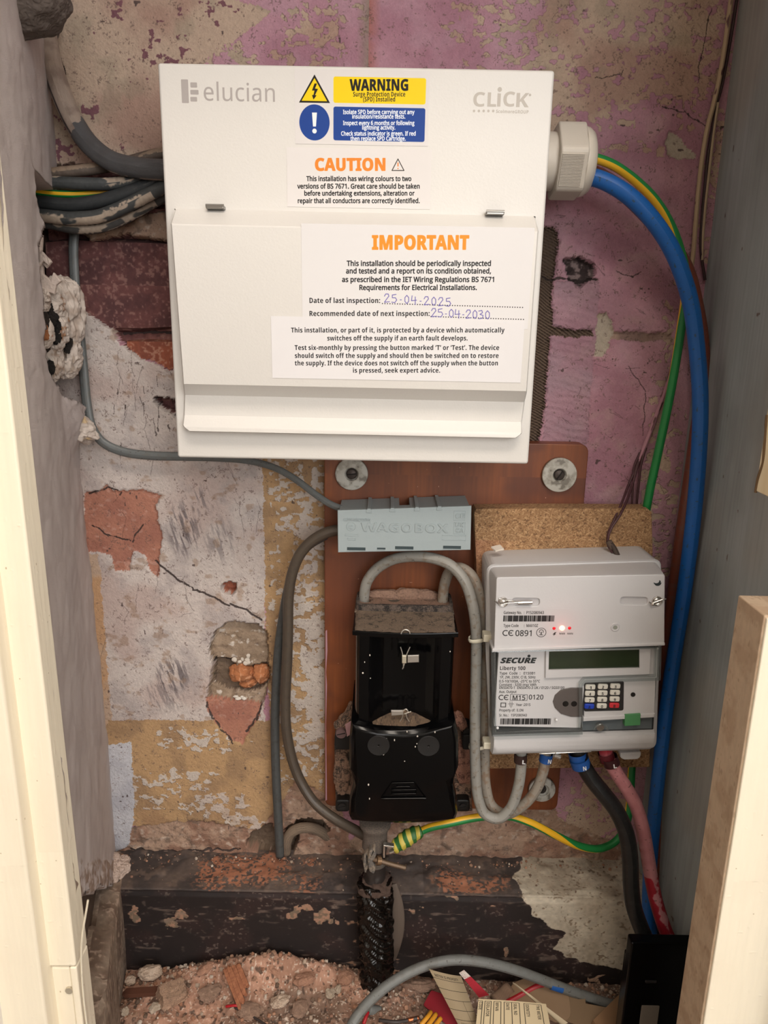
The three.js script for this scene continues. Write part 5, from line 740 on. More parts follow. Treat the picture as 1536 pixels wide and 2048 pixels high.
  const CE = (g, Q, K, px, py, h, col = '#222') => { g.strokeStyle = col; g.lineWidth = h * 0.16 * K; for (const dx of [0, h * 0.95]) { const c = Q(px + h * 0.45 + dx, py); g.beginPath(); g.arc(c[0], c[1], h * 0.46 * K, 0.85, 2 * Math.PI - 0.85); g.stroke(); if (dx) { g.beginPath(); g.moveTo(c[0] - h * 0.46 * K, c[1]); g.lineTo(c[0] + h * 0.12 * K, c[1]); g.stroke(); } } };
  plate('printed_panel', meter, [1002, 1216, 1150, 1278], zf + 0.0001, (g, { Q, K, w, h, text }) => {
    g.fillStyle = '#c8c7c8'; g.fillRect(0, 0, w, h); const k = '#2a2828'; text('Gateway No.  :  P152080943', 1007, 1088, 1228, 6, 'normal', k, 0.35); bars(g, Q, 1007, 1108, 1231, 1243, 5); text('Type Code      :  MAX10Z', 1007, 1076, 1254, 6, 'normal', k, 0.35); CE(g, Q, K, 1006, 1266, 12); text('0891', 1030, 1066, 1272, 12.4, 'normal', '#222', 0.5);
    const c = Q(1082.5, 1265); g.strokeStyle = k; g.lineWidth = 1.2 * K; g.beginPath(); g.arc(c[0], c[1], 9.5 * K, 0, 7); g.stroke(); g.beginPath(); g.arc(c[0], c[1] - 2 * K, 4 * K, 2.4, 7.0); g.stroke(); g.fillStyle = k; g.fillRect(c[0] - K, c[1] - 1.5 * K, 2 * K, 6 * K); g.fillRect(c[0] - 4 * K, c[1] + 4.5 * K, 8 * K, 1.2 * K);
    text('WAN', 1118, 1130, 1269, 4, 'bold', k); text('HAN', 1134, 1146, 1269, 4, 'bold', k); const B2 = (l) => { g.fillStyle = k; g.beginPath(); l.forEach((q, i) => (i ? g.lineTo(...Q(...q)) : g.moveTo(...Q(...q)))); g.closePath(); g.fill(); }; B2([[1109, 1265], [1113, 1264], [1110, 1268], [1112, 1268], [1106, 1272], [1108, 1269], [1105, 1269]]);
  }, abs, { scale: 8000, thick: 0.0002 });
  const bird = at(1315, 1166, zf); put('maker_emblem', (() => { const s = new THREE.Shape(); s.moveTo(-0.0035, 0.0006); s.quadraticCurveTo(-0.001, -0.0008, 0.0006, 0.0004); s.quadraticCurveTo(0.0016, 0.0018, 0.001, 0.0028); s.quadraticCurveTo(0.003, 0.0022, 0.0026, 0); s.quadraticCurveTo(0.0034, 0.0006, 0.0034, 0.0012); s.quadraticCurveTo(0.0034, -0.0014, 0.0014, -0.0024); s.quadraticCurveTo(-0.001, -0.003, -0.0022, -0.0014); s.quadraticCurveTo(-0.0032, -0.0006, -0.0035, 0.0006); return uvXY(new THREE.ShapeGeometry(s, 8).translate(bird.x, bird.y, zf + 0.0002)); })(), M(0x2c3436, 0.5), meter);
  // status lamps: the middle one is lit
  const led = (px, py, r, m) => { const p = at(px, py, zf); return put('status_lamp', new THREE.SphereGeometry(r, 18, 12).scale(1, 1, 0.5).translate(p.x, p.y, zf + 0.0002), m, meter); };
  const redM = new THREE.MeshStandardMaterial({ color: 0xc8101e, roughness: 0.35, emissive: 0xff1020, emissiveIntensity: 0.35 });
  led(1108, 1256.5, 0.0014, redM); led(1139, 1256, 0.0014, redM);
  const lit = led(1124, 1256, 0.0024, new THREE.MeshStandardMaterial({ color: 0xff6a50, roughness: 0.3, emissive: 0xffa888, emissiveIntensity: 3.5 })); lit.userData.label = 'lit red status light';
  const pl = new THREE.PointLight(0xff1a20, 0.00045, 0.2, 2); const lp = at(1124, 1256, zf + 0.004); pl.position.copy(lp); pl.castShadow = true; scene.add(pl);
  const bt = at(1230, 1254, zf); const btn = put('push_button', new THREE.LatheGeometry([[0, 0.0006], [0.0022, 0.0006], [0.0026, 0.0003], [0.003, 0.0008], [0.0036, 0.0008], [0.004, 0]].map((q) => new THREE.Vector2(...q)), 24).rotateX(Math.PI / 2).translate(bt.x, bt.y, zf), abs, meter); sub(btn, 'button_pad', new THREE.CylinderGeometry(0.0018, 0.0018, 0.001, 18).rotateX(Math.PI / 2).translate(bt.x, bt.y, zf + 0.0005), M(0x8e9288, 0.5));
  // lower body and its printed face
  const body = O([[984, 1298], [1317, 1290], [1307, 1462], [984, 1474]], face - 0.006, 0.002); put('lower_body', slab(body, zr, face - 0.006, 0.0008), M(0x2e3032, 0.5), meter);  // body coloured near black so the gaps round the covers look shaded
  const q = (l) => outline(l, face), hole = q([[1090, 1300], [1290, 1297], [1290, 1338], [1090, 1342]]);
  const zP = face; plate('printed_face', meter, [993, 1299, 1168, 1454], zP, (g, { Q, K, w, h, text }) => {
    g.fillStyle = '#cccbcc'; g.fillRect(0, 0, w, h); const k = '#242424', n = (s, l, r, yb, ph = 5.6) => text(s, l, r, yb, ph, 'normal', k, 0.3);
    text('SECURE', 1000, 1070, 1326, 11, 'italic bold', '#222829', 1.2); g.fillStyle = '#222829'; const c = Q(1058, 1312); g.beginPath(); g.arc(c[0], c[1], 3 * K, 0, 7); g.fill();
    text('Liberty 100', 999, 1051, 1340, 8, 'bold', k); n('Type  Code  :   E1S0B1', 999, 1071, 1349); n('1P, 2W, 230V, Cl B, 50Hz', 999, 1071, 1357); n('0.5-10(100)A, -25°C to 55°C', 998, 1080, 1365); n('Constant : 3200 imp/ kWh', 998, 1073, 1372); n('EN50470-1  EN50470-3 UK / 0120 / SGS0100', 998, 1129, 1378); n('Aux. Output', 998, 1033, 1386);
    CE(g, Q, K, 998, 1395, 11); text('M15', 1024, 1051, 1400, 10, 'normal', k, 0.5); g.strokeStyle = k; g.lineWidth = 0.9 * K; const a = Q(1021, 1389), b = Q(1054, 1401); g.strokeRect(a[0], a[1], b[0] - a[0], b[1] - a[1]); text('0120', 1057, 1087, 1399, 10.4, 'normal', k, 0.5);
    const d = Q(1002, 1406), e = Q(1011, 1414); g.lineWidth = 1.6 * K; g.strokeRect(d[0], d[1], e[0] - d[0], e[1] - d[1]); g.lineWidth = 0.8 * K; const L = (...l) => { g.beginPath(); l.forEach((p, i) => (i ? g.lineTo(...Q(...p)) : g.moveTo(...Q(...p)))); g.stroke(); }; L([1016, 1408], [1028, 1408]); L([1020, 1403], [1020, 1413]); L([1024, 1403], [1024, 1413]); L([1022, 1411], [1022, 1416]);
    n('Year :2015', 1032, 1061, 1412); n('Property of:  E.ON', 998, 1047, 1423); n('Sr. No.:   15P2080943', 998, 1054, 1433); bars(g, Q, 1001, 1101, 1437, 1449, 9);
  }, abs, { scale: 8000, thick: 0.006 });
  const rightFace = slab(q([[1168, 1300], [1316, 1296], [1309, 1430], [1168, 1438]]), face - 0.006, face - 0.0002, 0.0006, []); put('right_face', slab(q([[1168, 1356], [1312, 1352], [1309, 1434], [1168, 1440]]), face - 0.006, face - 0.0002, 0.0006), abs, meter);
  put('display_surround', slab(q([[1168, 1356], [1168, 1299], [1317, 1295], [1314, 1356]]), face - 0.006, face - 0.0001, 0.0003), abs, meter);
  // display bezel standing proud round the dark green screen
  const ring = [[[1092, 1300], [1302, 1295], [1300, 1349], [1091, 1357]], [[1097, 1302], [1280, 1298], [1280, 1337], [1096, 1341]]];
  put('display_bezel', slab(outline(ring[0], face + 0.003), face - 0.001, face + 0.003, 0.0005, [outline(ring[1], face + 0.003)]), abs, meter);
  put('display', slab(outline(ring[1], face + 0.0006), face - 0.001, face + 0.0006, 0.0001), new THREE.MeshPhysicalMaterial({ color: 0x22301c, roughness: 0.3, clearcoat: 0.6, clearcoatRoughness: 0.1 }), meter);
  // optical port
  const op = outline([[1165, 1376], [1165, 1434], [1142, 1434], [1122, 1428], [1110, 1416], [1106, 1404], [1110, 1391], [1122, 1380], [1142, 1376]], face + 0.0012), port = put('optical_port', slab(op, face, face + 0.0012, 0.0004), M(0x5a5350, 0.5), meter);
  for (const px of [1131, 1148]) { const p = at(px, 1407.5, face + 0.0012); sub(port, 'port_window', new THREE.CylinderGeometry(0.0027, 0.0027, 0.0004, 20).rotateX(Math.PI / 2).translate(p.x, p.y, face + 0.0013), M(0x0c0a0a, 0.25)); }
  // keypad
  const pad = put('keypad_recess', slab(rounded(outline([[1168, 1366], [1248, 1362], [1247, 1421], [1168, 1423]], face + 0.0002), 0.002), face - 0.001, face + 0.0002, 0.0001), M(0x2a2828, 0.5), meter);
  const keyChars = ['1', '2', '3', '4', '5', '6', '7', '8', '9', 'A', '0', 'B'], keyMat = M(0xd6d3c8, 0.45), blue = M(0x1f3fae, 0.45), redK = M(0xc8323a, 0.45), inkM = M(0x1a1a1a, 0.6);
  keyChars.forEach((ch, i) => {
    const c = i % 3, r = Math.floor(i / 3), px = 1181 + c * 25 - r * 0.7, py = 1374.5 + r * 12.9 - c * 0.9, p = at(px, py, face + 0.002), w = 0.0045, h = 0.0024;
    const k = put('key', slab(rounded([[p.x - w, p.y - h], [p.x + w, p.y - h], [p.x + w, p.y + h], [p.x - w, p.y + h]], 0.0016), face, face + 0.0022, 0.0007), ch === 'A' ? blue : ch === 'B' ? redK : keyMat, meter);
    if (ch === 'A') k.userData.label = 'blue key A'; if (ch === 'B') k.userData.label = 'red key B';
    sub(k, 'key_letter', raised(ch, p.x - 0.0009, p.x + 0.0009, p.y - 0.0017, 0.0027, face + 0.0021, 0.0002), inkM);
  });
  const sp = at(1266, 1389, face); put('face_screw', new THREE.CylinderGeometry(0.0021, 0.0021, 0.001, 18).rotateX(Math.PI / 2).translate(sp.x, sp.y, face), M(0x232120, 0.4), meter);
  put('terminal_sill', slab(q([[1166, 1434], [1309, 1426], [1308, 1434], [1166, 1442]]), face - 0.004, face + 0.001, 0.0006), abs, meter);
  put('terminal_gap', slab(q([[1166, 1440], [1308, 1432], [1307, 1462], [1166, 1466]]), face - 0.008, face - 0.004, 0.0004), M(0x5c6468, 0.5), meter);
  put('green_label', slab(q([[1249, 1428], [1280, 1426], [1279, 1448], [1248, 1450]]), face - 0.004, face + 0.002, 0.0002), M(0x4c8a58, 0.6), meter).userData.label = 'green label at the sill';
  // clear cover: an L-shaped window with a moulded rim
  const clear = new THREE.MeshPhysicalMaterial({ color: 0xffffff, roughness: 0.06, transmission: 1, thickness: 0, ior: 1.3, specularIntensity: 0.6 }), rimM = new THREE.MeshPhysicalMaterial({ color: 0xe4e8e8, roughness: 0.05, transmission: 0.95, thickness: 0, ior: 1.5 });
  const Lsh = outline([[982, 1303], [1324, 1294], [1322, 1362], [1172, 1367], [1166, 1374], [1166, 1470], [984, 1474]], face + 0.006), inn = outline([[990, 1303.5], [1313, 1296], [1312, 1354], [1170, 1359], [1160, 1370], [1160, 1462], [991, 1466]], face + 0.006);
  const cov = put('clear_cover', uvXY(new THREE.ShapeGeometry(new THREE.Shape(Lsh.map((p) => new THREE.Vector2(...p))))).translate(0, 0, face + 0.0055), clear, meter);
  sub(cov, 'cover_rim', slab(Lsh, face - 0.007, face + 0.0058, 0.0008, [inn]), rimM);
  for (const [px, py] of [[996, 1302], [1315, 1297], [995, 1456], [1113, 1440]]) { const p = at(px, py, face + 0.003); sub(cov, 'cover_pin', new THREE.SphereGeometry(0.0013, 10, 8).translate(p.x, p.y, face + 0.003), M(0xe4e4e4, 0.15)); }
  { const a = at(1201, 1452, face), g = new THREE.TorusGeometry(0.0058, 0.0012, 10, 20, Math.PI).translate(a.x, a.y - 0.003, face + 0.002); const s = put('terminal_screw_dome', g, rimM, meter); sub(s, 'terminal_screw', new THREE.CylinderGeometry(0.0036, 0.0036, 0.004, 18).rotateX(Math.PI / 2).translate(a.x, a.y - 0.0015, face - 0.002), chrome); }
  // terminal cover: its front rounds under to the bottom
  const prof = [[zr - 0.02, 0.004], [zr - 0.02, 0.0155], [0.1015, 0.0155], [0.1055, 0.0148], [0.1075, 0.0135], [0.108, 0.0115], [0.1076, 0.005], [0.1055, -0.001], [0.1015, -0.0055], [0.095, -0.0078], [zr - 0.006, -0.0084], [zr - 0.02, -0.0084]];
  const tl = at(986, 1478, 0.106), tr = at(1311, 1467, 0.106), N = prof.length, pos = [], idx = []; const cols = [[0, 0.004], [0.006, 0.0006], [0.03, 0], [0.97, 0], [0.994, 0.0006], [1, 0.004]];
  for (const [t, inset] of cols) for (const [zz, yy] of prof) pos.push(lerp(tl.x, tr.x, t), lerp(tl.y, tr.y, t) + (yy - 0.0135) * (1 - inset * 6), zz - (zz > zr ? inset : 0));
  for (let c = 0; c + 1 < cols.length; c++) for (let i = 0; i < N; i++) { const a = c * N + i, b = c * N + (i + 1) % N; idx.push(a, b, b + N, a, b + N, a + N); } for (let i = 1; i + 1 < N; i++) { idx.push(0, i + 1, i); const e = (cols.length - 1) * N; idx.push(e, e + i, e + i + 1); }
  put('terminal_cover', uvXY(geom(pos, idx, null, 0.6)), abs, meter);
  const sl = at(1130, 1506, 0.097), sw = put('seal_bar', join([tubeGeo([at(1078, 1507, 0.101), at(1105, 1506, 0.102), at(1130, 1505, 0.102), at(1182, 1503, 0.101)], 0.0008, { radial: 6 }), new THREE.CylinderGeometry(0.0024, 0.0024, 0.006, 12).rotateZ(1.2).translate(at(1114, 1512, 0.103).x, at(1114, 1512, 0.103).y, 0.103)]), chrome, meter);
  const ft = outline([[1240, 1506], [1283, 1504], [1282, 1513], [1276, 1519], [1248, 1520], [1241, 1516]], 0.09); put('foot_tab', slab(rounded(ft, 0.002), 0.06, 0.09, 0.001), abs, meter);
  // a flake of plaster lies on top
  const fk = at(995, 1099, 0.062), chipF = thing('plaster_flake', 'small white plaster flake lying on top of the meter', 'flake', [fk.x, fk.y, 0.062]); put('flake_body', fragment(0.009, 0.0016, 0.008, 812, 0.2).rotateY(0.4).rotateX(0.25).translate(fk.x, fk.y + 0.0012, 0.062), M(0xdcd2c6, 0.9), chipF);
}

// ---------------------------------------------------------------- cables
const pvc = (c, r = 0.42, seed = 0, dirt = 0x6a625a, amount = 0.25) => { const t = pixelTex(256, 64, (u, v) => { const n = fbm(u * 30, v * 6, 901 + seed, 4), s = vn(u * 70, v * 16, 902 + seed); let q = mix(hex(c), hex(dirt), amount * smooth(0.5, 0.75, n)); if (s > 0.93) q = mix(q, [60, 54, 50], 0.6); return q; }); t.repeat.set(8, 1); return new THREE.MeshStandardMaterial({ map: t, roughness: r }); };
const blueM = pvc(0x0e58a2, 0.45, 1, 0x1f4c80, 0.15), brownM = pvc(0x7a4030, 0.45, 2), greyTail = pvc(0x8f8d87, 0.5, 3, 0x7a6e60, 0.55), greyFlat = pvc(0x646868, 0.42, 4, 0x625e58, 0.4), darkBrown = pvc(0x51473d, 0.45, 5, 0x47403a, 0.5), darkGrey = pvc(0x4a4c4c, 0.5, 6, 0x3c3a38, 0.5), floorGrey = pvc(0x717371, 0.5, 7, 0x625e58, 0.3), blackM = pvc(0x161617, 0.4, 8, 0x2c2c2c, 0.5), redM = pvc(0xb02838, 0.4, 9, 0x8a2430, 0.3);
// striped earth cable: green with a yellow band of the given half width (in turns round the section)
const stripe = (half) => { const t = pixelTex(8, 128, (u, v) => { const d = Math.min(v, 1 - v); return d < half ? [232, 178, 40] : [30, 126, 62]; }); return new THREE.MeshStandardMaterial({ map: t, roughness: 0.42 }); };
const earthM = stripe(0.15), TURN = Math.PI / 180;
const track = (list) => (t) => { for (let i = 0; i + 1 < list.length; i++) if (t <= list[i + 1][0]) return lerp(list[i][1], list[i + 1][1], smooth(0, 1, (t - list[i][0]) / (list[i + 1][0] - list[i][0]))) * TURN; return list.at(-1)[1] * TURN; };

// right-hand side: tails and earth from the gland
tag(cable('tail_cable', [[1130, 352, 0.066], [1165, 352, 0.067], [1195, 357, 0.07], [1232, 374, 0.074], [1270, 402, 0.076], [1310, 446, 0.076], [1342, 496, 0.074], [1365, 550, 0.072], [1382, 610, 0.07], [1393, 690, 0.068], [1400, 780, 0.068], [1400, 860, 0.068], [1394, 960, 0.066], [1382, 1080, 0.062], [1366, 1200, 0.06], [1347, 1320, 0.058], [1331, 1430, 0.058], [1318, 1540, 0.06], [1308, 1640, 0.064], [1300, 1740, 0.07], [1298, 1830, 0.08], [1305, 1900, 0.09], [1310, 1960, 0.10]], 0.0068, blueM), 'thick blue cable sweeping from the white gland down the right side', 'cable');
tag(cable('tail_cable', [[1130, 330, 0.046], [1180, 345, 0.044], [1235, 375, 0.04], [1290, 425, 0.034], [1335, 480, 0.03], [1372, 540, 0.028], [1393, 620, 0.026], [1404, 700, 0.026], [1404, 790, 0.028], [1394, 870, 0.03], [1378, 980, 0.03], [1362, 1090, 0.03], [1345, 1220, 0.03], [1332, 1340, 0.032], [1326, 1440, 0.034], [1322, 1560, 0.04], [1322, 1660, 0.05], [1324, 1760, 0.062], [1326, 1850, 0.078], [1330, 1920, 0.094]], 0.0068, brownM), 'thick reddish brown cable half hidden behind the thick blue cable', 'cable');
const earthPts = [[1130, 320, 0.072], [1172, 315, 0.07], [1195, 318, 0.069], [1230, 332, 0.066], [1272, 362, 0.06], [1310, 400, 0.056], [1340, 448, 0.052], [1360, 500, 0.05], [1371, 550, 0.048], [1370, 600, 0.046], [1363, 650, 0.044], [1354, 710, 0.042], [1342, 780, 0.04], [1328, 850, 0.038], [1313, 920, 0.036], [1298, 990, 0.032], [1287, 1060, 0.026], [1278, 1200, 0.010], [1271, 1350, 0.010], [1266, 1480, 0.02], [1263, 1545, 0.034], [1260, 1600, 0.04], [1252, 1650, 0.044], [1232, 1682, 0.048], [1200, 1697, 0.052], [1162, 1693, 0.056], [1110, 1670, 0.06], [1060, 1645, 0.062], [1015, 1632, 0.062], [960, 1634, 0.064], [900, 1646, 0.068], [860, 1655, 0.074], [838, 1664, 0.08]];
{
  const g = tubeGeo(pxCurve(earthPts), 0.0039, { max: 420, radial: 18, roll: track([[0, 50], [0.1, 52], [0.17, 104], [0.22, 128], [0.28, 150], [0.31, 215], [0.34, 236], [0.42, 240], [0.6, 245], [0.66, 118], [0.735, 118], [0.77, 250], [0.8, 285], [0.86, 400], [0.9, 420], [0.96, 445], [1, 455]]) });
  const e = mesh('earth_cable', g, earthM); tag(e, 'green and yellow earth cable looping from the white gland to the supply clamp', 'cable');
  // insulating tape wound round its end
  const tapeT = pixelTex(256, 128, (u, v) => { const s = (u * 5.5 + v + 0.25 * fbm(u * 10, v * 4, 921, 2)) % 1; return s < 0.5 ? [44, 98, 44] : [190, 172, 72]; }); tapeT.repeat.set(22, 1);
  const tp = tubeGeo(pxCurve([[842, 1662, 0.079], [826, 1669, 0.082], [806, 1682, 0.085], [786, 1697, 0.087]]), (t) => 0.0058 + 0.0022 * Math.sin(Math.PI * clamp(t * 1.05)), { step: 0.0012, bump: (s, a) => 0.0005 * Math.sin(s * 900 + a) }); mesh('tape_wrap', tp, new THREE.MeshStandardMaterial({ map: tapeT, roughness: 0.5 }), e);
}
// grey meter tails, tied together
tag(cable('meter_tail', [[1042, 1490, 0.085], [1042, 1535, 0.085], [1035, 1580, 0.088], [1020, 1618, 0.09], [996, 1637, 0.09], [970, 1628, 0.088], [956, 1595, 0.086], [951, 1540, 0.084], [950, 1440, 0.082], [952, 1340, 0.08], [952, 1260, 0.078], [944, 1205, 0.074], [928, 1160, 0.07], [902, 1131, 0.064], [868, 1117, 0.058], [828, 1113, 0.052], [786, 1119, 0.046], [752, 1139, 0.042], [733, 1166, 0.04], [728, 1195, 0.038], [728, 1212, 0.037]], 0.0051, greyTail, { max: 320 }), 'grey meter tail arching in front to the left hole of the black cutout', 'cable');
tag(cable('meter_tail', [[1093, 1488, 0.085], [1088, 1535, 0.084], [1072, 1580, 0.082], [1044, 1612, 0.08], [1010, 1628, 0.076], [984, 1612, 0.074], [972, 1575, 0.073], [969, 1500, 0.072], [970, 1400, 0.07], [972, 1300, 0.068], [968, 1230, 0.066], [957, 1180, 0.062], [940, 1148, 0.056], [918, 1135, 0.05], [900, 1142, 0.044], [890, 1165, 0.04], [886, 1190, 0.038], [885, 1208, 0.037]], 0.0051, pvc(0x928a7f, 0.55, 13, 0x86705e, 0.8), { max: 320 }), 'dusty grey meter tail behind, entering the right hole of the cutout', 'cable');
const tieM = M(0xd6d0bc, 0.45);
for (const [py, l] of [[1276, 'upper white cable tie round the two grey meter tails'], [1490, 'lower white cable tie round the two grey meter tails']]) {
  const a = at(937, py, 0.078), b = at(985, py, 0.078), t = thing('cable_tie', l, 'cable tie', [a.x, a.y, 0.076]); const pts = [], n = 40; for (let i = 0; i <= n; i++) { const q = i / n * 2 * Math.PI; pts.push(V((a.x + b.x) / 2 - 0.0005 + Math.cos(q) * 0.0118 * (1 - 0.12 * Math.cos(q) ** 2), a.y + 0.0012 * Math.cos(q), 0.076 + Math.sin(q) * 0.0078 - (Math.cos(q)) * 0.0035)); }
  put('strap', tubeGeo(pts, 0.0019, { flat: 0.42, ref: V(0.0, 0, 1), radial: 10, bump: (s) => 0.00012 * Math.sin(s * 3600) }), tieM, t); const h = at(974, py - 1, 0.092); put('head', box(h.x - 0.0035, h.x + 0.0045, h.y - 0.0035, h.y + 0.0035, 0.083, 0.095, 0.001), tieM, t);
}
// outgoing black and red cables to the isolator box
const sleeves = (parent, px, py, z, r, m, ch, tilt) => { const p = at(px, py, z), w = parent.getWorldPosition(V(0, 0, 0)); const g = new THREE.CylinderGeometry(r, r * 0.99, 0.009, 24, 1, true).rotateZ(tilt).translate(p.x - w.x, p.y - w.y, p.z - w.z); const s = mesh('core_marker', g, m, parent); const t = raised(ch, -0.0015, 0.0015, -0.002, 0.0042, 0, 0.0003).rotateZ(tilt * 0.6).translate(p.x - w.x + 0.0022, p.y - w.y - 0.001, p.z - w.z + r); mesh('marker_letter', t, M(0xe8e8e8, 0.6), parent); return s; };
const [tailL, tailN] = ['meter_tail', 'meter_tail_001'].map((n) => scene.getObjectByName(n));
const sBrown = M(0x35221e, 0.5), sBlue = M(0x1d4f94, 0.5), sRed = M(0x5c1a22, 0.5);
sleeves(tailL, 1041, 1515, 0.085, 0.0062, sBrown, 'L', 0.02); sleeves(tailN, 1092, 1514, 0.085, 0.0062, sBlue, 'N', -0.08);
const blackC = tag(cable('outgoing_cable', [[1156, 1488, 0.086], [1162, 1520, 0.088], [1182, 1556, 0.092], [1206, 1586, 0.096], [1232, 1620, 0.1], [1252, 1665, 0.104], [1260, 1715, 0.108], [1262, 1770, 0.112], [1268, 1815, 0.116], [1284, 1860, 0.122], [1304, 1905, 0.128], [1318, 1945, 0.132]], 0.0077, blackM), 'thick black cable curving from the meter into the black box', 'cable');
sleeves(blackC, 1156, 1512, 0.0875, 0.0086, sBlue, '', 0.25); { const s = sleeves(blackC, 1160, 1524, 0.089, 0.0092, sBlue, 'N', 0.35); }
const redT = pixelTex(1024, 64, (u, v) => { const n = fbm(u * 40, v * 5, 931, 4), face = Math.min(v, 1 - v) * 2, s = u; let c = mix([176, 34, 50], [150, 28, 44], n); const painted = s < 0.62 ? smooth(0.85, 0.55, face + 0.6 * (n - 0.5)) * smooth(0.015, 0.05, s) : smooth(0.16, 0.1, face + 0.5 * (n - 0.5)) * smooth(1.0, 0.9, s); c = mix(c, mix([202, 140, 144], [176, 112, 118], n), painted); if (vn(u * 120, v * 14, 932) > 0.92 && painted > 0.5) c = [120, 84, 84]; return c; }); redT.repeat.set(1 / 0.235, 1);
const redC = tag(cable('outgoing_cable', [[1208, 1488, 0.084], [1214, 1512, 0.086], [1232, 1544, 0.088], [1252, 1575, 0.09], [1272, 1612, 0.092], [1286, 1660, 0.094], [1295, 1710, 0.096], [1303, 1760, 0.1], [1313, 1805, 0.106], [1327, 1850, 0.114], [1343, 1890, 0.12], [1354, 1930, 0.126]], 0.0066, new THREE.MeshStandardMaterial({ map: redT, roughness: 0.45 }), { roll: () => -0.35 }), 'red cable smeared with pink paint running from the meter to the black box', 'cable');
sleeves(redC, 1213, 1512, 0.086, 0.0074, sRed, '', 0.35); sleeves(redC, 1221, 1521, 0.088, 0.0078, M(0x38161a, 0.5), 'L', 0.4);
// left-hand side: thin grey loop into the junction box
tag(cable('grey_cable', [[150, 440, 0.006], [147, 500, 0.008], [151, 580, 0.010], [159, 660, 0.012], [167, 740, 0.014], [174, 810, 0.016], [184, 855, 0.018], [206, 885, 0.018], [245, 903, 0.017], [300, 911, 0.016], [360, 913, 0.016], [440, 916, 0.016], [500, 922, 0.018], [550, 936, 0.022], [590, 958, 0.028], [630, 988, 0.036], [660, 1008, 0.042], [684, 1018, 0.045]], (t) => lerp(0.0044, 0.0033, smooth(0.55, 0.8, t)), greyFlat, { max: 300, flat: 0.62 }), 'thin grey cable looping down the left wall into the junction box', 'cable');
tag(cable('dark_cable', [[688, 1060, 0.045], [664, 1062, 0.044], [632, 1076, 0.042], [603, 1104, 0.04], [585, 1145, 0.038], [577, 1195, 0.036], [576, 1260, 0.034], [574, 1330, 0.032], [571, 1400, 0.03], [572, 1450, 0.03], [582, 1510, 0.03], [600, 1560, 0.032], [630, 1606, 0.038], [670, 1638, 0.046], [710, 1660, 0.056], [738, 1676, 0.064]], 0.0052, darkBrown, { max: 260 }), 'dark brown cable bowing from the junction box to the supply gland', 'cable');
tag(cable('dark_cable', [[650, 1070, 0.03], [615, 1092, 0.028], [590, 1130, 0.026], [576, 1180, 0.023], [566, 1235, 0.02], [557, 1300, 0.017], [552, 1380, 0.015], [550, 1460, 0.015], [552, 1550, 0.016], [556, 1630, 0.018], [559, 1690, 0.02], [560, 1712, 0.02]], 0.0047, darkGrey, { max: 220 }), 'dark grey cable running straight down into the hole above the skirting', 'cable');
tag(cable('buried_conduit', [[572, 1706, 0.004], [574, 1682, 0.006], [584, 1664, 0.007], [602, 1656, 0.007], [624, 1656, 0.005], [644, 1664, -0.002], [656, 1674, -0.008]], 0.0056, dusty(0x6a5e54, 0x9a8672, 0.5, 941, 14), {}), 'short mortar-covered conduit arching out of the hole above the skirting', 'conduit');
// the big grey cable in the top left, half painted over
{
  const t = pixelTex(512, 64, (u, v) => { const n = fbm(u * 30, v * 5, 951, 4); const painted = u < 0.42 + 0.06 * (n - 0.5) + 0.03 * (vn(v * 9, 2, 3) - 0.5); let c = painted ? mix([176, 158, 144], [150, 132, 120], smooth(0.4, 0.7, n)) : mix([92, 92, 94], [80, 78, 78], n); if (painted && Math.abs(v - 0.13) < 0.018 + 0.02 * (n - 0.5)) c = [54, 44, 42]; if (!painted && u > 0.55 && Math.abs(v - 0.22) < 0.04 && n > 0.5) c = [160, 140, 128]; return c; }); t.repeat.set(1 / 0.232, 1);
  tag(cable('armoured_cable', [[82, 15, 0.02], [92, 70, 0.022], [104, 130, 0.024], [122, 185, 0.026], [146, 240, 0.028], [178, 288, 0.032], [222, 322, 0.036], [275, 336, 0.04], [330, 340, 0.044], [380, 340, 0.048]], 0.0085, new THREE.MeshStandardMaterial({ map: t, roughness: 0.5, bumpMap: stipple, bumpScale: 0.0003 })), 'thick grey cable with a painted upper half curving into the consumer unit', 'cable');
}
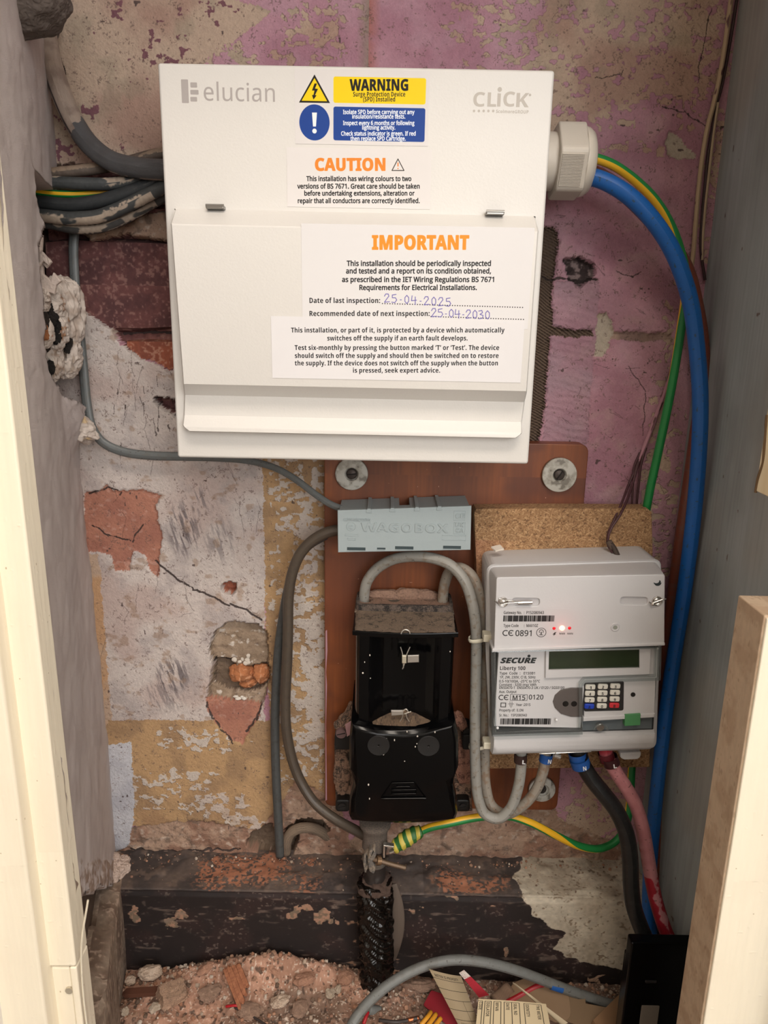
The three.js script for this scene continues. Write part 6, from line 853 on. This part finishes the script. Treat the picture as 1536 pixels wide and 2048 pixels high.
// the bundle that comes out of the left wall
const bundleTex = (base, paint, amount, seed, vc = 0.85) => { const t = pixelTex(256, 64, (u, v) => { const n = fbm(u * 4, v * 3, seed, 4), m = fbm(u * 60, v * 12, seed + 1, 3); let c = mix(hex(base), mul(hex(base), 0.8), m); return mix(c, mix(hex(paint), mul(hex(paint), 0.8), m), smooth(0.66 - amount * 0.3, 0.70 - amount * 0.3, n) * smooth(0.17, 0.12, Math.min(Math.abs(v - vc), 1 - Math.abs(v - vc)) + 0.16 * (m - 0.5))); }); t.repeat.set(8, 1); return new THREE.MeshStandardMaterial({ map: t, roughness: 0.6, bumpMap: t, bumpScale: 0.0005 }); };
const bundle = [
  ['bundled_cable', [[40, 352, 0.02], [75, 350, 0.026], [130, 344, 0.026], [185, 338, 0.022], [240, 328, 0.02], [300, 312, 0.018], [360, 300, 0.016]], 0.0048, bundleTex(0x6c5e54, 0xa08a76, 0.7, 961, 0.85), 'paint-covered topmost cable of the bundle leaving the left wall'],
  ['bundled_cable', [[40, 356, 0.026], [80, 362, 0.032], [130, 366, 0.034], [190, 368, 0.032], [240, 366, 0.03], [300, 350, 0.03], [360, 335, 0.03]], 0.0052, bundleTex(0x4a4d4e, 0xb8a694, 0.42, 963, 0.93), 'grey cable with flaking cream paint in the bundle at the left wall'],
  ['bundled_cable', [[40, 376, 0.024], [80, 384, 0.028], [120, 388, 0.03], [165, 388, 0.026], [215, 382, 0.02], [280, 360, 0.012]], 0.0032, stripe(0.07), 'thin green and yellow core showing inside the bundle at the left wall'],
  ['bundled_cable', [[40, 400, 0.024], [85, 405, 0.03], [140, 410, 0.032], [200, 402, 0.032], [260, 384, 0.032], [350, 345, 0.032]], 0.0058, bundleTex(0x35383a, 0x5c5650, 0.2, 967), 'near black cable in the middle of the bundle at the left wall'],
  ['bundled_cable', [[40, 430, 0.026], [90, 432, 0.034], [140, 437, 0.036], [200, 432, 0.036], [260, 408, 0.036], [340, 366, 0.036]], 0.0058, bundleTex(0x484a4a, 0xb8a694, 0.38, 969, 0.1), 'grey cable with white scrapes low in the bundle at the left wall'],
  ['bundled_cable', [[45, 444, 0.02], [95, 446, 0.026], [150, 456, 0.028], [200, 454, 0.026], [250, 436, 0.024], [300, 408, 0.022], [350, 380, 0.02]], 0.005, bundleTex(0x4c4a48, 0xb4a290, 0.42, 971, 0.06), 'lowest cable of the bundle at the left wall with cream patches'],
];
for (const [n, pts, r, m, l] of bundle) { const o = tag(cable(n, pts, r, m, { bump: (s, a) => 0.0003 * (vn(s * 200, a * 2, 7) - 0.5) }), l, 'cable'); o.userData.group = 'cables of the bundle leaving the left wall'; }
// painted bell wires beside the right corner, and the four dark wires they become
const painted = M(0xb4a084, 0.7), wireDark = M(0x4a2c30, 0.5);
tag(cable('bell_wire', [[1466, -30, 0.006], [1458, 30, 0.006], [1450, 90, 0.006], [1438, 160, 0.006], [1428, 205, 0.006], [1414, 260, 0.006], [1404, 320, 0.006], [1396, 390, 0.006], [1391, 450, 0.006], [1385, 520, 0.004], [1372, 600, 0.004], [1358, 680, 0.004], [1342, 745, 0.005], [1322, 805, 0.005], [1300, 865, 0.005], [1284, 905, 0.006], [1272, 938, 0.006]], 0.0021, (() => { const t = pixelTex(256, 16, (u, v) => { const n = fbm(u * 30, v * 3, 981, 3); const c = u < 0.5 ? [182, 160, 130] : [178, 132, 144]; return n > 0.66 ? [92, 62, 62] : c; }); t.repeat.set(1 / 0.48, 1); return new THREE.MeshStandardMaterial({ map: t, roughness: 0.7 }); })(), { radial: 8 }), 'thin bell wire painted cream then pink down the right edge of the wall', 'wire');
tag(cable('bell_wire', [[1478, -30, 0.004], [1464, 60, 0.004], [1444, 170, 0.004], [1432, 215, 0.004], [1424, 262, 0.004], [1416, 310, 0.004], [1410, 370, 0.004], [1404, 440, 0.004], [1402, 500, 0.004], [1410, 560, 0.003]], 0.0014, M(0x3c2628, 0.6), { radial: 8 }), 'thin dark bell wire close beside the cream painted one', 'wire');
tag(cable('bell_wire', [[1436, 205, 0.005], [1428, 262, 0.005], [1420, 330, 0.005], [1412, 400, 0.005], [1406, 470, 0.005], [1404, 520, 0.004]], 0.0013, painted, { radial: 8 }), 'short cream painted strand right of the dark bell wire', 'wire');
const dw = [
  [[1284, 900, 0.006], [1270, 940, 0.008], [1256, 972, 0.014], [1244, 1004, 0.03], [1228, 1040, 0.044], [1216, 1068, 0.05], [1216, 1090, 0.056], [1226, 1106, 0.062]],
  [[1288, 898, 0.006], [1274, 935, 0.008], [1266, 965, 0.014], [1256, 995, 0.028], [1240, 1030, 0.044], [1222, 1058, 0.05], [1216, 1080, 0.055], [1224, 1104, 0.06]],
  [[1280, 905, 0.006], [1268, 935, 0.008], [1266, 970, 0.010], [1264, 1000, 0.012], [1262, 1030, 0.012], [1262, 1060, 0.012]],
  [[1292, 895, 0.006], [1282, 930, 0.008], [1278, 965, 0.010], [1274, 1000, 0.012], [1273, 1030, 0.012], [1273, 1060, 0.012]],
];
const dl = ['left dark signal wire reaching down to the top of the meter', 'second dark signal wire twisted beside the left one to the meter', 'third dark wire dropping straight behind the chipboard', 'right dark wire dropping behind the chipboard beside the earth cable'];
dw.forEach((p, i) => tag(cable('signal_wire', p, 0.0012, wireDark, { radial: 8 }), dl[i], 'wire').userData.group = 'dark wires from the bell wire');
{ const a = at(1232, 1102, 0.062), b = at(1222, 1082, 0.056), cn = thing('wire_connector', 'small dark crimp on the wire ends at the meter top', 'connector', b.toArray()); put('sleeve', tubeGeo([at(1222, 1088, 0.058), at(1229, 1098, 0.0615), at(1236, 1113, 0.066)], 0.0024, { radial: 12, step: 0.001 }), M(0x40342e, 0.6), cn); put('crimp', tubeGeo([at(1217, 1082, 0.056), at(1223, 1092, 0.0585), at(1226, 1098, 0.0595)], 0.0029, { radial: 8, step: 0.001 }), M(0x5a4a40, 0.6), cn); }

// ---------------------------------------------------------------- supply cable, earth clamp, isolator box
{
  const z = 0.079, C = pxCurve([[750, 1655, z], [750, 1700, z], [750, 1760, z], [750, 1850, z], [754, 1930, z], [760, 1995, z], [762, 2040, z]]), tarB = pixelTex(256, 256, (u, v) => fbm(u * 26, v * 26, 1001, 3), true); tarB.repeat.set(8, 1);
  const tar = new THREE.MeshPhysicalMaterial({ color: 0x0d0a08, roughness: 0.2, bumpMap: tarB, bumpScale: 0.0006 });
  const top = at(750, 1772, z), s = thing('supply_cable', 'thick black tarred supply cable rising from the rubble to the cutout', 'cable', [top.x, 0.01, z]);
  put('tarred_sheath', tubeGeo([at(750, 1758, z), at(750, 1800, z), at(752, 1880, z), at(756, 1950, z), at(760, 2010, z)], 0.0150, { radial: 56, step: 0.001, max: 420, bump: (q, a) => 0.0040 * (fbm(Math.cos(a) * 3 + 9, q * 190 + Math.sin(a) * 3, 1002, 2) - 0.45) + 0.0030 * smooth(0.35, 0.8, vn(Math.cos(a) * 6 + 20, q * 330 + 5 * Math.sin(a), 1003)) }), tar, s);
  put('torn_jute', lump(0.0175, 0.010, 0.0172, 1004, 0.3, 2.6, 20).translate(at(750, 1768, z).x, at(750, 1768, z).y, z), M(0x4a3a32, 0.95), s);
  put('lead_core', tubeGeo([at(751, 1690, z), at(751, 1730, z), at(750, 1765, z)], 0.0105, { radial: 20, bump: (q, a) => 0.003 * (vn(q * 200, a * 2, 1005) - 0.5) }), M(0x2c2624, 0.5), s);
  put('gland_collar', (() => { const p = at(750, 1672, z), g = new THREE.LatheGeometry([[0.004, -0.013], [0.0118, -0.013], [0.0128, -0.011], [0.0125, -0.007], [0.0118, -0.005], [0.0122, 0.004], [0.013, 0.009], [0.0155, 0.013], [0.016, 0.02], [0.004, 0.02]].map((q) => new THREE.Vector2(...q)), 32); g.translate(p.x, p.y, z); return g; })(), dusty(0x4a4644, 0x7a6c60, 0.35, 1006, 14), s);
  // a strip of old lead sheath stands beside it
  tag(cable('sheath_strip', [[787, 1768, 0.07], [794, 1800, 0.072], [797, 1835, 0.073], [795, 1870, 0.072], [790, 1900, 0.07], [786, 1920, 0.068]], (t) => 0.0066 * Math.pow(Math.sin(Math.PI * clamp(0.12 + t * 0.8)), 0.7), M(0x5c5047, 0.7), { flat: 0.3 }), 'flat grey brown strip of sheath curling beside the tarred supply cable', 'strip');
  // earth clamp
  const c = thing('earth_clamp', 'old metal earth clamp with a long bolt round the supply cable', 'clamp', [at(748, 1720, z).x, at(748, 1720, z).y, z]), zinc = dusty(0x6a6662, 0x8e8274, 0.3, 1007, 16), iron = M(0x6e5c4c, 0.5, { metalness: 0.6 });
  zinc.metalness = 0.3;
  put('clamp_band', (() => { const p = at(750, 1718, z), pts = []; for (let i = 0; i <= 24; i++) { const q = i / 24 * 2 * Math.PI; pts.push(V(p.x + 0.0112 * Math.cos(q), p.y + 0.001 * Math.sin(q), z + 0.0112 * Math.sin(q))); } return tubeGeo(pts, 0.0048, { flat: 0.35, ref: V(0.01, 0, 1), radial: 12 }); })(), zinc, c);
  put('clamp_jaw', slab(rounded(outline([[738, 1702], [750, 1696], [753, 1712], [746, 1726], [752, 1738], [748, 1750], [738, 1744], [735, 1722]], z + 0.019), 0.002), z + 0.009, z + 0.019, 0.0018), zinc, c);
  put('clamp_jaw', slab(rounded(outline([[727, 1712], [737, 1700], [738, 1735], [730, 1748], [726, 1730]], z + 0.014), 0.002), z + 0.006, z + 0.014, 0.0015), zinc, c);
  const bA = at(757, 1721, z + 0.018), bB = at(812, 1736, z + 0.019); put('bolt', tubeGeo([at(744, 1718, z + 0.016), bA, at(785, 1729, z + 0.0185), bB], 0.0024, { radial: 14, step: 0.0007, bump: (q) => 0.00022 * Math.sin(q * 5200) }), iron, c);
  put('bolt_nut', new THREE.CylinderGeometry(0.0047, 0.0047, 0.0042, 6).rotateZ(Math.PI / 2).rotateY(0.3).rotateZ(-0.26).translate(bA.x, bA.y, bA.z), M(0x9a7f64, 0.35, { metalness: 0.8 }), c);
  put('lug_strap', join([slab(outline([[767, 1690], [788, 1693], [788, 1697], [770, 1694], [770, 1716], [766, 1716]], z + 0.017), z + 0.012, z + 0.017, 0.0004), slab(outline([[778, 1706], [788, 1702], [788, 1706], [779, 1709]], z + 0.0165), z + 0.012, z + 0.0165, 0.0004)]), M(0xd8d4cc, 0.25, { metalness: 0.9 }), c);
}
{
  // isolator box at the lower right: gloss black, open towards the viewer's left side
  const zf = 0.165, a = at(1263, 1886, zf), b = at(1391, 1893, zf), bx = thing('isolator_box', 'glossy black plastic isolator box at the lower right beside the cream board', 'box', [(a.x + b.x) / 2, 0.003, 0.15]);
  const bk = new THREE.MeshPhysicalMaterial({ color: 0x050506, roughness: 0.2, specularIntensity: 0.4 }), R = 0.287;
  put('case', box(a.x + 0.004, R, 0.003, a.y - 0.03, 0.14, zf - 0.011, 0.002), bk, bx);
  put('front_cover', box(a.x, R, 0.003, a.y, zf - 0.0115, zf, 0.0018), bk, bx);
  const l = at(1283, 2010, zf), r = at(1312, 2060, zf); put('rating_label', slab(rounded([[l.x, r.y], [r.x, r.y], [r.x, l.y], [l.x, l.y]], 0.001), zf, zf + 0.0008, 0.0002), M(0x6e665c, 0.6), bx);
  const q = at(1299, 1962, zf); put('cover_latch', slab(rounded([[q.x - 0.004, q.y - 0.0016], [q.x + 0.006, q.y - 0.0012], [q.x + 0.006, q.y + 0.0012], [q.x - 0.004, q.y + 0.001]], 0.001), zf - 0.0005, zf + 0.0012, 0.0004), M(0x1c1b1c, 0.35), bx);
}

// ---------------------------------------------------------------- on the floor
const fl = (px, py, h) => { let p = onFloor(px, py, 0.02); for (let i = 0; i < 6; i++) p = onFloor(px, py, floorH(p.x, p.z) + h); return p; };
const rubbleMat = [[0xb0866e, 0x9a7460], [0x9a8270, 0xb8a492], [0xa48874, 0x8a7060], [0xc2b4a4, 0xa89886], [0x8c7462, 0xa88a74]].map(([a, b], i) => dusty(a, b, 0.5, 1101 + i * 5, 18));
const lumps = [
  // [px, py, w, h, d (mm), material, turn, label]
  [470, 1958, 40, 18, 26, 0, 0.2, 'pink brick dust clod against the skirting, left of the broken lath'], [545, 1942, 34, 16, 22, 0, -0.3, 'pink brick dust clod high against the middle of the skirting'], [610, 1962, 38, 16, 26, 0, 0.5, 'wide pink clod right of the broken lath'], [690, 1962, 30, 15, 22, 0, 0.9, 'pink brick lump left of the tarred cable'],
  [300, 1950, 40, 20, 26, 1, 0.1, 'pale mortar lump at the left end of the skirting'], [345, 1995, 44, 24, 30, 4, 0.6, 'greyish brick bat standing in the rubble at lower left'], [262, 1965, 18, 12, 16, 1, 1.1, 'small mortar lump beside the bare masonry foot'], [420, 1990, 40, 16, 30, 2, 0.9, 'flat brown brick fragment right of the brick bat'],
  [410, 1940, 22, 8, 14, 0, 0.7, 'thin pink tile chip leaning on the skirting'], [660, 1990, 12, 10, 12, 3, 0.3, 'white plaster crumb near the tarred cable'], [676, 1980, 12, 8, 9, 3, 1.2, 'pale oblong plaster crumb right of the small white one'], [310, 2018, 20, 12, 16, 3, 0.4, 'whitish plaster crumb in the lower left rubble'],
  [250, 2028, 12, 16, 10, 3, 0.9, 'white plaster sliver at the far left foot'], [500, 2025, 30, 10, 22, 2, 0.2, 'brown rubble piece at the bottom edge below the lath'], [600, 2020, 34, 12, 24, 2, 1.3, 'brown rubble piece at the bottom edge left of the grey cable'], [560, 2005, 24, 10, 16, 1, 0.5, 'grey mortar fragment in the middle of the rubble'],
  [1010, 1985, 16, 14, 14, 1, 0.2, 'grey mortar crumb right of the red and white wrapper'], [1090, 1940, 22, 10, 12, 2, 0.4, 'brown rubble crumb under the arching grey cable'], [840, 1975, 50, 16, 22, 2, 0.05, 'long brown mortar ledge right of the tarred cable'], [865, 2000, 12, 12, 10, 3, 0.7, 'white crumb left of the folded tag'], [1190, 1950, 40, 22, 30, 4, 0.1, 'brown masonry block under the right end of the skirting'],
];
for (const [px, py, w, h, d, m, turn, label] of lumps) { const p = fl(px, py, 0.003), k = h > 11 ? 0.62 : 0.8, g = m !== 4 ? lump(w / 2000 * k, h / 2000 * k, d / 2000 * k, 1200 + px, 0.5, 1.7, 8, [], true) : fragment(w / 1000 * k, h / 1000 * k, d / 1000 * k, 1200 + px, 0.36); g.rotateY(turn); g.rotateZ((turn * 7 % 1 - 0.5) * 0.5); g.translate(0, h / 1000 * 0.2, 0); const o = mesh('rubble_lump', g, rubbleMat[m]); o.position.copy(p); tag(o, label, 'rubble', 'lumps of rubble on the cupboard floor'); }
{
  // countless grit and crumbs
  const r = rng(1300), n = 4600, base = fragment(1, 0.8, 0.9, 1301, 0.25), im = new THREE.InstancedMesh(base, M(0xffffff, 0.95), n), m4 = new THREE.Matrix4(), c = new THREE.Color(), pal = [0xac846c, 0x967260, 0xb09c8a, 0x7c6658, 0xa2806a, 0x6a5648, 0x9a7058, 0xc4b6a8];
  let k = 0; while (k < n) { const x = -0.288 + r() * 0.56, z = 0.06 + Math.pow(r(), 1.4) * 0.2; if (x > 0.225 && z > 0.09) continue; const s = 0.0008 + 0.0034 * Math.pow(r(), 3); m4.compose(V(x, floorH(x, z) + s * 0.3, z), new THREE.Quaternion().setFromEuler(new THREE.Euler(r() * 6, r() * 6, r() * 6)), V(s, s, s)); im.setMatrixAt(k, m4); im.setColorAt(k, c.set(pal[Math.floor(r() * pal.length)])); k++; }
  im.name = 'grit'; im.castShadow = im.receiveShadow = true; im.userData.kind = 'stuff'; im.userData.label = 'loose grit and brick dust over the cupboard floor'; im.userData.category = 'grit'; scene.add(im);
  // and on the skirting ledge
  const m2 = 420, im2 = new THREE.InstancedMesh(base, M(0xffffff, 0.95), m2); for (let i = 0; i < m2; i++) { const x = -0.285 + r() * 0.56, z = r() < 0.6 ? 0.004 + 0.012 * r() : 0.004 + r() * 0.05, s = 0.0006 + 0.0022 * Math.pow(r(), 3); m4.compose(V(x, SKF + s * 0.25 + 0.0003, z), new THREE.Quaternion().setFromEuler(new THREE.Euler(r() * 6, r() * 6, r() * 6)), V(s, s, s)); im2.setMatrixAt(i, m4); im2.setColorAt(i, c.set(pal[Math.floor(r() * pal.length)])); }
  im2.name = 'ledge_crumbs'; im2.castShadow = im2.receiveShadow = true; im2.userData.kind = 'stuff'; im2.userData.label = 'fallen crumbs of plaster along the skirting ledge'; im2.userData.category = 'crumbs'; scene.add(im2);
}
// splintered laths, a rust-brown slat
const lathT = pixelTex(128, 128, (u, v) => mix([176, 118, 84], [128, 78, 56], fbm(u * 4, v * 40, 1401, 3))), lathM = new THREE.MeshStandardMaterial({ map: lathT, roughness: 0.9, bumpMap: lathT, bumpScale: 0.001 }); lathT.repeat.set(20, 20);
{ const p = fl(478, 1970, 0.012), t = tag(mesh('broken_lath', join([0, 1, 2, 3].map((k) => fragment(0.004 + 0.001 * (k % 2), 0.005, 0.042 - 0.006 * k, 1410 + k, 0.2).translate(k * 0.0045 - 0.007, 0.001 * (k % 2), -0.002 * k))), lathM), 'splintered brown lath lying on the pink brick dust', 'wood'); t.position.copy(p); t.rotation.set(0.45, 0.55, 0.1); }
{ const p = fl(300, 1983, 0.004), t = tag(mesh('rusty_slat', fragment(0.052, 0.005, 0.008, 1420, 0.08), M(0x5a3422, 0.9)), 'dark rusty slat lying across the rubble at the left', 'slat'); t.position.copy(p); t.rotation.set(0, 0.08, 0.02); }
{ const p = fl(1195, 2035, 0.012), q = fl(1330, 1975, 0.02), t = tag(mesh('wood_offcut', fragment(0.09, 0.012, 0.02, 1430, 0.04), M(0x8a6a4c, 0.8)), 'pale wooden offcut slanting towards the black box', 'wood'); t.position.copy(p).lerp(q, 0.45); t.rotation.set(0.2, 0.62, 0.12); }
// the grey cable that arches across the floor
tag(cable('grey_cable', [[690, 2075, 0.16], [716, 2030, 0.145], [750, 1992, 0.13], [795, 1958, 0.116], [850, 1932, 0.106], [905, 1920, 0.1], [965, 1924, 0.096], [1030, 1940, 0.092], [1090, 1962, 0.09], [1150, 1985, 0.09], [1200, 2002, 0.09], [1245, 2016, 0.092]], 0.0051, floorGrey, { max: 260 }), 'grey cable arching over the rubble in front of the skirting', 'cable');
tag(cable('grey_cable_stub', [[735, 2018, 0.11], [752, 2022, 0.108], [772, 2024, 0.106], [788, 2026, 0.104]], 0.0052, floorGrey), 'short stub of grey cable lying behind the arching one', 'cable');
// red core, yellow cores, thin dark wires
const redWire = M(0xb0202a, 0.4), darkWire = M(0x3a3230, 0.5), copper = M(0xb8704a, 0.3, { metalness: 0.9 });
const onTop = (list) => list.map(([x, y, h]) => fl(x, y, h));
const laid = (name, list, r, m, label, cat) => tag(mesh(name, tubeGeo(onTop(list), r, { radial: 10 }), m), label, cat);
laid('red_core', [[1005, 2010, 0.008], [1045, 1988, 0.012], [1075, 1972, 0.016], [1105, 1966, 0.018], [1135, 1974, 0.016], [1160, 1990, 0.011], [1180, 1999, 0.007]], 0.0028, redWire, 'bright red core curving over the cardboard scraps', 'wire');
for (const [list, l] of [[[[842, 2050, 0.006], [855, 2034, 0.009], [862, 2024, 0.01]], 'left yellow core end at the bottom edge'], [[[850, 2058, 0.006], [864, 2040, 0.009], [872, 2028, 0.01]], 'middle yellow core end at the bottom edge'], [[[862, 2060, 0.006], [874, 2046, 0.008], [882, 2036, 0.009]], 'right yellow core end at the bottom edge']]) laid('yellow_core', list, 0.0022, M(0xd8962a, 0.45), l, 'wire').userData.group = 'yellow core ends';
laid('stripped_wire', [[758, 2040, 0.004], [790, 2044, 0.006], [818, 2040, 0.007], [835, 2036, 0.008]], 0.0017, darkWire, 'thin dark wire left of the yellow cores', 'wire').add((() => { const g = tubeGeo(onTop([[816, 2040, 0.0074], [838, 2035, 0.0084]]), 0.0019, { radial: 8 }); const m = new THREE.Mesh(g, copper); m.name = 'copper_end'; m.castShadow = true; return m; })());
laid('stripped_wire', [[470, 2015, 0.004], [500, 2030, 0.005], [535, 2052, 0.005]], 0.0012, darkWire, 'thin dark wire below the broken lath', 'wire');
laid('red_core', [[452, 2013, 0.004], [470, 2011, 0.006], [490, 2014, 0.005]], 0.0013, redWire, 'short red wire snippet below the broken lath', 'wire');
laid('red_core', [[727, 2048, 0.006], [732, 2034, 0.008], [736, 2024, 0.008]], 0.0018, redWire, 'short red wire snippet against the grey cable', 'wire');
{ const p = fl(1113, 1974, 0.022); const t = tag(mesh('blue_sleeve', new THREE.CylinderGeometry(0.0042, 0.0042, 0.013, 18, 1, true).rotateZ(1.2), new THREE.MeshStandardMaterial({ color: 0x1f5aa4, roughness: 0.45, side: THREE.DoubleSide })), 'short blue sleeve beside the bright red core', 'sleeve'); t.position.copy(p); }
{ const t = tag(mesh('sheath_offcut', tubeGeo(onTop([[990, 2004, 0.006], [1010, 1988, 0.01], [1022, 1976, 0.012]]), 0.0072, { radial: 16, bump: (s, a) => 0.0014 * (vn(s * 160, a * 2, 1440) - 0.5) }), rubbleMat[4]), 'stubby grey sheath offcut behind the printed tag', 'offcut'); }
// printed paper tags: sheets with their own thickness, bowed as they lie
function sheet(P0, P1, P2, P3, bow, n = 14) {                       // corners in order; bow along the sheet's normal
  const nrm = P1.clone().sub(P0).cross(P3.clone().sub(P0)).normalize(), pos = [], uv = [], idx = [], th = 0.0003;
  for (const side of [0.5, -0.5]) for (let j = 0; j <= n; j++) for (let i = 0; i <= n; i++) { const u = i / n, v = j / n, p = P0.clone().lerp(P1, u).lerp(P3.clone().lerp(P2, u), v).addScaledVector(nrm, bow * 4 * u * (1 - u) + th * side); pos.push(p.x, p.y, p.z); uv.push(u, v); }
  const m = (n + 1) * (n + 1); for (let j = 0; j < n; j++) for (let i = 0; i < n; i++) { const a = j * (n + 1) + i, b = a + n + 1; idx.push(a, a + 1, b + 1, a, b + 1, b, m + a, m + b + 1, m + a + 1, m + a, m + b, m + b + 1); }
  return geom(pos, idx, uv);
}
{
  const card = '#c9b795', ink = '#2b251c';
  const tagTex = canvasTex(512, 384, (g, w, h) => { g.fillStyle = card; g.fillRect(0, 0, w, h); g.strokeStyle = g.fillStyle = ink; g.lineWidth = 5; g.font = 'bold 34px sans-serif'; const T = (s, x, y, l) => { g.save(); g.translate(x, y); g.rotate(Math.PI / 2); g.fillText(s, 0, 0, l); g.restore(); }; T('THE METER', 432, 30); T('IDENTITY', 352, 30); g.strokeRect(340, 20, 130, 380); T('SEAL NO', 262, 30); T('DATE', 206, 30); g.strokeRect(192, 20, 112, 380); g.beginPath(); g.moveTo(248, 20); g.lineTo(248, 400); g.stroke(); T('MPAN', 128, 30); g.strokeRect(116, 20, 52, 380); T('ISOLATOR', 62, 30); g.strokeRect(50, 20, 46, 380); T('CODE', 8, 30); g.strokeRect(-4, 20, 36, 380); });
  const tag2 = canvasTex(384, 512, (g, w, h) => { g.fillStyle = '#98876c'; g.fillRect(0, 0, w, h); g.strokeStyle = g.fillStyle = ink; g.lineWidth = 4; for (let y = 60; y < 512; y += 78) { g.beginPath(); g.moveTo(0, y); g.lineTo(384, y); g.stroke(); } g.font = 'bold 30px sans-serif'; g.fillText('METER IS PROPERTY', 30, 48, 300); g.beginPath(); g.moveTo(250, 216); g.lineTo(250, 512); g.stroke(); g.font = '44px sans-serif'; g.fillText('00000', 60, 424); });
  const pm = (t) => new THREE.MeshStandardMaterial({ map: t, roughness: 0.8, side: THREE.DoubleSide });
  const t1 = tag(mesh('paper_tag', sheet(at(950, 2068, 0.150), at(1104, 2068, 0.150), at(1092, 2008, 0.126), at(957, 1998, 0.126), 0.003), pm(tagTex)), 'cream printed meter tag facing up at the bottom edge', 'tag');
  const t2 = tag(mesh('paper_tag', sheet(at(930, 2075, 0.140), at(968, 2075, 0.136), at(922, 1952, 0.112), at(858, 1938, 0.118), 0.004), pm(tag2)), 'brown folded tag with ruled lines leaning on the red wrapper', 'tag');
  tag(mesh('paper_strip', sheet(at(1136, 2046, 0.128), at(1122, 2050, 0.132), at(1026, 1964, 0.112), at(1029, 1966, 0.109), 0.002), pm(canvasTex(32, 32, (g) => { g.fillStyle = '#c2b296'; g.fillRect(0, 0, 32, 32); }))), 'thin curled paper strip standing in front of the cardboard scraps', 'paper');
  const cardM = M(0x8a7158, 0.9, { side: THREE.DoubleSide });
  tag(mesh('cardboard_scrap', slab(rounded([[-0.033, -0.012], [0.016, -0.018], [0.03, -0.01], [0.026, 0.012], [-0.014, 0.019], [-0.034, 0.008]], 0.008), -0.0008, 0.0008, 0.0004).rotateX(-0.95).rotateY(-0.25).translate(...fl(1085, 2000, 0.010).toArray()), cardM), 'rounded brown cardboard scrap under the bright red core', 'cardboard');
  tag(mesh('cardboard_scrap', slab([[-0.03, -0.012], [0.03, -0.014], [0.032, 0.01], [0.005, 0.008], [0.004, 0.014], [-0.03, 0.012]], -0.0008, 0.0008, 0.0004).rotateX(-1.0).rotateY(-0.3).translate(...fl(1160, 2022, 0.008).toArray()), M(0x7c664e, 0.9, { side: THREE.DoubleSide })), 'folded brown cardboard scrap between the tag and the wooden offcut', 'cardboard');
  const wr = canvasTex(256, 64, (g) => { g.fillStyle = '#a11d2c'; g.fillRect(0, 0, 256, 64); g.fillStyle = '#cfc4bc'; g.fillRect(186, 0, 70, 64); g.fillStyle = '#8a1a26'; for (let i = 0; i < 40; i++) g.fillRect(h2(i, 1, 5) * 250, h2(i, 2, 5) * 60, 6, 3); });
  tag(mesh('wrapper_scrap', sheet(at(958, 1995, 0.112), at(918, 1946, 0.108), at(928, 1940, 0.106), at(978, 1990, 0.110), 0.001), pm(wr)), 'red and white wrapper strip standing behind the folded tag', 'wrapper');
  const rd = M(0x9a1c2c, 0.5, { side: THREE.DoubleSide });
  tag(mesh('red_scrap', slab(rounded([[-0.02, -0.008], [0.02, -0.01], [0.024, 0.004], [-0.004, 0.012], [-0.02, 0.008]], 0.002), -0.0006, 0.0006, 0.0003).rotateX(-1.0).rotateY(-0.7).translate(...fl(886, 2018, 0.008).toArray()), rd), 'red plastic scrap left of the folded tag', 'scrap');
  tag(mesh('red_scrap', slab(rounded([[-0.03, -0.006], [0.03, -0.007], [0.03, 0.005], [-0.03, 0.008]], 0.002), -0.0006, 0.0006, 0.0003).rotateX(-1.1).rotateY(-0.8).translate(...fl(912, 2046, 0.007).toArray()), rd), 'long red plastic scrap under the folded tag at the bottom edge', 'scrap');
}
renderer.render(scene, camera);
